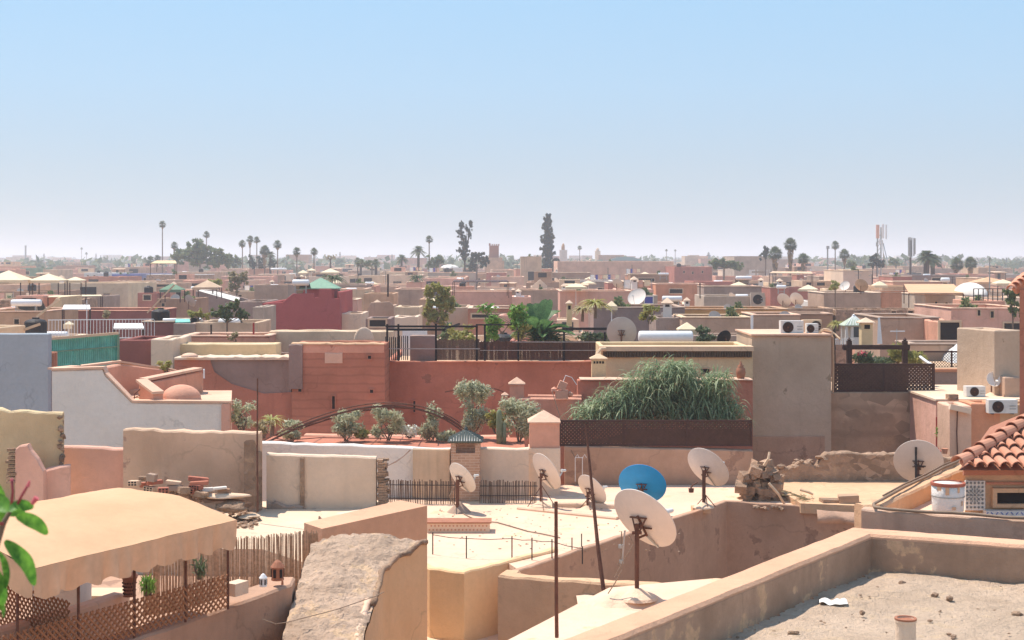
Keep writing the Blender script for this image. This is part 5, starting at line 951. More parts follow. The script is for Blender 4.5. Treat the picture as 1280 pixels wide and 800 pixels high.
# pink house with AC units
ph = house('pink house with a cream roof edge carrying an air conditioner and a little dish', 1170, 1300, 499, 44.0, 5, 'rose', par=-.01, roofm='roofpale', wins=(), jit=.01); q = MB(); q.bbox(P(1169, 0, 43.9).x, P(1300, 0, 43.9).x, 43.85, 49, P(0, 501, 44).z, P(0, 498.5, 44).z); q.build('roof_slab', 'roofpale', ph)
window(ph, P(1170, 0, 44), P(1300, 0, 44), 1178, 545, 13, 44, 'redpaint', 'opening', 'doorway', 'recess')
for i, (x0, x1, yt, Y, m_, lab) in enumerate(((1187, 1214, 507, 42.0, 'copingpink', 'pale pink pier with a broken stone on top, next to the red doorway'), (1214, 1250, 504, 42.3, 'orange', 'orange washed wall block under the lower air conditioner'), (1250, 1300, 505, 42.3, 'sandwall', 'tan wall block behind the tiled kiosk roof'))): house(lab, x0, x1, yt, Y, 1.2, m_, par=.1, group=None, name='wall_block', cat='wall block', jit=.02)
q = MB(); q.bar(P(1187, 508, 41.9), P(1213, 514, 41.9), .16); solo(q, 'broken_coping', 'pinkcream', 'broken coping stone lying tilted on the pale pink pier', 'coping stone'); q = MB(); q.tube([P(1197, 512, 41.95), P(1196, 540, 41.95), P(1197, 570, 41.95)], .02, 5); solo(q, 'thin_pipe', 'rustmetal', 'thin rusty pipe down the front of the pale pink pier', 'pipe')
ac('white air conditioner alone on the cream roof edge of the pink house', 1208, 1232, 483, 497, 44.6, fan=.42); ac('air conditioner hung on the front of the pink house, dark grille, beside the kiosk roof', 1236, 1272, 500, 518, 42.0, fan=.32, dep=.28)
block('masonry_block', 'stone', 'dark rubble chunk on the cream roof edge above the pale pier', 1190, 496, 43.9, (.3, .25, .16), 10, 0, 0, 'rubble')
plant('door_plant', 'bright green plant growing in front of the red doorway', 1176, 548, 43.2, (.14, .12, .2), 160, .05, 'bright', seed=33); q = MB(); q.lathe([(.07, 0), (.1, .15)], P(1181, 567, 41.8), 10); solo(q, 'flower_pot', 'terracotta', 'small pot at the foot of the pale pink pier', 'pot')
r = T('step_ladder', 'thin red ladder leaning below the plant by the red doorway', 'ladder', P(1178, 568, 43)); q = MB(); a, b, c, d = P(1170, 568, 43), P(1181, 545, 43.2), P(1174, 568, 42.8), P(1185, 548, 43); q.bar(a, b, .03); q.bar(c, d, .03); q.build('rail', 'redpaint', r); q = MB()
for t in (.2, .5, .8): q.bar(a.lerp(b, t), c.lerp(d, t), .025)
q.build('rung', 'redpaint', r)
h_ = house('purple brown house wall with an orange brown band, under the black mesh railing', 1168, 1250, 461, 50.5, 5, 'purplegrey', par=-.01, jit=.01); q = MB(); q.wall([P(1168, 460.5, 50.45), P(1250, 460.5, 50.45)], .08, P(0, 465, 50.45).z, .005); q.build('band', 'orange', h_); q = MB(); q.wall([P(1168, 487, 50.44), P(1250, 487, 50.44)], .08, P(0, 491, 50.45).z, .005); q.build('band', 'mauve', h_)
r = lattice('mesh_railing', 'black metal mesh railing in front of the white tarpaulin', P(1136, 0, 51.2), P(1243, 0, 51.2), P(0, 459.5, 51.2).z, P(0, 439.5, 51.2).z, .1, .016, .01, 'black', 'railing', .05)
r = T('white_tarpaulin', 'white tarpaulin thrown over a bulky thing behind the black railing', 'tarpaulin', P(1220, 460, 53)); q = MB(); 
def tarp(p, u_, v_):
    x = P(1190 + 62*u_, 0, 53).x; prof = min(1, (u_*2.6)**.6) if u_ < .4 else 1; prof = min(prof, max(0, (1.02-u_)*9)); h = P(0, 459, 53).z + (.16 + .70*prof)*math.sin(min(1, v_*1.15+.12)*math.pi*.55) ; return Vector((x + noise.noise(Vector((u_*8, v_*4, 0)))*.06, 53 + v_*1.3 + noise.noise(Vector((u_*9, v_*5, 7)))*.1, h + noise.noise(Vector((u_*12, v_*8, 3)))*.05))
grid_quad(q, Vector(), Vector(), Vector(), Vector(), 50, 24, tarp); b0 = len(q.v)
for i in range(51): p = tarp(None, i/50, 0); q.v += [p, Vector((p.x, p.y-.02, P(0, 461, 53).z))]
for i in range(50): k = b0 + 2*i; q.f.append([k, k+2, k+3, k+1]); q.mi.append(0)
q.build('cloth', 'tarp', r, smooth=True)
house('smooth grey cement pillar block beside the orange pier', 1243, 1279, 413, (45.0, 45.3), 2, 'towerg', par=.05, jit=.01, roofm='roofpale', group=None, name='pillar_block', cat='pillar'); house('low pinkish grey wall piece between the grey pillar and the little dish', 1256, 1276, 471, 44.6, .5, 'mauve', par=.05, group=None, name='wall_block', cat='wall block')
# ------------------------------------------------------------ MIDDLE of the town: houses one can tell apart
OT = 'flat-roofed houses of the old town'
def H(label, x0, x1, yt, d, dep, m, **kw):
    return house(label, x0, x1, yt, d * F / (yt - HY), dep, m, **kw)
H('big smooth blue grey wall of the house at the frame edge', -40, 60, 417, 2.25, .35, 'bluegrey', jit=.006, par=.02)
house('narrow rusty red side wall between the blue grey house and the white house', 60, 68, 440, 44.4, .3, 'rust', jit=.01)
r = T('green_sheet_fence', 'sloping green corrugated sheet screen with a white batten along its top', 'sheet fence', P(105, 470, 47)); q = MB(); n_ = 110; b0 = len(q.v)
for i in range(n_+1): t = i/n_; px = 62 + 86*t; p = P(px, 424 - 7*t, 46.5 + 1.2*t); o = .03*math.sin(i*1.9); q.v += [Vector((p.x, p.y+o, p.z)), Vector((p.x, p.y+o, 5))]
for i in range(n_): k = b0 + 2*i; q.f.append([k, k+2, k+3, k+1]); q.mi.append(0)
q.build('sheet', 'greensheet', r); q = MB(); q.bar(P(62, 423.5, 46.4), P(148, 416.5, 47.6), .08); q.build('batten', 'coping', r); q = MB(); q.bar(P(62, 440, 46.4), P(148, 433, 47.6), .04); q.bar(P(148, 417, 47.6), P(148, 470, 47.6), .06); q.build('rail', 'mossgreen', r)
# white house with the dome
def polyhouse(label, pts, th, zb, m, name='house', cat='house', group=OT, closed=True, jit=.012, seed=0):
    foot(pts); r = T(name, label, cat, (pts[0].x, pts[0].y, zb), group); q = MB(); q.wall(pts, th, zb, jit, .3, closed=closed, seed=seed); q.build('wall', m, r); return r
Y0 = 33.5
wh = polyhouse('white house with salmon roof terraces, a little salmon dome and a railing', [P(65, 463, Y0), P(128, 461, Y0), P(131, 469, Y0), P(165, 503, Y0), P(287, 504, Y0), P(287, 500, Y0+2.2)], .2, 0, 'bluewhite', closed=False)
q = MB(); q.wall([P(287.5, 505, Y0-.01), P(287.5, 499.5, Y0+2.2)], .2, 0, .01); q.build('end_wall', 'rose', wh)
q = MB(); q.wall([P(65, 462.5, Y0-.005), P(130, 460.5, Y0-.005), P(133, 469, Y0-.005), P(166, 502.5, Y0-.005), P(288, 503.5, Y0-.005)], .26, EYE-20, .006) if False else None
zc = lambda py, Y: EYE-(py-HY)/F*Y
q = MB(); q.wall([Vector((P(x, 0, Y0).x, Y0-.03, zc(y, Y0)+.03)) for x, y in ((65, 463), (129, 461), (132, 470), (165, 503), (288, 504))], .32, zc(504, Y0)-.0, .004, ch=.02)
q = MB()
def capstrip(mb, pts, th, h=.05):
    pts = [Vector(p) for p in pts]
    for a, b in zip(pts, pts[1:]):
        d = (b-a); n_ = Vector((-d.y, d.x, 0)).normalized()*th; z = Vector((0, 0, h)); mb.add([a, b, b+n_, a+n_, a+z, b+z, b+n_+z, a+n_+z], [(0,3,2,1), (4,5,6,7), (0,1,5,4), (1,2,6,5), (2,3,7,6), (3,0,4,7)])
capstrip(q, [Vector((p[0], p[1]-.03, p[2])) for p in (P(64.5, 463, Y0), P(129.5, 461, Y0), P(132.5, 469, Y0), P(165.5, 503, Y0), P(288, 504, Y0))], .27); q.build('coping', 'copingpink', wh)
q = MB(); q.wall([P(127, 460, Y0+.25), P(152, 455, Y0+1.6), P(210, 462, Y0+3.0), P(222, 466, Y0+3.2)], .22, 0, .01); q.build('terrace_wall', 'salmon', wh)
q = MB(); capstrip(q, [P(74, 462.3, Y0+.3), P(102, 459.5, Y0+1.3), P(152, 453.5, Y0+1.63), P(200, 461, Y0+3.0), P(222, 465, Y0+3.2)], .3); q.build('coping', 'copingpink', wh)
q = MB(); q.wall([P(186, 478, Y0+.9), P(252, 464, Y0+2.4), P(254, 466, Y0+2.9)], .25, 0, .01); q.wall([P(204, 490, Y0+.3), P(186, 478, Y0+.9)], .25, 0, .01); q.build('upper_wall', 'salmon', wh)
q = MB(); capstrip(q, [P(205, 492, Y0+.28), P(184, 476.5, Y0+.88), P(253, 462.5, Y0+2.38)], .3, .06); q.build('coping', 'copingpink', wh)
q = MB(); q.prism([(P(130, 0, Y0).x, Y0+.1), (P(288, 0, Y0).x, Y0+.1), (P(288, 0, Y0+3).x, Y0+3.2), (P(130, 0, Y0+3).x, Y0+3.2)], 2, zc(502, Y0)-.03); q.build('terrace_floor', 'copingpink', wh)
q = MB(); q.bbox(P(150, 0, Y0+2.4).x, P(187, 0, Y0+2.4).x, Y0+1.8, Y0+3.1, 4, zc(485, Y0+2.4)); q.bbox(P(158, 0, Y0+1.2).x, P(186, 0, Y0+1.2).x, Y0+1.2, Y0+1.8, 4, zc(496, Y0+1.2)); q.build('step', 'copingpink', wh)
q = MB(); c = Vector((P(226.5, 0, Y0+.75).x, Y0+.75, zc(502, Y0+.7))); q.lathe([(.47, -.1), (.47, .06)] + [(.465*math.cos(R(a)), .06 + .34*math.sin(R(a))) for a in range(0, 91, 10)], c, 28); q.build('dome', 'salmon', wh, smooth=True)
q = MB(); a = [P(168, 493, Y0+.6), P(183, 479, Y0+.8)]; q.tube(a, .014, 5); q.tube([P(168, 501, Y0+.6), P(183, 499, Y0+.8)], .012, 5); q.tube([P(168, 497, Y0+.6), P(183, 490, Y0+.8)], .01, 5)
for t in (0, .5, 1): p = a[0].lerp(a[1], t); q.tube([p, Vector((p.x, p.y, zc(501, p.y)))], .012, 5)
q.build('railing', 'rustmetal', wh); q = MB(); q.wall([P(254, 461, Y0+2.3), P(255.5, 461, Y0+2.3)], .05, zc(473, Y0+2.3), 0); q.build('vent_pipe', 'metalw', wh)
plant('round_bush', 'round green bush on the salmon terrace corner of the white house', 207, 468, Y0+2.9, (.2, .18, .16), 520, .04, 'yellowbush', 'bush', seed=41, clumps=8)
H('dark red wall house behind the green sheet screen', 148, 189, 425, 2.9, 3, 'darkred', jit=.01); H('short weathered pink wall with a cracked face next to the dark red one', 188.6, 216, 424, 2.86, 3, 'pinkcream', jit=.02)
H('long cream wall house with a bright top edge and a low plaster dome beyond', 215, 345, 430, 3.1, 1.2, 'paleyellow', par=.03, jit=.015, roofm='roofpale'); q = MB(); c = P(237, 446, 50.2); q.lathe([(.3*math.cos(R(a)), .14*math.sin(R(a))) for a in range(0, 91, 15)], c, 16); solo(q, 'plaster_dome', 'copingpink', 'low pink plaster dome swelling on the crumbling wall top', 'dome', smooth=True)
H('cream wall house with uneven bright coping below the crimson house', 336, 490, 414, 3.0, 1.6, 'cream', par=.04, jit=.03, roofm='roofpale'); q = MB(); c = P(455, 428, 58); q.lathe([(.42*math.cos(R(a)), .62*math.sin(R(a))) for a in range(0, 91, 15)], c, 16, Matrix.Diagonal((1, .2, 1))); solo(q, 'plaster_patch', 'roofpale', 'rounded pale buttress swelling on the cream wall', 'buttress', smooth=True)
H('grey edge house with a dark red front below the white solar tank', 178, 217, 403, 3.2, 4, 'darkred', jit=.01, cope='towerg'); H('purple grey wall segment beside the dark red front', 217, 244, 404, 3.15, 4, 'purplegrey'); H('long beige brown wall with a sloping shadow under the hedge', 244, 322, 403, 3.12, 4, 'beige', jit=.02)
H('low salmon pink wall with scalloped bright top beyond the cream wall', 228, 336, 421, 3.15, 2.5, 'salmon', jit=.02, cope='copingpink')
H('tan house with one small square window, a white solar tank on its roof', -30, 55, 390, 3.2, 7, 'tan', wins=((21, 402, 6, 6),), cope='copingpink', roofm='roofpale')
H('yellowish narrow house end with a sloping stair parapet', 56, 77, 378, 3.1, 5, 'olive', tops=((56, 392), (70, 373), (77, 371)), jit=.01)
H('low dark maroon house with a pale flat roof, behind the white railing', 77, 195, 389, 3.5, 6, 'darkred', cope='salmon', roofm='roofpale', jit=.01); H('purple brown house with dark hanging rugs under a thin roof canopy', 80, 132, 370, 3.4, 5, 'purplegrey', wins=((105, 378, 30, 5),), jit=.01)
H('brown house in the shade between the pyramid tents', 75, 104, 356, 3.3, 8, 'brown', wins=((90, 362, 5, 4),), cope='tan'); H('dark timber terrace house beneath the pyramid tents', -10, 75, 364, 3.6, 8, 'brown', wins=((12, 370, 8, 6), (50, 370, 7, 6), (64, 370, 5, 6)))
H('orange tan house at the frame edge behind the tents', -20, 28, 333, 2.0, 12, 'orange', cope='tan'); H('dark green grey house with a water tank, above the middle tent', 25, 47, 335, 2.1, 12, 'mossgreen', wins=((34, 341, 5, 4),)); H('beige stepped house behind the smallest tent', 54, 72, 337, 2.3, 12, 'beige', wins=((56, 335.9, 1, 1),)); H('brown curved-roof house in the haze', 70, 98, 332, 1.9, 20, 'brown')
H('white house with a long low roof left of the blue murals', 105, 124, 341, 2.9, 14, 'white', wins=((110, 345, 2, 2), (118, 345, 2, 2))); H('white roofed house with pale awnings near the blue murals', 122, 140, 341.5, 2.8, 14, 'bluewhite')
H('tiny white tower house in the haze', 101, 106, 326.5, .6, 8, 'white')
H('blue painted house wall, first of the two blue ones', 140, 160, 343, 3.0, 10, 'blue', jit=.01, wins=((150, 349, 3, 3),)); H('lilac grey house between the two blue walls', 160, 220, 342, 2.95, 10, 'lilac', wins=((170, 348, 3, 3), (181, 349, 3, 3), (196, 347, 4, 3), (207, 350, 3, 3))); H('second blue painted house with white streaks, nearer the round tree', 220, 240, 340, 2.8, 10, 'blue', jit=.01, wins=((227, 345, 2, 2),))
H('orange fronted house with two dark openings under the lilac house', 138, 172, 354, 3.3, 7, 'orange', wins=((178, 359, 1, 1),)[:0]); H('purple brown house front with dark wide windows under the lilac house', 172, 226, 354, 3.28, 7, 'mauve', wins=((178, 359, 12, 6), (204, 357, 16, 3)))
H('red house with a dark garage opening left of the gable shed', 172, 196, 366, 3.5, 6, 'red', wins=((184, 372, 9, 6),)); H('salmon house block with a dark opening beneath the green grey tent', 198, 230, 363, 3.4, 6, 'salmon', wins=((223, 368, 6, 5),)); H('shaded brown house with satellite gear beside the gable shed', 196, 246, 373, 3.45, 5, 'brown', wins=((204, 381, 4, 4),))
H('large pink house with a grey middle bay under the round tree', 218, 270, 326.8, .42, 16, 'rose', cope='copingpink'); 
gp = H('grey bay of the large pink house', 236, 258, 327.5, .555, 2, 'grey')
H('small red turret on the large pink house', 240, 252, 319, -1.43, 3, 'red'); H('long low beige house below the large pink one', 218, 275, 340.5, 2.6, 14, 'beige', cope='roofpale')
sh = H('dark purple grey shed with a sloping ribbed roof edge', 245, 298, 364, 3.2, 9, 'violetgrey', tops=((245, 364), (250, 364), (297, 378), (298, 379)), jit=.01); q = MB(); q.add([P(248, 363.5, 147.6/1.0*.0+3.2*F/39), P(297.5, 377.5, 3.2*F/39), P(300, 372, 3.2*F/39+9), P(255, 360, 3.2*F/39+9)], [(0, 1, 2, 3)]); q.build('roof_sheet', 'bluewhite', sh)
H('plain violet grey house beside the ribbed shed', 298, 330, 377, 3.3, 7, 'purplegrey', jit=.012); H('brown tan house below the cluster of palms', 285, 340, 364, 3.7, 6, 'beige', wins=((300, 370, 4, 3),)); H('pink cream house with dark window under the cluster of palms', 306, 324, 350, 3.6, 8, 'copingpink', wins=((303, 349, 1, 1),)[:0]); H('brown house with a wide dark opening under the cluster of palms', 296, 345, 344, 3.3, 12, 'brown', wins=((303, 348, 8, 3), (330, 348, 12, 3))); H('long pale pink house at the foot of the palm cluster', 284, 338, 336, 2.4, 20, 'pink', cope='roofpale')
# crimson house
cr_ = H('big crimson house with a stepped roofline, green pyramid pavilion on top', 328, 425, 366, 2.3, 8, 'crimson', tops=((328, 379), (353, 378), (366, 367), (392, 366.5), (393, 372), (398, 372), (399, 361), (414, 361), (415, 373), (424, 373), (425, 365)), jit=.006, roofm='roofdust')
r = T('green_pavilion', 'green pyramid tiled roof pavilion on the crimson house', 'pavilion', P(401, 366, 102)); q = MB(); c = P(401, 361, 103.5); q.pyr(c, .85*1.6, 1.3, .75, .06); q.build('roof', 'greentile', r); q = MB(); q.bbox(c.x-1.1, c.x+1.1, 102.4, 104.6, c.z-.9, c.z-.002); q.build('wall', 'crimson', r)
H('brown house with a sloping dim wall behind the crimson one', 318, 368, 356, 2.9, 8, 'mauve', jit=.02); H('small grey cement house end touching the crimson wall', 316, 329, 384, 3.0, 5, 'grey')
H('cream pink house with a boxy balcony to the right of the crimson one', 425, 456, 362, 2.95, 7, 'cream', jit=.01, cope='copingpink'); H('boxy pink balcony house in front of the cream pink one', 425, 446, 375, 3.3, 4, 'rose', cope='roofpale'); H('pale sunlit low house with tan terrace', 426, 452, 392, 3.8, 5, 'pinkcream', roofm='roofpale'); H('beige pillar-fronted house with rough terraces', 446, 462, 364, 3.25, 5, 'cream'); H('tan stepped house above the grey trapezoid wall', 455, 492, 367, 3.3, 6, 'tan', jit=.03, wins=((484, 366.5, 5, 3),)[:0])
H('smooth grey beige wall with slanted shoulders', 458, 492, 377, 3.35, 4, 'mauve', tops=((458, 389), (464, 378), (487, 377), (492, 382)), jit=.01); H('black iron-roofed shed under the grey beige wall', 457, 488, 398, 3.3, 3, 'violetgrey', wins=((472, 404, 20, 8),), roofm='darkmetal')
H('pink brown long house with small vents', 420, 495, 358.5, 3.7, 7, 'mauve', jit=.01, wins=((494, 364, 5, 3),)[:0]); H('cream house with white framed dark windows in front of the haze', 436, 478, 345, 3.2, 10, 'cream', wins=((441, 351, 7, 5), (448, 351, 6, 5), (460, 350, 10, 5)), cope='roofpale'); H('pink brown cubic house with a turret behind the leafy tall tree', 493, 528, 362, 3.5, 8, 'mauve', cope='copingpink'); H('small rose turret house above the pink brown cube', 508, 527, 353, 3.1, 6, 'rose', cope='copingpink')
H('cream rubble-stepped terraces left of the leafy tall tree', 493, 524, 384, 3.6, 5, 'cream', jit=.07); H('lowest cream terrace with scattered bright stones', 492, 522, 396, 3.55, 3, 'pinkcream', jit=.07); H('orange cream post-shaped house end beside the leafy tall tree', 524, 533, 374, 3.4, 6, 'tan')
H('dark brown shaded house base behind the leafy tall tree', 528, 552, 385, 3.35, 4, 'brown'); H('green grey cement cube beside the leafy tall tree', 556, 585, 384, 3.3, 6, 'towerg', jit=.01); H('rusty wooden-fronted shed with a bright roof edge', 585, 645, 386, 3.3, 5, 'rust', cope='roofpale', wins=((615, 395, 50, 4),))
H('long pinkish house with a bright coping right of the tall leafy tree', 560, 664, 365, 3.4, 7, 'rose', cope='copingpink', jit=.01); H('flat peach house with a sunlit roof before the arched white house', 530, 582, 347, 3.2, 12, 'tan', cope='roofpale'); H('small red brick house right of the peach one', 608, 633, 341, 2.9, 10, 'red', cope='copingpink'); H('low pink house with a white sheet on its roof', 570, 592, 358, 3.35, 5, 'salmon'); H('cream low house at the foot of the brick minaret', 614, 655, 346, 3.2, 12, 'copingpink')
H('little white house with an arched roof and a large dark opening', 549, 576, 335, 2.2, 16, 'white', wins=((558, 339, 16, 6),)); q = MB(); Yv = 2.2*F/10; c = P(562, 335.5, Yv+8); q.lathe([(2.6*math.cos(R(a)), 1.1*math.sin(R(a))) for a in range(0, 91, 15)], c, 16, Matrix.Diagonal((1, 2.6, 1))); solo(q, 'vaulted_roof', 'white', 'pale vaulted roof of the little white house', 'vault', smooth=True)
# centre

house('beige square house block with one big dark opening beside the tall cypress', 651, 677, 321, 300, 12, 'beige', wins=((664, 345, 8, 11),), cope='mauve')


house('very long pale salmon palace wall with a straight roofline', 697, 842, 326.6, 318, 30, 'copingpink', jit=.02, wins=((760, 340, .6, 10), (790, 338, .6, 14)), zb=0); house('rust brick wall house continuing the salmon palace wall', 843, 890, 333.5, 300, 20, 'red', wins=((855, 340, 2, 3), (866, 341, 2, 3), (878, 340, 2, 3)))
H('grey brown wooden shack with a thatched flat roof below the cypress', 680, 738, 341, 2.6, 9, 'brown', roofm='beige', cope='beige', wins=((690, 350, 10, 5), (712, 350, 24, 4))); H('small dark gabled hut beside the thatched shack', 746, 764, 350, 3.4, 6, 'purplegrey', tops=((746, 352), (754, 346), (764, 352)))
H('bright pink long wall in front of the white round parasol', 700, 790, 364.5, 2.85, 6, 'rose', cope='copingpink', jit=.008); H('pink brown wall under the pale gable hut', 640, 700, 363, 3.1, 6, 'mauve', cope='copingpink'); H('pale gable hut with a little dark window', 664, 684, 352, 3.15, 6, 'pinkcream', tops=((664, 358), (675, 349), (684, 357)), wins=((675, 357, 2, 3),)); H('rosy small house with a peaked wall left of the big banana plant', 640, 664, 371, 3.3, 5, 'rose', jit=.02)
H('red house with a cream square patch behind the salmon cube', 760, 792, 354, 3.1, 8, 'red', wins=((775, 358, 6, 5, 'cream', 'cream'),), cope='roofpale'); H('salmon cube house under a long brown roof hut', 789, 820, 355, 2.85, 8, 'salmon', jit=.01); H('orange red house with a bright sunlit edge', 820, 881, 355.5, 2.83, 7, 'orange', cope='copingpink', wins=((845, 364, 16, 5),)); H('long brown shed with a rounded end on the salmon cube house', 788, 836, 343, 2.0, 4, 'brown', wins=((808, 350, 20, 4),), cope='beige')
H('house front with a bright blue painted doorway', 797, 822, 369, 3.0, 4, 'grey', wins=((811, 375, 10, 8, 'bluewhite', 'bluepaint'),)); H('pale grey plaster house with a dark upper band and a round fan', 880, 957, 370, 2.9, 6, 'grey', jit=.01); H('grey brown upper storey above the pale grey plaster house', 880, 952, 358.5, 2.55, 5, 'purplegrey', cope='mauve')
ac('round-grilled fan unit on the pale grey plaster house', 938.5, 956, 366, 383, 2.9*F/45-.4, 'grey', .5, .35)
H('ochre orange wall house stretching behind the grey walls', 853, 985, 387, 3.2, 5, 'ochre', cope='tan', jit=.015); H('slate grey wall house with a thin light cap above the round dish', 742, 856, 385, 2.95, 6, 'violetgrey', jit=.01, cope='greyface'); H('dark recessed grey wall with climbing plants behind the long solar tank', 820, 853, 397, 3.15, 4, 'purplegrey', jit=.01)
H('flat purple brown wall house with a white downpipe', 853, 938, 397.5, 3.12, 4, 'mauve', cope='coping', jit=.006); H('purple brown wall segment right of the white downpipe', 942, 1000, 394.5, 3.0, 4, 'mauve', cope='copingpink', jit=.006); q = MB(); q.bar(P(940, 394, 76), P(940, 430, 76), .12); solo(q, 'downpipe', 'metalw', 'thick white downpipe between the two purple brown walls', 'pipe')
# right
H('long low building with a dark grey metal roof on the skyline', 918, 968, 320.5, -.9, 20, 'grey', roofm='darkmetal', cope='grey'); H('pink house front under the dark grey metal roof', 925, 942, 331, 1.6, 10, 'rose'); H('white striped canopy house near the metal roofed building', 936, 962, 337, 2.4, 12, 'white', wins=((949, 340, 18, 1),))
H('maroon pink house behind two small white dishes', 963, 986, 360, 3.1, 6, 'red', cope='mauve'); H('maroon house with a step and a dark window', 986, 1028, 359.5, 3.08, 7, 'red', tops=((986, 359.5), (1005, 359.5), (1006, 358), (1028, 359.5)), wins=((1009, 355, 5, 3),)[:0]); H('small red turret with a cream side above the maroon house', 996, 1005, 344, 2.4, 4, 'red', cope='salmon'); H('tan house with dark windows left of the pale cube', 1003, 1040, 351, 2.9, 8, 'beige', wins=((1011, 355, 6, 4), (1026, 355, 10, 4)))
H('pale tan cube house with a pink side', 1054, 1090, 338.5, 1.45, 12, 'pinkcream', cope='coping', jit=.01); H('olive brown house beyond the pale cube with a bright thin roof', 1024, 1056, 346, 2.6, 9, 'greyface', cope='roofpale'); H('long brown grey house wall with pink end', 1030, 1101, 366.5, 2.95, 7, 'mauve', cope='pinkcream', jit=.006); H('orange red end of the long brown grey house wall', 1101.5, 1158, 366, 2.93, 7, 'orange', roofm='roofdust', cope='brown', jit=.006)
H('low rough brick band house under the orange red wall', 1045, 1158, 387, 3.3, 4, 'stone', wins=((1117, 390.5, 6, 3), (1138, 390, 6, 3)), jit=.03); H('brown shaded wall steps behind the air conditioners', 960, 1041, 385, 3.2, 4, 'mudblock', jit=.01); H('lower brown wall steps behind the air conditioners', 985, 1041, 393, 3.1, 2.5, 'brown', cope='mauve')
H('grey beige house with two slim dark windows', 1157, 1194, 369, 2.8, 7, 'grey', wins=((1170, 381, 3.2, 8), (1183, 382, 3.2, 8)), cope='roofpale', jit=.01); H('pink house with two little arched windows behind the grey pillar', 1189, 1290, 386, 2.95, 8, 'rose', wins=((1223.5, 391, 3.5, 7), (1240, 393, 4, 8), (1265, 408, 20, 8)), cope='copingpink', jit=.02); H('raised salmon room on the pink house', 1214, 1256, 376, 2.7, 4, 'salmon', jit=.01)
H('red brick house with a ribbed wall behind the tan canopy', 1116, 1140, 346, 2.4, 8, 'red', cope='mauve'); H('dark roofed long market hall behind the big palm', 1140, 1208, 344, 2.4, 14, 'violetgrey', roofm='darkmetal', wins=((1175, 349, 20, 3),)); H('red pink flat house in the haze right of the market hall', 1205, 1222, 343, 2.5, 12, 'rose', cope='red'); H('tan house stack with bright roof edge below the lamp mast', 1221, 1238, 348, 2.7, 10, 'tan', cope='roofpale'); H('cream brown house with a hazy outline near the lamp mast', 1223, 1245, 334, 1.5, 12, 'beige')
H('flat purple grey wall house behind the white kiosk', 1100, 1174, 398, 2.75, 5, 'mauve', cope='greyface', jit=.006); H('ruined doorway house with a dark opening and rubble on its lintel', 1173, 1203, 402, 2.8, 4, 'salmon', wins=((1187, 416, 24, 26),), jit=.06); H('pink brown low wall behind the black mesh railing', 1138, 1243, 431, 3.2, 2, 'mauve', jit=.006, cope='greyface')
H('brown grey wall house below the slate wall, behind bamboo', 853, 938, 419, 3.1, 2, 'greyface', jit=.01)
# ------------------------------------------------------------ roof furniture of the middle town
def tent(label, x0, x1, ya, ye, Y, m_='fabricwhite', name='pyramid_tent', cat='tent', legs=4, group=None, legh=2.1, deep=1.0):
    a, b = P(x0, ye, Y), P(x1, ye, Y); hw = (b.x-a.x)/2; cx = (a.x+b.x)/2; z = a.z; h = P(0, ya, Y).z - z; c = Vector((cx, Y+hw*deep, z)); r = T(name, label, cat, Vector((cx, Y+hw*deep, z-legh)), group)
    q = MB(); q.pyr(c, hw, hw*deep, max(h, .1), .06); q.box(c + Vector((0, -hw*deep+.02, -.08)), (hw*2, .03, .16)); q.build('canopy', m_, r); q = MB()
    if legs == 4:
        for i, j in ((-1,-1),(1,-1),(1,1),(-1,1)): q.bar(c + Vector((i*hw*.92, j*hw*.92*deep, 0)), c + Vector((i*hw*.92, j*hw*.92*deep, -legh)), .07)
        q.build('legs' if False else 'frame', 'darkwood', r)
    elif legs == 1: q.bar(c + Vector((0, 0, h*.7)), c + Vector((0, 0, -legh)), .05); q.build('pole', 'metalw', r)
    return r
def solar(label, x0, x1, y0, y1, Y, panel=True, group='solar water tanks'):
    a, b = P(x0, y0, Y), P(x1, y1, Y); rad = (a.z-b.z)/2; cz = (a.z+b.z)/2; r = T('solar_water_tank', label, 'water heater', Vector(((a.x+b.x)/2, Y+rad, b.z-.5)), group); q = MB(); Mx = Matrix.Rotation(R(90), 3, 'Y'); L = b.x-a.x
    q.lathe([(rad*.55, 0), (rad*.9, rad*.12), (rad, rad*.35), (rad, L-rad*.35), (rad*.9, L-rad*.12), (rad*.55, L)], Vector((a.x, Y+rad, cz)), 20, Mx); q.build('tank', 'metalw', r, smooth=True)
    q = MB()
    for t in (.18, .82): x = a.x + L*t; q.bar((x, Y+rad*.4, b.z+.02), (x, Y+rad*.2, b.z-.55), .05); q.bar((x, Y+rad*1.4, b.z+.02), (x, Y+rad*2.2, b.z-.55), .05); q.bar((x, Y+rad*.3, b.z-.3), (x, Y+rad*2, b.z-.3), .04)
    q.bar((a.x+L*.18, Y+rad*.3, b.z-.3), (a.x+L*.82, Y+rad*.3, b.z-.3), .04)
    q.build('stand', 'galv', r)
    if panel: q = MB(); c = Vector(((a.x+b.x)/2, Y+rad*2+.85, b.z-.1)); q.box(c, (L*.9, 1.9, .07), Matrix.Rotation(R(-32), 3, 'X')); q.build('panel', 'glass', r)
    return r
solar('longest white solar water tank, behind the cornice of the yellow house', 798.5, 867, 414, 429, 52.0)
solar('white solar tank on the tan house at the frame edge', 12.5, 50.5, 374.5, 383, 3.2*F/65+2); solar('white solar tank on the crimson house beside the green pavilion', 365, 386, 349.5, 357, 98+3); solar('small white tank lying on the wall by the green cloth', 203, 220, 398, 402.5, 74, False); solar('short white tank end beside the black box', 246, 252.5, 397.5, 401.5, 74.5, False)
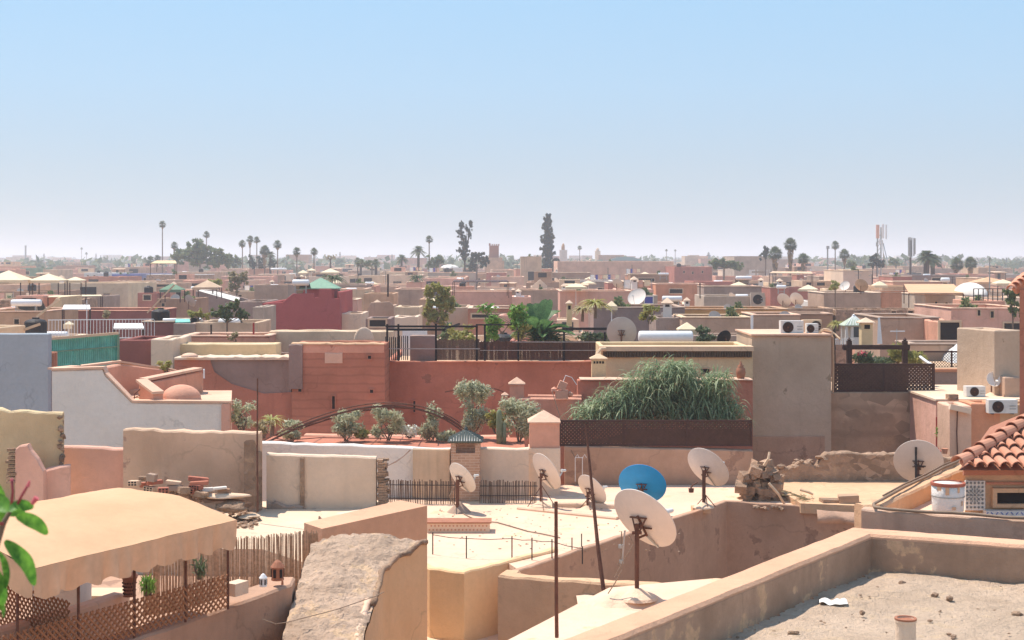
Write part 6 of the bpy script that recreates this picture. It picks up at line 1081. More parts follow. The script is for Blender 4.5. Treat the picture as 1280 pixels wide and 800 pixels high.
solar('white solar tank in front of the orange red house', 828, 853, 370, 377, 112); solar('pale solar tank on the dark grey roofs near the metal roofed building', 998-78, 940, 345, 350, 190); solar('white tank in front of the long market hall', 1177, 1188, 347, 353, 185); solar('white solar tank left of the fan palm cluster foot', 338, 358, 335, 338, 330, False); solar('white solar tank on the maroon pink house', 971, 983, 356.5, 361, 156, False); solar('white tank atop the salmon cube shed', 823, 836, 341, 344, 160, False)
# fence of the rust wall terrace
fz0 = P(0, 450.5, 51.7).z; fz1 = P(0, 424, 51.7).z; fe = P(0, 405, 51.7).z
r = T('bamboo_fence', 'black bamboo and mesh terrace fence along the top of the long rust wall', 'fence', P(620, 451, 51.7)); rr = random.Random(31)
for (x0, x1, y1, gap, m_) in ((482, 512, 420, .07, 'black'), (545, 600, 424, .031, 'reeddark'), (600, 757, 426, .030, 'lattice')):
    q = MB(); a, b = P(x0, 0, 51.7), P(x1, 0, 51.7); k = int((b.x-a.x)/gap); z1 = P(0, y1, 51.7).z
    for i in range(k): x = a.x + (b.x-a.x)*i/k; w0 = rr.uniform(.012, .02); q.bbox(x-w0, x+w0, 51.7 + rr.uniform(-.01, .01), 51.73, fz0+.01, z1 + rr.uniform(-.05, .02))
    q.build('panel', m_, r)
for px in (484, 498, 545, 596, 606, 648, 705, 756): q = MB(); a = P(px, 451, 51.65); q.bar(a, Vector((a.x, a.y, fe if px < 610 else P(0, 415, 51.7).z)), .07); q.build('post', 'black', r)
for (x0, x1, py, w0) in ((482, 597, 408, .07), (597, 640, 406, .05), (640, 757, 427.5, .025), (600, 757, 438, .02), (482, 600, 436, .03), (703, 762, 411, .09)): q = MB(); q.bar(P(x0, py, 51.6), P(x1, py, 51.6), w0); q.build('rail', 'black' if w0 > .03 else 'galv', r)
q = MB(); q.bar(P(485, 412, 51.6), P(556, 412, 53.5), .08); q.bar(P(556, 411, 53.5), P(574, 405, 51.6), .06); q.build('rail', 'black', r)
q = MB(); q.bbox(P(503, 0, 54).x, P(534, 0, 54).x, 54, 54.05, P(0, 445, 54).z, P(0, 411.5, 54).z); solo(q, 'white_board', 'sheet', 'bright white board standing behind the black fence', 'board')
q = MB(); q.bbox(P(513, 0, 52.6).x, P(545, 0, 52.6).x, 52.4, 53.3, P(0, 455, 52.6).z, P(0, 420, 52.4).z); solo(q, 'shed_box', 'violetgrey', 'grey violet box shed behind the black fence', 'shed')
for i, (px, py, w0, h0, n_, m_, lab) in enumerate(((628, 412, 1.0, .55, 900, 'bright', 'bright green leafy bush left of the big banana plant'), (578, 432, .65, .45, 600, 'yellowbush', 'yellowish climbing plant on the black fence'), (650, 420, .5, .3, 400, 'yellowbush', 'yellow leaved shrub behind the banana leaves'), (745, 428, .9, .25, 500, 'palmleaf', 'low dark green hedge behind the mesh by the round dish'), (615, 430, .3, .4, 300, 'bright', 'green climber between the two thick black fence posts'), (812, 400, .45, .35, 400, 'yellowbush', 'dry bush on the slate wall behind the solar tank'), (884, 425, .5, .35, 500, 'palmleaf', 'flowering pot plants beside the black mesh dish'))):
    plant('roof_plant', lab, px, py+5, 54.5 if px < 780 else 56.5, (w0, .35, h0), n_, .09, m_, 'bush', None, clumps=10, seed=50+i, elong=2)
def paddle(mb, c, az, el, L, W, droop, n_=8, lift=.0):
    d = Vector((math.cos(az)*math.cos(el), math.sin(az)*math.cos(el), math.sin(el))); s0 = Vector((-math.sin(az), math.cos(az), 0)); b = len(mb.v)
    for k in range(n_+1):
        t = k/n_; p = c + d*L*t - Vector((0, 0, droop*L*t*t)); ww = W*.5*(0.06 if t < .2 else math.sin(math.pi*(t-.2)/.8*.94+.06)**.6); dn = Vector((0, 0, 1))
        mb.v += [p - s0*ww + dn*ww*.45, p, p + s0*ww + dn*ww*.45]
    for k in range(n_): j = b + 3*k; mb.f += [[j, j+1, j+4, j+3], [j+1, j+2, j+5, j+4]]; mb.mi += [0, 0]
r = T('banana_plant', 'big banana plant with broad dark green paddle leaves behind the mesh fence', 'banana plant', P(673, 436, 55.5)); c = P(673, 420, 55.5); q = MB(); q.tube([P(673, 440, 55.5), c], [.17, .12], 8); q.tube([P(682, 440, 55.6), P(684, 416, 55.6)], [.13, .08], 8); q.build('trunk', 'deadleaf', r)
rr = random.Random(3)
for k, (az, el, L, W) in enumerate(((1.9, 1.25, 1.9, .62), (.9, 1.35, 1.95, .6), (2.6, .95, 1.8, .6), (.5, .95, 1.7, .55), (3.1, .6, 1.6, .5), (-.1, .6, 1.5, .5), (-1.2, .8, 1.5, .5), (-2.0, .9, 1.5, .55), (1.4, .8, 1.6, .6), (3.5, .35, 1.3, .4), (-.4, .3, 1.4, .4), (-1.6, .4, 1.2, .4), (2.2, .5, 1.4, .5))):
    q = MB(); paddle(q, c + Vector((rr.uniform(-.1, .25), 0, rr.uniform(-.1, .1))), az, el, L*1.0, W*1.15, .28 + .1*rr.random()); q.build('leaf', 'banana', r)
q = MB(); grass_tuft(q, c + Vector((.1, 0, -.1)), 240, 1.5, (.3, .2, .2), rr, .5, .05, 5, 1.0); grass_tuft(q, c + Vector((.5, 0, -.3)), 120, 1.1, (.2, .2, .2), rr, .6, .05, 5, .8); q.build('fronds', 'palmdark', r)
yucca('yellow green little palm behind the banana plant', 744, 398, 60, .6, .95, 'yellowbush', 90, seed=9, w0=.05); yucca('second yellow palmlet with a dry skirt beside the cream chimney', 728, 402, 61, .5, .8, 'dryleaf', 90, seed=10, w0=.04); yucca('spiky green palmlet on the roof of the rose turret house', 522, 352, 200, .5, 2.0, 'palmleaf', 70, seed=12, w0=.12); yucca('small spiky palm right of the green pavilion', 415, 358, 112, .6, 1.6, 'palmleaf', 90, seed=13, w0=.08); yucca('yellow green palmlet left of the white kiosk', 1047, 414, 60, .3, .6, 'yellowbush', 70, seed=14, w0=.03)
def chimney(label, x0, x1, ya, ye, yb, Y, m_='cream', slots=True):
    a, b = P(x0, ye, Y), P(x1, yb, Y); w0 = b.x-a.x; r = T('chimney', label, 'chimney', Vector(((a.x+b.x)/2, Y+w0/2, b.z))); q = MB(); q.bbox(a.x, b.x, Y, Y+w0, b.z, a.z); q.build('shaft', m_, r); q = MB(); q.pyr(((a.x+b.x)/2, Y+w0/2, a.z+.002), w0*.72, w0*.72, max(.1, P(0, ya, Y).z-a.z), .03); q.build('cap', 'roofpale', r)
    if slots: q = MB(); q.bbox(a.x+w0*.25, b.x-w0*.25, Y-.01, Y-.001, a.z-.22, a.z-.06); q.build('slot', 'opening', r)
    return r
chimney('slim cream chimney between the banana plant and the dry palmlet', 708.5, 715, 376, 380, 408, 58, 'paleyellow'); chimney('beige chimney tower with a white pyramid cap beside the white kiosk', 1077, 1091, 398, 404, 432, 55, 'paleyellow'); chimney('little white chimney with a pale cap near the two solar tanks', 856, 862, 372, 376, 390, 108, 'white')
r = T('metal_kiosk', 'white rooftop kiosk with a pale ribbed metal pyramid roof', 'kiosk', P(1068, 430, 57)); q = MB(); c = P(1067, 407, 57.5); q.pyr(c, .48, .48, .38, .03); rf = q.build('roof', 'palegreen', r); q = MB()
for k in range(-3, 4): q.bar(c + Vector((k*.13, -.475, .035)), c + Vector((k*.015, -.01, .40)), .018)
q.build('ribs', 'metalw', rf); q = MB(); q.lathe([(.05, .38), (.05, .43), (0, .47)], c, 8); q.build('finial', 'metalw', rf)
q = MB(); 
for x in (-.42, -.2, .3): q.bbox(c.x+x, c.x+x+.1, c.y-.42, c.y-.32, c.z-.75, c.z-.002)
q.bbox(c.x-.42, c.x+.42, c.y+.3, c.y+.38, c.z-.75, c.z-.004); q.bbox(c.x-.43, c.x+.43, c.y-.43, c.y-.31, c.z-.74, c.z-.45); q.build('wall', 'white', r); q = MB(); q.bbox(c.x-.1, c.x+.3, c.y-.4, c.y-.37, c.z-.44, c.z-.03); q.build('window', 'glass', r)
q = MB()
for k in range(9): q.bar(P(1045 + k*2.6, 424, 56), P(1045 + k*2.6, 431, 56), .03)
q.bar(P(1044, 424, 56), P(1068, 424, 56), .04); solo(q, 'balustrade', 'metalw', 'short white balustrade at the foot of the metal-roofed kiosk', 'balustrade')
q = MB(); q.add([P(1096.5, 430, 60), P(1103, 430, 60), P(1100, 397, 60), P(1097.5, 397, 60), P(1096.5, 430, 60.2), P(1103, 430, 60.2), P(1100, 397, 60.2), P(1097.5, 397, 60.2)], [(0,1,2,3), (4,7,6,5), (0,4,5,1), (1,5,6,2), (2,6,7,3), (3,7,4,0)]); solo(q, 'tapered_post', 'metalw', 'white tapered post standing at the edge of the purple grey wall', 'post')
r = T('aerial', 'thin T-shaped aerial in front of the purple grey wall', 'aerial', P(1122, 436, 56)); q = MB(); q.bar(P(1121, 436, 56), P(1121, 411, 56), .03); q.build('mast', 'galv', r); q = MB(); q.bar(P(1113, 414, 56), P(1131, 414, 56), .04); q.build('crossbar', 'metalw', r)
tent('low cream pyramid parasol between solar tank and black mesh dish', 848, 872, 405, 413.5, 57, name='square_parasol', cat='parasol', legs=1)
tent('largest cream pyramid tent at the frame edge', -22, 27, 339, 351, 118, legh=2); tent('middle cream pyramid tent of the three on the timber terrace', 35, 74, 343, 351.3, 120, legh=2); tent('smallest cream pyramid tent of the three', 80, 102, 347, 351.3, 124, legh=2)
tent('round white parasol in front of the thatched shack', 707, 734, 355, 359.5, 128, name='parasol', cat='parasol', legs=1, legh=1.6); tent('tiny white parasol on the dark terrace behind the white railing', 79, 90, 403, 407, 72, name='parasol', cat='parasol', legs=1, legh=1); tent('white parasol beside the tan canopy and cell tower foot', 1093, 1110, 352, 357.5, 145, name='parasol', cat='parasol', legs=1, legh=1.5); tent('white parasol on the roofs at the frame edge', 1246, 1270, 350, 355, 140, name='parasol', cat='parasol', legs=1, legh=1.5); tent('white pyramid parasol over the slate wall', 758, 772, 377.5, 384, 79, name='parasol', cat='parasol', legs=1, legh=1)
tent('pair-roofed cream canopy near the small twiggy tree', 400, 423, 336, 341, 210, legh=2); tent('cream peaked canopy behind the tank of the crimson house', 372, 384, 338, 341.5, 230, legh=2); tent('green grey hip tent on the salmon block', 199, 226, 355, 363, 118, 'mossgreen', legh=1); tent('brown hip tent with railings behind the ribbed shed', 240, 272, 351, 360, 135, 'beige', legh=1)
def sheet(label, pts, Y0, Y1, m_, name='canopy_sheet', cat='canopy', th=.06):
    """flat roof sheet: front corners px,py at Y0, back corners at Y1"""
    (a, b, c, d) = pts; A, B, C_, D = P(*a, Y0), P(*b, Y0), P(*c, Y1), P(*d, Y1); z = Vector((0, 0, th)); q = MB(); q.add([A-z, B-z, C_-z, D-z, A, B, C_, D], [(3,2,1,0), (4,5,6,7), (0,1,5,4), (1,2,6,5), (2,3,7,6), (3,0,4,7)])
    r = T(name, label, cat, (A+B)/2 - Vector((0, 0, 2))); q.build('sheet', m_, r)
    for p in (A, B, C_, D): q = MB(); q.bar(p - z, p - Vector((0, 0, 1.6)), .06); q.build('post', 'darkwood', r)
    return r
sheet('big tan canvas canopy sheet behind the orange red wall', ((1136, 366), (1204, 366), (1192, 355), (1130, 355)), 105, 118, 'fabric'); sheet('thin cream canopy sheet over the dark rugs', ((60, 371), (128, 369.5), (126, 368.3), (62, 369.5)), 112, 116, 'fabricwhite'); sheet('cream yellow canopy on the large pink house', ((188, 329), (221, 329), (219, 325.5), (196, 325.5)), 190, 200, 'paleyellow'); sheet('dark pergola roof with a creeper behind the long pink wall', ((566, 352), (636, 352), (634, 350), (568, 350)), 140, 146, 'darkwood'); sheet('thin grey brown pergola roof below the fan palms', ((962, 341), (1016, 342), (1014, 339.5), (966, 339)), 165, 172, 'beige'); sheet('white laundry shelter on the red roof behind the hedge', ((78, 386), (113, 386), (112, 381), (80, 381)), 84, 88, 'sheet'); sheet('white table top canopy behind the white railing', ((142, 410), (180, 410), (178, 404), (143, 404)), 64, 67, 'sheet'); sheet('teal cloth spread beside the small white tank', ((219, 402.5), (238, 402.5), (237, 398.5), (220, 398.5)), 72.5, 74, 'greensheet', th=.1)
q = MB(); q.bbox(P(238.5, 0, 73).x, P(246, 0, 73).x, 73, 73.4, P(0, 403, 73).z, P(0, 397.5, 73).z); solo(q, 'black_box', 'black', 'small black box between the teal cloth and the white tank end', 'box')
r = T('white_railing', 'long thin white railing in front of the dark maroon house', 'railing', P(120, 424, 62)); q = MB(); q.bar(P(60, 400, 62), P(192, 399, 62), .035); q.bar(P(60, 423, 62), P(192, 422, 62), .035); q.build('rail', 'metalw', r); q = MB()
for k in range(34): q.bar(P(61 + k*4, 399.8, 62), P(61 + k*4, 423, 62), .018)
q.build('balusters', 'metalw', r); q = MB(); q.bar(P(108.5, 375, 61.9), P(108.5, 430, 61.9), .03); q.build('pole', 'metalw', r)
q = MB(); q.bar(P(267, 357.5, 81), P(185, 390, 80), .04); 
for a, b, lab, Y in (((268-50, 356), (184, 391), 'long thin white pole slanting across the salmon block', 96), ((74, 374), (46, 396), 'cream sloping stair rail beside the tan house', 82), ((50, 405), (22, 415), 'cream sloping stair edge under the tan house window', 70)):
    q = MB(); q.bar(P(*a, Y), P(*b, Y), .09 if Y > 90 else .12); solo(q, 'slanting_rail', 'coping', lab, 'rail')
for (px, y0, y1, Y, w0, m_, lab) in ((485, 344, 371, 110, .12, 'darkmetal', 'dark post with a short bracket in front of the pink brown long house'), (875, 355, 373, 118, .08, 'darkmetal', 'dark post in front of the orange red house'), (1237, 323, 365, 100, .07, 'galv', 'thin grey lamp mast near the frame edge'), (264, 407, 429, 60, .06, 'darkmetal', 'thin dark post in front of the beige brown wall'), (317, 405, 425, 60, .07, 'redpaint', 'short dark red post at the end of the salmon pink wall'), (32, 308, 328, 900, .8, 'hazygrey', 'hazy tall mast on the horizon above the tents')):
    q = MB(); q.bar(P(px, y1, Y), P(px, y0, Y), w0); q.bar(P(px-.9, y0, Y), P(px+.9, y0, Y), w0*1.4); solo(q, 'post', m_, lab, 'post')
# vault beside tan canopy
q = MB(); c = P(1213, 370, 106); q.lathe([(1.3*math.cos(R(a)), 1.0*math.sin(R(a))) for a in range(0, 91, 10)], c, 20, Matrix.Diagonal((.62, 2.5, 1))); solo(q, 'white_vault', 'white', 'white curved vault beside the big tan canopy', 'vault', smooth=True)
r = T('roof_railing', 'dark spindly roof railing with posts behind the pink arched-window house', 'railing', P(1230, 376, 92)); q = MB()
for px in range(1217, 1256, 6): q.bar(P(px, 376, 92), P(px, 361, 92), .05)
q.build('post', 'darkmetal', r); q = MB(); q.bar(P(1217, 361, 92), P(1256, 361, 92), .05); q.bar(P(1217, 369, 92), P(1256, 369, 92), .03); q.build('rail', 'darkmetal', r)
for (cx, cy, Y, dm, n, lab, m_) in ((796, 371, 100, 1.3, (-.3, -.6, .5), 'white dish beside the blue painted doorway', 'dishwhite'), (980, 375, 100, 1.0, (.5, .7, .5), 'first small white dish on the maroon terrace', 'dishwhite'), (996, 374, 100, 1.0, (.5, .7, .5), 'second small white dish, next to a dark one, on the maroon terrace', 'dishwhite'), (1094+35-52, 356.5, 128, 1.2, (.5, .7, .5), 'brown dish leaning on the pale tan cube house', 'beige'), (238, 376, 112, 1.0, (.5, .7, .5), 'grey dish hung on the shaded brown house', 'dishgrey'), (1056, 357, 126, .9, (-.4, -.6, .5), 'little white dish at the corner of the pale tan cube', 'dishwhite'), (772, 354, 120, .9, (.4, .7, .5), 'pale dish on the red house behind the pink wall', 'dishwhite')):
    dish(lab, cx, cy, cy + dm*F/Y*.65, Y, dm, n, m_, detail=0, foot_m=None)

# ------------------------------------------------------------ trees
def fan_palm(label, px, ytop, Y, cr, h=None, skirt=.6, n_=110, seed=0, group='palms on the skyline', m_='palmleaf', trunk=.16, lean=0):
    rr = random.Random(seed + int(px)); top = P(px, ytop, Y); cz = top.z - cr; c = Vector((top.x, Y, cz)); r = T('fan_palm', label, 'palm', Vector((c.x + lean, Y, 0)), group)
    q = MB(); q.tube([Vector((c.x + lean, Y, 0)), Vector((c.x + lean*.4, Y, cz*.55)), c], [trunk*1.6, trunk, trunk*.8], 8); q.build('trunk', 'bark', r); q = MB()
    for i in range(n_):
        a = rr.uniform(0, 2*math.pi); el = rr.uniform(-.75, 1.45); d = Vector((math.cos(a)*math.cos(el), math.sin(a)*math.cos(el), math.sin(el))); L = cr*rr.uniform(.35, .6); p = c + d*L; s_ = Vector((-math.sin(a), math.cos(a), 0)); u_ = d.cross(s_); q.add([c, p + s_*.03, p - s_*.03], [(0, 1, 2)])
        fr = cr*rr.uniform(.38, .55); tw = rr.uniform(-.6, .6)
        for k in range(7):
            t = (k-3)/3*1.15; e = (d*math.cos(t) + (s_*math.cos(tw) + u_*math.sin(tw))*math.sin(t)); q.add([p, p + e*fr*.55 + s_*fr*.10, p + e*fr - Vector((0, 0, fr*.25*abs(t))), p + e*fr*.55 - s_*fr*.10], [(0, 1, 2, 3)])
    q.build('crown', m_, r)
    if skirt:
        q = MB()
        for i in range(int(60*skirt)): a = rr.uniform(0, 6.28); z = cz - rr.random()*cr*skirt*1.6; w0 = trunk + cr*.38*(1 - (cz-z)/(cr*skirt*2)); d = Vector((math.cos(a), math.sin(a), 0)); s_ = Vector((-d.y, d.x, 0))*.12*cr; p = Vector((c.x, Y, z)); q.add([p, p + d*w0 - Vector((0, 0, cr*.3)) + s_, p + d*w0*.8 - Vector((0, 0, cr*.6)), p + d*w0 - Vector((0, 0, cr*.3)) - s_], [(0, 1, 2, 3)])
        q.build('dead_skirt', 'deadleaf', r)
    return r
for i, (px, yt, Y, rpx, sk_, lab) in enumerate(((203, 275.5, 400, 5.3, .3, 'tallest lone fan palm on a long bare trunk'), (218, 301.5, 400, 5.5, .5, 'short fan palm just right of the tallest one, left of the round tree'), (258, 288.5, 430, 5.3, .2, 'fan palm rising behind the round tree'), (303, 299.5, 400, 5.5, .3, 'first palm of the cluster of five, on a slim trunk'), (312.5, 294, 410, 5.6, .8, 'tallest palm of the cluster of five, with a thick brown skirt'), (321, 295, 405, 5.2, .2, 'slim palm right beside the tallest of the cluster'),
        (331, 306, 380, 8, 1.2, 'broad shaggy palm of the cluster with several heads'), (347, 299.5, 370, 6.6, .3, 'round-headed palm closing the cluster'), (371, 308.5, 350, 6.2, .4, 'fan palm with a thick trunk alone past the cluster'), (392.5, 309, 360, 5.8, .2, 'fan palm next to the pink flat house, twin of the thick-trunked one'), (536.5, 294, 360, 5.6, .2, 'tall slim fan palm beside the big date palm'), (724.5, 306.5, 600, 3.4, .3, 'hazy small palm above the salmon palace wall'),
        (988, 296.5, 300, 9.8, 1.6, 'tall fan palm with a massive brown skirt, middle of three'), (969, 307, 300, 10.5, 1.3, 'bushy fan palm left of the massive skirted one'), (1004, 315.5, 310, 8.5, 1.0, 'short round fan palm right of the massive skirted one'), (1044, 300.5, 380, 6.6, .2, 'slim round-headed palm beside the lamp mast of the ridge'), (1055.5, 310.5, 340, 8, .7, 'stout bushy palm right of the slim round-headed one'), (1196, 321, 300, 10, .9, 'first of two dark green palms beyond the market hall'), (1213, 320, 290, 9.5, .9, 'second of two dark green palms beyond the market hall'),
        (188, 319, 420, 7, .2, 'low palm tuft left of the tallest palm'), (197, 318, 430, 5, .1, 'small palm tuft against the trunk foot of the tallest palm'), (447, 321, 420, 5.5, .4, 'small hazy palm in the middle of the gap'), (102, 309, 900, 1.8, .1, 'tiny far palm above the white tower'), (833, 311, 700, 2.0, .1, 'tiny far palm beyond the end of the palace wall'), (844, 311.5, 720, 1.7, .1, 'tiny second far palm beyond the end of the palace wall'), (108, 315, 900, 2, .1, 'tiny dark palm right of the white tower'))):
    fan_palm(lab, px, yt, Y, rpx/F*Y, skirt=sk_, seed=i, n_=150 if rpx > 7.5 else 110, m_='palmleaf' if rpx > 2.5 else 'palmleaf', trunk=max(.16, rpx/F*Y*.11))
def date_palm(label, px, ytop, Y, Lp, seed=0, m_='palmleaf', n_=60, trunk=.28):
    rr = random.Random(seed); top = P(px, ytop, Y); L = Lp/F*Y; c = Vector((top.x, Y, top.z - L*.62)); r = T('date_palm', label, 'palm', Vector((c.x, Y, 0))); q = MB(); q.tube([Vector((c.x, Y, 0)), c], [trunk*1.3, trunk], 8); q.build('trunk', 'barkdark', r); q = MB()
    for i in range(n_):
        a = rr.uniform(0, 6.28); el = rr.uniform(-.35, 1.45); d = Vector((math.cos(a)*math.cos(el), math.sin(a)*math.cos(el), math.sin(el))); s0 = Vector((-math.sin(a), math.cos(a), 0)); l = L*rr.uniform(.8, 1.05); prev = c
        for k in range(1, 12):
            t = k/11; p = c + d*l*t - Vector((0, 0, l*.62*t*t)); dr = (p-prev).normalized(); fl = l*.30*math.sin(math.pi*min(1, .12+t*.9))
            for s_ in (-1, 1): e = (s0*s_ + dr*.7 + Vector((0, 0, -.25))).normalized()*fl; q.add([prev, p, p.lerp(prev, .3) + e], [(0, 1, 2)])
            q.add([prev - s0*.02*L*.3, prev + s0*.02*L*.3, p], [(0, 1, 2)]); prev = p
    q.build('crown', m_, r); return r
date_palm('large feathery date palm right of centre gap, beside the slim fan palm', 523, 304.5, 340, 14, 1); date_palm('half-hidden feathery date palm left of the larger one', 502, 316, 380, 11, 2); date_palm('feathery yellow green palm behind the palm cluster', 338, 312, 390, 10, 3); date_palm('big drooping yellow green palm beside the ribbed antenna tower', 1158, 309, 260, 19, 4, 'palmleaf', 110, .5); date_palm('yellow green palm mate behind the big drooping one', 1166, 314, 275, 16, 5, 'palmleaf', 80, .4); date_palm('small date palm behind the little white arched house', 470, 322, 330, 9, 6); date_palm('date palm beside the pink flat houses past the cluster', 451, 322.5, 360, 6, 7)
def tree(label, px, ytop, Y, clumps, n_=1500, leaf=.35, m_='treeleaf', trunk=.25, h=None, name='tree', cat='tree', seed=0, limbs=4, tm='bark', elong=1.8, group=None):
    """clumps: (px, py, rx_px, rz_px) lobes of the crown"""
    rr = random.Random(seed + int(px)); base = P(px, 325, Y); r = T(name, label, cat, Vector((base.x, Y, 0)), group); q = MB(); top = P(px, ytop, Y); mid = P(px, max(c[1] + c[3]*.5 for c in clumps), Y)
    q.tube([Vector((base.x, Y, 0)), mid], [trunk, trunk*.7], 7)
    for (cx, cy, rx, rz) in clumps[:10]: q.tube([mid - Vector((0, 0, .2)), P(cx, cy, Y)], [trunk*.5, trunk*.15], 5)
    q.build('trunk', tm, r); q = MB(); tot = sum(c[2]*c[3] for c in clumps)
    for (cx, cy, rx, rz) in clumps:
        c = P(cx, cy, Y); k = F/Y; nn = max(12, int(n_*rx*rz/tot)); sub = 20
        for s_ in range(sub): o = Vector((rr.gauss(0, .5)*rx/k, rr.uniform(-1, 1)*rx/k*.6, rr.gauss(0, .5)*rz/k)); leafball(q, c + o, (rx/k*rr.uniform(.16, .4), rx/k*.4, rz/k*rr.uniform(.16, .4)), nn//sub, leaf, rr, .25, elong)
    q.build('crown', m_, r); return r
rr = random.Random(77)
tree('wide round dark green tree mass behind the large pink house', 250, 305, 360, [(228, 318, 9, 8), (240, 312, 10, 8), (250, 309, 11, 8), (262, 315, 12, 8), (275, 320, 10, 8), (284, 325, 9, 7), (245, 322, 16, 8), (268, 326, 14, 6), (221, 324, 5, 5)], 4200, .6, seed=1)
tree('tall narrow dark cypress-like tree with a ragged outline', 685, 267, 380, [(685, 271, 3.0, 5), (684, 280, 4.2, 8), (685, 290, 5.2, 8), (684, 300, 6, 8), (686, 309, 7, 8), (686, 319, 8.5, 8), (687, 329, 10, 9), (686, 337, 8, 6), (684.5, 275, 3.0, 6), (685, 285, 4.2, 7), (685, 295, 5, 7), (686, 304, 5.5, 7)], 9500, .42, 'cypress', .4, name='cypress', cat='cypress', seed=2)
tree('tall airy eucalyptus with two ragged tops and a bare trunk', 581, 276, 350, [(577, 281, 3.4, 5), (588, 280, 2.8, 5), (584, 287, 3.0, 4), (575, 291, 3.6, 5), (587, 293, 2.6, 5), (580, 300, 4.6, 6), (583, 308, 4.4, 6), (577, 314, 4, 5), (581, 322, 5, 6)], 1900, .38, 'cypress', .35, seed=3, tm='barkdark')
tree('dark bushy tree right of the eucalyptus', 596, 316, 340, [(592, 324, 5, 6), (600, 321, 6, 6), (605, 328, 6, 7), (590, 333, 6, 5), (590, 318, 2, 3)], 1500, .4, 'cypress', seed=4); tree('rounded olive green tree left of the eucalyptus', 546, 321, 360, [(543, 328, 6, 6), (550, 326, 5, 6), (537, 331, 4, 5)], 900, .45, seed=5); tree('dark green tree at the foot of the five palms', 291, 320, 420, [(291, 326, 7, 6), (297, 329, 5, 5), (285, 330, 4, 4)], 900, .5, seed=6); tree('dark low trees behind the cluster palms', 318, 322, 390, [(316, 328, 7, 6), (326, 329, 6, 6), (340, 329, 6, 5)], 900, .45, 'cypress', seed=7)
tree('broad pale green trees left of the metal roofed building', 905, 323, 300, [(893, 330, 5, 6), (903, 329, 7, 6), (914, 330, 8, 6), (923, 332, 6, 5)], 2200, .4, 'treeleaf', seed=8); tree('small dark tree above the metal roofed building', 957, 307, 340, [(957, 313, 3.0, 5), (955, 319, 4.5, 4)], 600, .35, 'cypress', seed=9); tree('small leafy tree between the cell tower and market hall', 1120, 326, 420, [(1119, 329, 6, 4)], 500, .5, seed=10); tree('dark bushy tree at the foot of the cell tower', 1096, 322, 330, [(1093, 328, 5, 7), (1100, 331, 5, 5)], 1100, .4, 'cypress', seed=11); tree('tree row hump beyond the brown houses near the lamp mast', 1065, 325, 380, [(1066, 329, 5, 4), (1061, 330, 4, 4)], 500, .45, seed=12)
tree('twiggy nearly bare tree in the middle of the gap', 413, 317, 330, [(409, 322, 3.5, 3), (417, 321, 3.5, 3), (413, 319, 2, 2)], 120, .3, 'dryleaf', .25, seed=13, tm='barkdark'); tree('dark tree right of the twiggy one', 465, 324, 350, [(452, 329, 4, 4), (461, 329, 4, 4)], 600, .4, seed=14)
tree('tall leafy green tree in the middle of the roofs', 545, 358, 79, [(536, 366, 5, 8), (547, 362, 6, 7), (557, 368, 6, 9), (538, 380, 6, 10), (551, 381, 7, 10), (562, 384, 5, 9), (541, 396, 7, 9), (533, 391, 4, 9), (554, 398, 6, 8), (566, 376, 3, 5)], 4600, .085, 'yellowbush', .07, seed=15, elong=3.2); tree('yellow green bush left of the pale tan cube', 1044, 353, 118, [(1043, 358, 6, 4)], 500, .16, 'yellowbush', .06, seed=16); tree('yellow green tree below the large pink house', 266, 348, 150, [(266, 353, 7, 4), (272, 355, 4, 3)], 700, .2, 'yellowbush', .1, seed=17); tree('brown leafy tree mass below the five palms', 296, 340, 160, [(292, 348, 6, 6), (300, 351, 6, 6), (290, 358, 7, 5), (304, 345, 5, 4)], 1800, .2, 'dryleaf', .15, seed=18)
tree('dark green hedge plants over the beige brown wall', 284, 374, 72, [(268, 392, 5, 6), (277, 388, 5, 7), (286, 385, 5, 8), (295, 382, 5, 9), (299, 392, 5, 7), (282, 396, 8, 4), (306, 394, 4, 6)], 3200, .09, 'treeleaf', .06, seed=19); tree('yellow dry hedge at the start of the beige brown wall', 248, 385, 73, [(240, 391, 5, 5), (250, 393, 6, 5), (259, 394, 4, 4)], 900, .09, 'yellowbush', .05, seed=20); tree('olive yellow bush before the purple shed', 204, 385, 78, [(199, 392, 5, 4), (208, 393, 5, 4)], 700, .09, 'yellowbush', .05, seed=21); tree('dark vine tangle behind the grey pillar', 1266, 356, 70, [(1262, 372, 6, 10), (1270, 364, 7, 8), (1268, 386, 6, 8)], 900, .11, 'treeleaf', .06, seed=22); tree('small dry climber at the edge of the salmon pink wall', 295, 413, 58, [(293, 418, 5, 3), (290, 423, 4, 3)], 400, .06, 'dryleaf', .04, seed=23); tree('small bush on the roofs right of the dark maroon house', 133, 389, 84, [(133, 393, 5, 4)], 400, .1, 'dryleaf', .05, seed=24)
# towers and minarets
r = T('brick_minaret', 'square red brick minaret on a stepped tan base', 'minaret', P(617, 325, 450)); q = MB(); Yt = 450
q.bbox(P(611.5, 0, Yt).x, P(623.5, 0, Yt).x, Yt, Yt+3, 0, P(0, 307, Yt).z); q.build('shaft', 'towerbrick', r); q = MB()
for k in range(5): x = P(611.8 + k*2.7, 0, Yt).x; q.bbox(x, x+.4, Yt, Yt+.4, P(0, 307, Yt).z, P(0, 305, Yt).z)
q.bbox(P(611, 0, Yt).x, P(613, 0, Yt).x, Yt+.6, Yt+1.2, P(0, 307, Yt).z, P(0, 304, Yt).z); q.build('merlons' if False else 'battlement', 'towerbrick', r); q = MB(); q.bbox(P(608, 0, Yt-2).x, P(628, 0, Yt-2).x, Yt-2, Yt+6, 0, P(0, 322, Yt-2).z); q.bbox(P(606, 0, Yt-3).x, P(630, 0, Yt-3).x, Yt-3, Yt+8, 0, P(0, 326, Yt).z); q.build('base', 'tan', r)
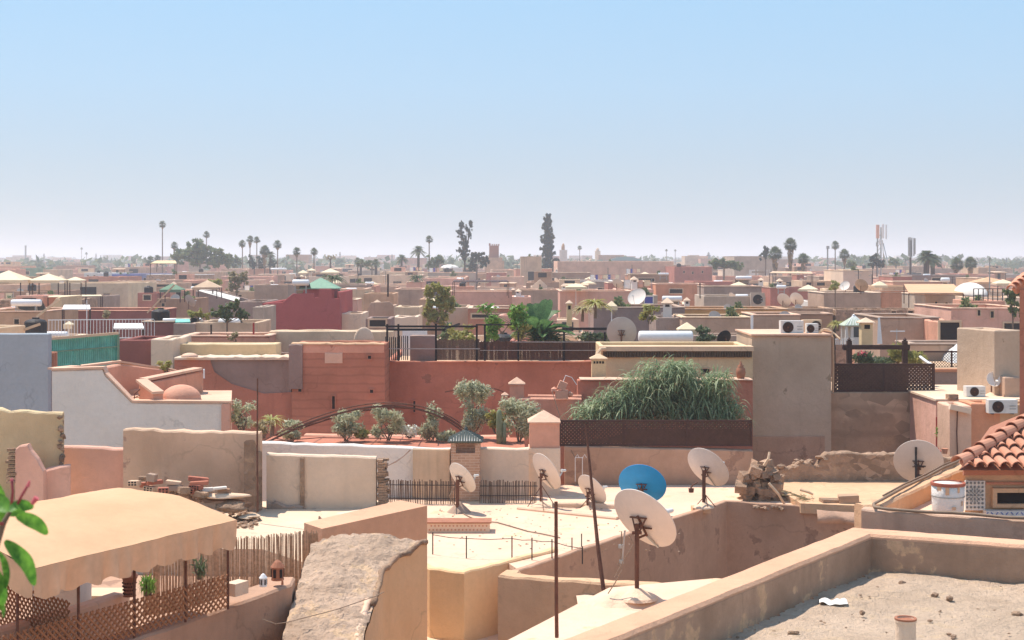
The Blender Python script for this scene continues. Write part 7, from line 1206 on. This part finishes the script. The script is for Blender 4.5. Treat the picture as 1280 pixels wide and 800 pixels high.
r = T('white_tower', 'short white square tower with a small lantern top right of the cypress', 'tower', P(704, 325, 420)); q = MB(); q.bbox(P(699.5, 0, 420).x, P(709, 0, 420).x, 420, 422.4, 0, P(0, 312.5, 420).z); q.build('shaft', 'white', r); q = MB(); q.bbox(P(702, 0, 420).x, P(706, 0, 420).x, 420.7, 421.6, P(0, 312.4, 420).z, P(0, 308, 420).z); q.lathe([(.5, 0), (.3, .6), (0, 1)], P(704, 308, 421), 8); q.build('lantern', 'tan', r)
for (px, yt, Y, w0, lab) in ((747.3, 309.5, 700, 6.5, 'hazy mosque minaret with a domed top above the palace wall'), (886, 314.5, 800, 4.6, 'slender hazy tower above the rust brick house')):
    r = T('minaret', lab, 'minaret', P(px, 325, Y)); k = Y/F; q = MB(); c = P(px, yt, Y); q.bbox(c.x-w0*k/2, c.x+w0*k/2, Y, Y+w0*k, 0, c.z-4*k); q.build('shaft', 'beige' if w0 > 6 else 'hazygrey', r); q = MB(); q.lathe([(w0*k*.3, -4*k), (w0*k*.3, -2*k), (w0*k*.15, -.8*k), (0, 0)], c + Vector((0, w0*k/2, 0)), 8); q.build('dome', 'beige' if w0 > 6 else 'hazygrey', r)
r = T('hipped_hall', 'long hall with a low grey green hipped roof behind the palace wall', 'hall', P(782, 325, 380)); q = MB(); a, b = P(764, 326, 380), P(803, 326, 380); q.prism([(a.x, 380), (b.x, 380), (b.x, 392), (a.x, 392)], 0, a.z); q.build('wall', 'pink', r); q = MB(); z0 = a.z+.01; z1 = P(0, 321.3, 386).z; q.add([(a.x-.3, 379.7, z0), (b.x+.3, 379.7, z0), (b.x+.3, 392.3, z0), (a.x-.3, 392.3, z0), (a.x+2, 386, z1), (b.x-2, 386, z1)], [(0,1,5,4), (1,2,5), (2,3,4,5), (3,0,4), (3,2,1,0)]); q.build('roof', 'greytile', r)
r = T('cell_tower', 'tall mobile phone mast with red and white panel antennas', 'antenna mast', P(1100, 325, 330)); Yt = 330; q = MB()
for dx in (-.4, .4): q.tube([P(1099, 0, Yt) + Vector((dx, 0, 0)) - Vector((0, 0, P(0, 0, Yt).z)), P(1099, 284, Yt) + Vector((dx, 0, 0))], .16, 6)
for k in range(14): z = 4 + k; q.bar(P(1099, 0, Yt).xy.to_3d() + Vector((-.4, 0, z)), P(1099, 0, Yt).xy.to_3d() + Vector((.4, 0, z + 1)), .09)
q.tube([P(1110, 330, Yt-3), P(1104, 304, Yt)], .1, 5); q.tube([P(1105, 332, Yt+3), P(1103, 300, Yt)], .08, 5); q.build('mast', 'galv', r)
for (px, y0, y1, w0, m_) in ((1096.5, 281, 298, 4, 'rose'), (1103, 280.5, 298, 2.6, 'metalw'), (1107, 281, 299, 2.0, 'metalw'), (1099, 299, 305, 2.5, 'metalw'), (1095.5, 303, 308, 2, 'galv')): q = MB(); a, b = P(px-w0/2, y0, Yt), P(px+w0/2, y1, Yt); q.bbox(a.x, b.x, Yt-.6, Yt-.3, b.z, a.z); q.build('antenna', m_, r)
r = T('antenna_tower', 'shorter dark antenna tower bundled with tall vertical panels beside the drooping palm', 'antenna mast', P(1138, 325, 300)); q = MB(); q.tube([P(1138, 345, 300), P(1138, 300, 300)], .22, 6); q.build('mast', 'barkdark', r)
for dx, y0, y1 in ((-2.8, 297, 320), (-1, 296.5, 322), (1.2, 297, 321), (3.8, 297.5, 320), (5.2, 298, 318)): q = MB(); a = P(1138+dx-.6, y0, 300); b = P(1138+dx+.6, y1, 300); q.bbox(a.x, b.x, 299.5, 299.8, b.z, a.z); q.build('antenna', 'galv', r)
r = T('street_mast', 'grey steel lamp mast left of the slim round-headed palm', 'lamp mast', P(1034.5, 325, 350)); q = MB(); q.tube([P(1034.5, 345, 350), P(1034.5, 308, 350)], .18, 6); q.build('pole', 'galv', r); q = MB(); q.bbox(P(1033, 0, 350).x, P(1036.5, 0, 350).x, 349.7, 350.2, P(0, 311, 350).z, P(0, 307.5, 350).z); q.build('lamp_head', 'galv', r)
for (px, y0, Y, lab) in ((55, 317, 800, 'thin hazy mast with a small yard on the horizon'), (120, 317, 850, 'faint thin mast right of the white tower'), (126, 319, 850, 'faintest thin mast of the pair right of the white tower'), (425, 315, 700, 'thin hazy mast above the centre gap'), (490, 318, 700, 'thin hazy pole near the date palms'), (1176, 320, 500, 'pale street pole right of the big drooping palm'), (1213+45, 322, 600, 'thin pole among the hazy trees at the frame edge')):
    q = MB(); q.bar(P(px, 330, Y), P(px, y0, Y), .45); q.bar(P(px-1, y0+3, Y), P(px+1, y0+3, Y), .4); solo(q, 'far_mast', 'hazygrey', lab, 'mast')

# ------------------------------------------------------------ the rest of the old town, row upon row
LM = [(15, 'the largest cream tent'), (54, 'the middle cream tent'), (91, 'the smallest cream tent'), (125, 'the white roofed houses'), (165, 'the blue painted walls'), (203, 'the tallest lone palm'), (250, 'the round dark tree'), (285, 'the ribbed shed'), (315, 'the five-palm cluster'), (347, 'the round-headed palm'), (371, 'the thick-trunked palm'), (401, 'the green pavilion'), (440, 'the boxy balcony house'), (475, 'the slanted-shoulder wall'), (510, 'the date palms'), (545, 'the tall leafy tree'), (581, 'the ragged eucalyptus'), (617, 'the brick minaret'), (650, 'the banana plant'), (686, 'the tall cypress'), (720, 'the white parasol'), (747, 'the domed minaret'), (782, 'the hipped hall'), (810, 'the salmon cube'), (850, 'the orange red house'), (886, 'the slender hazy tower'), (915, 'the pale green trees'), (940, 'the metal roofed building'), (970, 'the bushy fan palm'), (988, 'the skirted palm'), (1010, 'the small red turret'), (1044, 'the slim ridge palm'), (1072, 'the pale tan cube'), (1100, 'the cell tower'), (1138, 'the antenna tower'), (1160, 'the drooping palm'), (1190, 'the tan canopy'), (1213, 'the twin green palms'), (1240, 'the lamp mast'), (1268, 'the tiled orange pier')]
USED = {}
def where(px):
    n_ = min(LM, key=lambda l: abs(l[0]-px)); d = px - n_[0]; return ('in line with ' if abs(d) < 6 else 'left of ' if d < 0 else 'right of ') + n_[1]
def uniq(a, b):
    for w_ in ('', 'low ', 'broad ', 'plain ', 'dusty ', 'faded ', 'weathered '):
        s = a.replace('@ ', w_) + ', ' + b
        if s not in USED: USED[s] = 1; return s
    k = 2
    o_ = ['second', 'third', 'fourth', 'fifth', 'sixth', 'seventh', 'eighth', 'ninth', 'tenth']
    for w_ in o_:
        s = a.replace('@ ', w_ + ' ') + ', ' + b
        if s not in USED: USED[s] = 1; return s
    return s
CN = {'pink': 'pink', 'salmon': 'salmon', 'rust': 'rust red', 'red': 'brick red', 'cream': 'cream', 'tan': 'tan', 'grey': 'grey', 'purplegrey': 'violet grey', 'brown': 'brown', 'white': 'white', 'beige': 'beige', 'rose': 'rose', 'mauve': 'mauve', 'pinkcream': 'pale pink', 'roofpale': 'pale sandy', 'orange': 'orange', 'copingpink': 'peach', 'stone': 'rough stone', 'sandwall': 'sandy', 'bluewhite': 'bluish white'}
PAL = ['pink', 'pink', 'salmon', 'salmon', 'rust', 'red', 'cream', 'tan', 'grey', 'purplegrey', 'brown', 'beige', 'rose', 'rose', 'rose', 'mauve', 'pinkcream', 'pinkcream', 'roofpale', 'copingpink', 'copingpink', 'sandwall', 'white', 'stone', 'orange']
rr = random.Random(2024); HS = []; nh = 0
rows = [58, 66, 75, 85, 96, 108, 122, 137, 154, 173, 195, 219, 246, 277, 311, 350, 394, 443, 500, 565]
for ri, Y in enumerate(rows):
    dy = (rows[ri+1]-Y if ri+1 < len(rows) else 70); hwid = Y*.365; x = -hwid + rr.uniform(-4, 0)
    while x < hwid:
        w0 = rr.uniform(3.2, 8)*(1 + Y/700); dp = min(dy*.8, rr.uniform(5, 9)*(1+Y/500)); yy = Y + rr.uniform(0, max(.1, dy-dp)*.6)
        if clear(x, x+w0, yy, yy+dp) and nh < 286:
            dmin = 3.4 if Y < 150 else 2.6 if Y < 300 else 2.0
            d = rr.uniform(dmin, dmin+2.3); zt = EYE - d; mt = rr.choice(PAL); px = 640 + (x+w0/2)/yy*F; band = 'near' if Y < 100 else 'midway' if Y < 200 else 'far off' if Y < 350 else 'hazy far'
            kind = rr.random(); wn = 'narrow' if w0 < 6*(1+Y/900) else 'wide' if w0 > 8.6*(1+Y/900) else 'square'
            feat = ' with roof room' if kind < .3 else ' with pale coping' if kind < .6 else ''
            lab = uniq('@ %s %s %s house%s' % (band, wn, CN[mt], feat), where(px)); r = T('house', lab, 'house', (x+w0/2, yy+dp/2, 0), OT); q = MB(); pa = rr.uniform(.4, .9); an = rr.uniform(-.12, .12)
            def rt(X, Yy, z): cx, cy = x+w0/2, yy+dp/2; return Vector((cx + (X-cx)*math.cos(an) - (Yy-cy)*math.sin(an), cy + (X-cx)*math.sin(an) + (Yy-cy)*math.cos(an), z))
            cs = [rt(x, yy, zt), rt(x+w0, yy, zt), rt(x+w0, yy+dp, zt), rt(x, yy+dp, zt)]; q.wall(cs, .25, 0, .05 if Y < 200 else .1, 1.1, closed=True); q.build('wall', mt, r)
            q = MB(); q.add([c - Vector((0, 0, pa)) + (Vector((x+w0/2, yy+dp/2, c.z)) - c)*.01 for c in cs], [(0, 1, 2, 3)]); q.build('roof', rr.choice(['roofdust', 'roofpale', 'greyroof', 'roofdust']), r)
            if kind < .3:
                rw_ = w0*rr.uniform(.25, .45); rx = x + rr.uniform(.3, w0-rw_-.3); ry = yy + rr.uniform(.3, dp*.4); q = MB(); b_ = [rt(rx, ry, zt+rr.uniform(.5, 1.6)), rt(rx+rw_, ry, 0), rt(rx+rw_, ry+dp*.4, 0), rt(rx, ry+dp*.4, 0)]
                for k in (1, 2, 3): b_[k].z = b_[0].z
                q.wall(b_, .2, zt-pa-.02, .02, 1, closed=True); q.add([c - Vector((0, 0, .12)) for c in b_], [(0, 1, 2, 3)]); rm = q.build('roof_room', rr.choice([mt, 'brown', 'cream', 'rose']), r)
                q = MB(); c = (b_[0]+b_[1])/2; q.box(c + Vector((0, -.02, -.55)), (rw_*.5, .06, .7), Matrix.Rotation(an, 3, 'Z')); q.build('opening', 'opening', rm)
            elif kind < .6:
                q = MB(); c2 = [rt(x-.08, yy-.08, zt+.1), rt(x+w0+.08, yy-.08, zt+.1), rt(x+w0+.08, yy+dp+.08, zt+.1), rt(x-.08, yy+dp+.08, zt+.1)]; q.wall(c2, .42, zt+.01, .02, 1.5, closed=True); q.build('coping', rr.choice(['roofpale', 'white', 'copingpink', 'roofpale']), r)  # pale tones put the sunlight on roof edges into the coping colour
            for k in range(rr.choice((1, 2, 3, 3, 4))):
                wx = x + w0*(.18 + .64*rr.random()); ww = rr.uniform(.5, 1.4)*(1+Y/500); hh = rr.uniform(.5, 1.2)*(1+Y/600); zz = zt - rr.uniform(.55, 1.3)*(1+Y/500) - hh/2; q = MB(); c = rt(wx, yy, zz); f = .1*(1+Y/500); n_ = rt(wx, yy-1, zz) - c; Mz = Matrix.Rotation(an, 3, 'Z')
                q.box(c + n_*.02 + Vector((0, 0, hh/2+f/2)), (ww+2*f, .1, f), Mz); q.box(c + n_*.02 - Vector((0, 0, hh/2+f/2)), (ww+2*f, .1, f), Mz); wf = q.build('window', rr.choice([mt, 'coping']), r); q = MB(); q.box(c + n_*.01, (ww, .03, hh), Mz); q.build('pane', rr.choice(['opening', 'opening', 'glass', 'darkwood']), wf)
            if kind > .62:
                q = MB(); dw = w0*rr.uniform(.18, .4); dh = rr.uniform(1.0, 1.9); q.box(rt(x + w0*rr.uniform(.3, .7), yy-.01, zt-.5-dh/2), (dw, .05, dh), Matrix.Rotation(an, 3, 'Z')); q.build('doorway', 'opening', r)  # dark panel painted as the shade of an awning-covered terrace
            foot(cs, 0); HS.append((x, w0, yy, dp, zt-pa, mt, px, wn, Y, kind, lab)); nh += 1
        x += w0 + (rr.uniform(0, .8) if rr.random() < .7 else rr.uniform(1, 4))
# things standing on those roofs
def proto_dish():
    return dish('white satellite dish, proto', 640, 300, 310, 120, 1.0, SE, 'dishwhite', detail=0, foot_m=None)
P_d = proto_dish(); P_d2 = dish('grey dish proto', 640, 300, 310, 121, 1.0, (.3, -.8, .4), 'dishgrey', detail=0, foot_m=None)
P_t = solar('white tank proto', 630, 650, 300, 307, 122); P_u = tent('parasol proto', 630, 660, 296, 303, 123, name='parasol', cat='parasol', legs=1, legh=1.9); P_g = tent('tent proto', 630, 680, 292, 300, 124, 'fabric', legh=2.0)
P_c = chimney('chimney proto', 636, 644, 290, 295, 318, 125, 'white')
r = T('water_tank', 'tank proto', 'water tank', (0, 126, 10)); q = MB(); q.lathe([(.55, .5), (.6, .6), (.6, 1.5), (.5, 1.6), (.2, 1.68), (.2, 1.75), (0, 1.75)], (0, 126, 10), 14); q.build('tank', 'black', r); q = MB()
for a in (-1, 1):
    for b in (-1, 1): q.bar((a*.4, 126+b*.4, 10), (a*.4, 126+b*.4, 10.5), .08)
q.build('stand', 'galv', r); P_w = r
r = T('laundry_line', 'laundry proto', 'laundry line', (0, 127, 10)); q = MB(); q.bar((-1.6, 127, 10), (-1.6, 127, 11.8), .06); q.build('post', 'galv', r); q = MB(); q.bar((1.6, 127, 10), (1.6, 127, 11.8), .06); q.build('post', 'galv', r); q = MB(); q.bar((-1.6, 127, 11.7), (1.6, 127, 11.7), .02); q.build('line', 'darkmetal', r)
for k, (cm, ww) in enumerate((('sheet', .8), ('bluepaint', .45), ('rose', .5), ('fabricwhite', .7))): q = MB(); x = -1.25 + k*.78; grid_quad(q, Vector((x-ww/2, 127, 10.7 + .1*k)), Vector((x+ww/2, 127, 10.7+.1*k)), Vector((x+ww/2, 127, 11.7)), Vector((x-ww/2, 127, 11.7)), 6, 5, lambda p, u_, v_: p + Vector((0, noise.noise(p*3)*.1*(1-v_), 0))); q.build('cloth', cm, r)
P_l = r
r = T('roof_shed', 'shed proto', 'shed', (0, 128, 10)); q = MB(); q.bbox(-1.5, 1.5, 127.2, 129, 10, 11.7); q.build('wall', 'brown', r); q = MB(); q.box((0, 128.05, 11.8), (3.4, 2.3, .07), Matrix.Rotation(.08, 3, 'X')); q.build('roof', 'beige', r); q = MB(); q.bbox(-.6, .1, 127.18, 127.2, 10.05, 11.5); q.build('door', 'opening', r); P_s = r
r = T('roof_mast', 'mast proto', 'aerial', (0, 129, 10)); q = MB(); q.bar((0, 129, 10), (0, 129, 13), .07); q.build('pole', 'darkmetal', r); q = MB(); q.bar((-.5, 129, 12.8), (.5, 129, 12.8), .05); q.bar((-.35, 129, 12.4), (.35, 129, 12.4), .05); q.build('crossbar', 'galv', r); P_m = r
P_b = plant('roof_bush', 'bush proto', 640, 320, 130, (.9, .7, .7), 260, .22, 'treeleaf', 'bush', None, clumps=6, seed=99, elong=1.8)
protos = [(P_d, 'satellite_dish', 'white satellite dish', 'satellite dishes', 5), (P_d2, '', 'grey satellite dish', 'satellite dishes', 4), (P_t, '', 'white solar tank', 'solar water tanks', 3), (P_u, '', 'white parasol', 'parasols of the far roofs', 2), (P_g, '', 'cream tent canopy', 'tents of the far roofs', 1), (P_c, '', 'white chimney', 'chimneys of the far roofs', 2), (P_w, '', 'black water tank', 'water tanks of the far roofs', 2), (P_l, '', 'line of drying laundry', 'laundry lines', 5), (P_s, '', 'brown roof shed', 'sheds of the far roofs', 5), (P_m, '', 'thin aerial', 'aerials of the far roofs', 4), (P_b, '', 'green potted bush', 'bushes of the far roofs', 5)]
bag = [p for p in protos for _ in range(p[4])]; first = set()
SZ = {'roof_bush': 1}
NS = [0]
def scatter(x, w0, yy, dp, zr, mt, px, wn, Y, low=False):
    for tries in range(20):
        pr_ = rr.choice(bag)
        if (low and pr_[0] in (P_g, P_u, P_l, P_m, P_s)) or (Y < 130 and pr_[0] in (P_g, P_u, P_s, P_l)): continue
        break
    if Y < 72: return
    L_ = uniq('@ %s on %s %s roof' % (pr_[2], wn, CN.get(mt, mt)), ('near, ' if Y < 100 else 'midway, ' if Y < 200 else 'far, ' if Y < 350 else 'hazy, ') + where(px))
    loc = (x + rr.uniform(.5, max(.6, w0-.5)), yy + dp*rr.uniform(.25, .75), zr + .02); sc = rr.uniform(.8, 1.1)*(.8 if low else 1); NS[0] += 1
    if pr_[2] in first: dup(pr_[0], loc, L_, rr.uniform(-.4, .4), sc, pr_[3])
    else:
        first.add(pr_[2]); o = pr_[0]; KIDS[o.name] = tree_of(o); o.location = loc; o['label'] = L_; o['group'] = pr_[3]
for (x, w0, yy, dp, zr, mt, px, wn, Y, kind, lab) in HS:
    for k in range(rr.choice((1, 2, 2, 3)) if Y < 200 else rr.choice((0, 1, 1, 2)) if Y < 330 else rr.choice((0, 0, 1))): scatter(x, w0, yy, dp, zr, mt, px, wn, Y)
for (x, w0, yy, dp, zr, mt, px) in MH:
    for k in range(rr.choice((0, 1, 1, 2))): scatter(x, w0, yy, dp, zr, mt, px, 'painted', yy, True)
for pr_ in protos:      # a kind never drawn goes away
    if pr_[2] not in first:
        for c, _ in tree_of(pr_[0]): bpy.data.objects.remove(c)
        bpy.data.objects.remove(pr_[0])
# ------------------------------------------------------------ beyond: what nobody could count
q = MB(); rr = random.Random(5)
for i in range(2600):
    Y = 640*math.exp(rr.random()*1.9); X = rr.uniform(-.38, .38)*Y; h = EYE - rr.uniform(-3.5, 5)*min(1.4, Y/900) if rr.random() < .12 else EYE - rr.uniform(.8, 5); w0 = rr.uniform(6, 16); q.cur = rr.randrange(6); q.bbox(X, X+w0, Y, Y+rr.uniform(6, 14), 0, h)
struct(q, 'distant_town', ['pink', 'beige', 'roofpale', 'brown', 'mauve', 'white'], 'stuff')
q = MB()
for i in range(650):
    Y = 520*math.exp(rr.random()*2.0); X = rr.uniform(-.38, .38)*Y; h = EYE + (rr.uniform(-3, 3.2) if rr.random() < .9 else rr.uniform(3, 5))*Y/F; rx = rr.uniform(4, 12)
    leafball(q, Vector((X, Y, h*.68)), (rx, rx, h*.36), 26, 2.0 + Y/900, rr, .5, 1.3)
struct(q, 'distant_trees', 'fartree', 'stuff')
hz = MB(); hz.bbox(-4200, 4200, -55, 7000, -1, 46); hz_o = struct(hz, 'haze', [], 'stuff')
m = bpy.data.materials.new('haze'); m.use_nodes = True; t = m.node_tree; t.nodes.remove(t.nodes['Principled BSDF']); v = t.nodes.new('ShaderNodeVolumePrincipled'); v.inputs['Color'].default_value = (.88, .91, .96, 1); v.inputs['Density'].default_value = .0006; v.inputs['Anisotropy'].default_value = .2
t.links.new(v.outputs[0], t.nodes['Material Output'].inputs['Volume']); hz_o.data.materials.append(m)

for o in bpy.data.objects:
    l = o.get('label')
    if l and len(l.replace('-', ' ').split()) > 16: print('LONG', len(l.split()), l)
print('NS', NS, 'nh', nh)
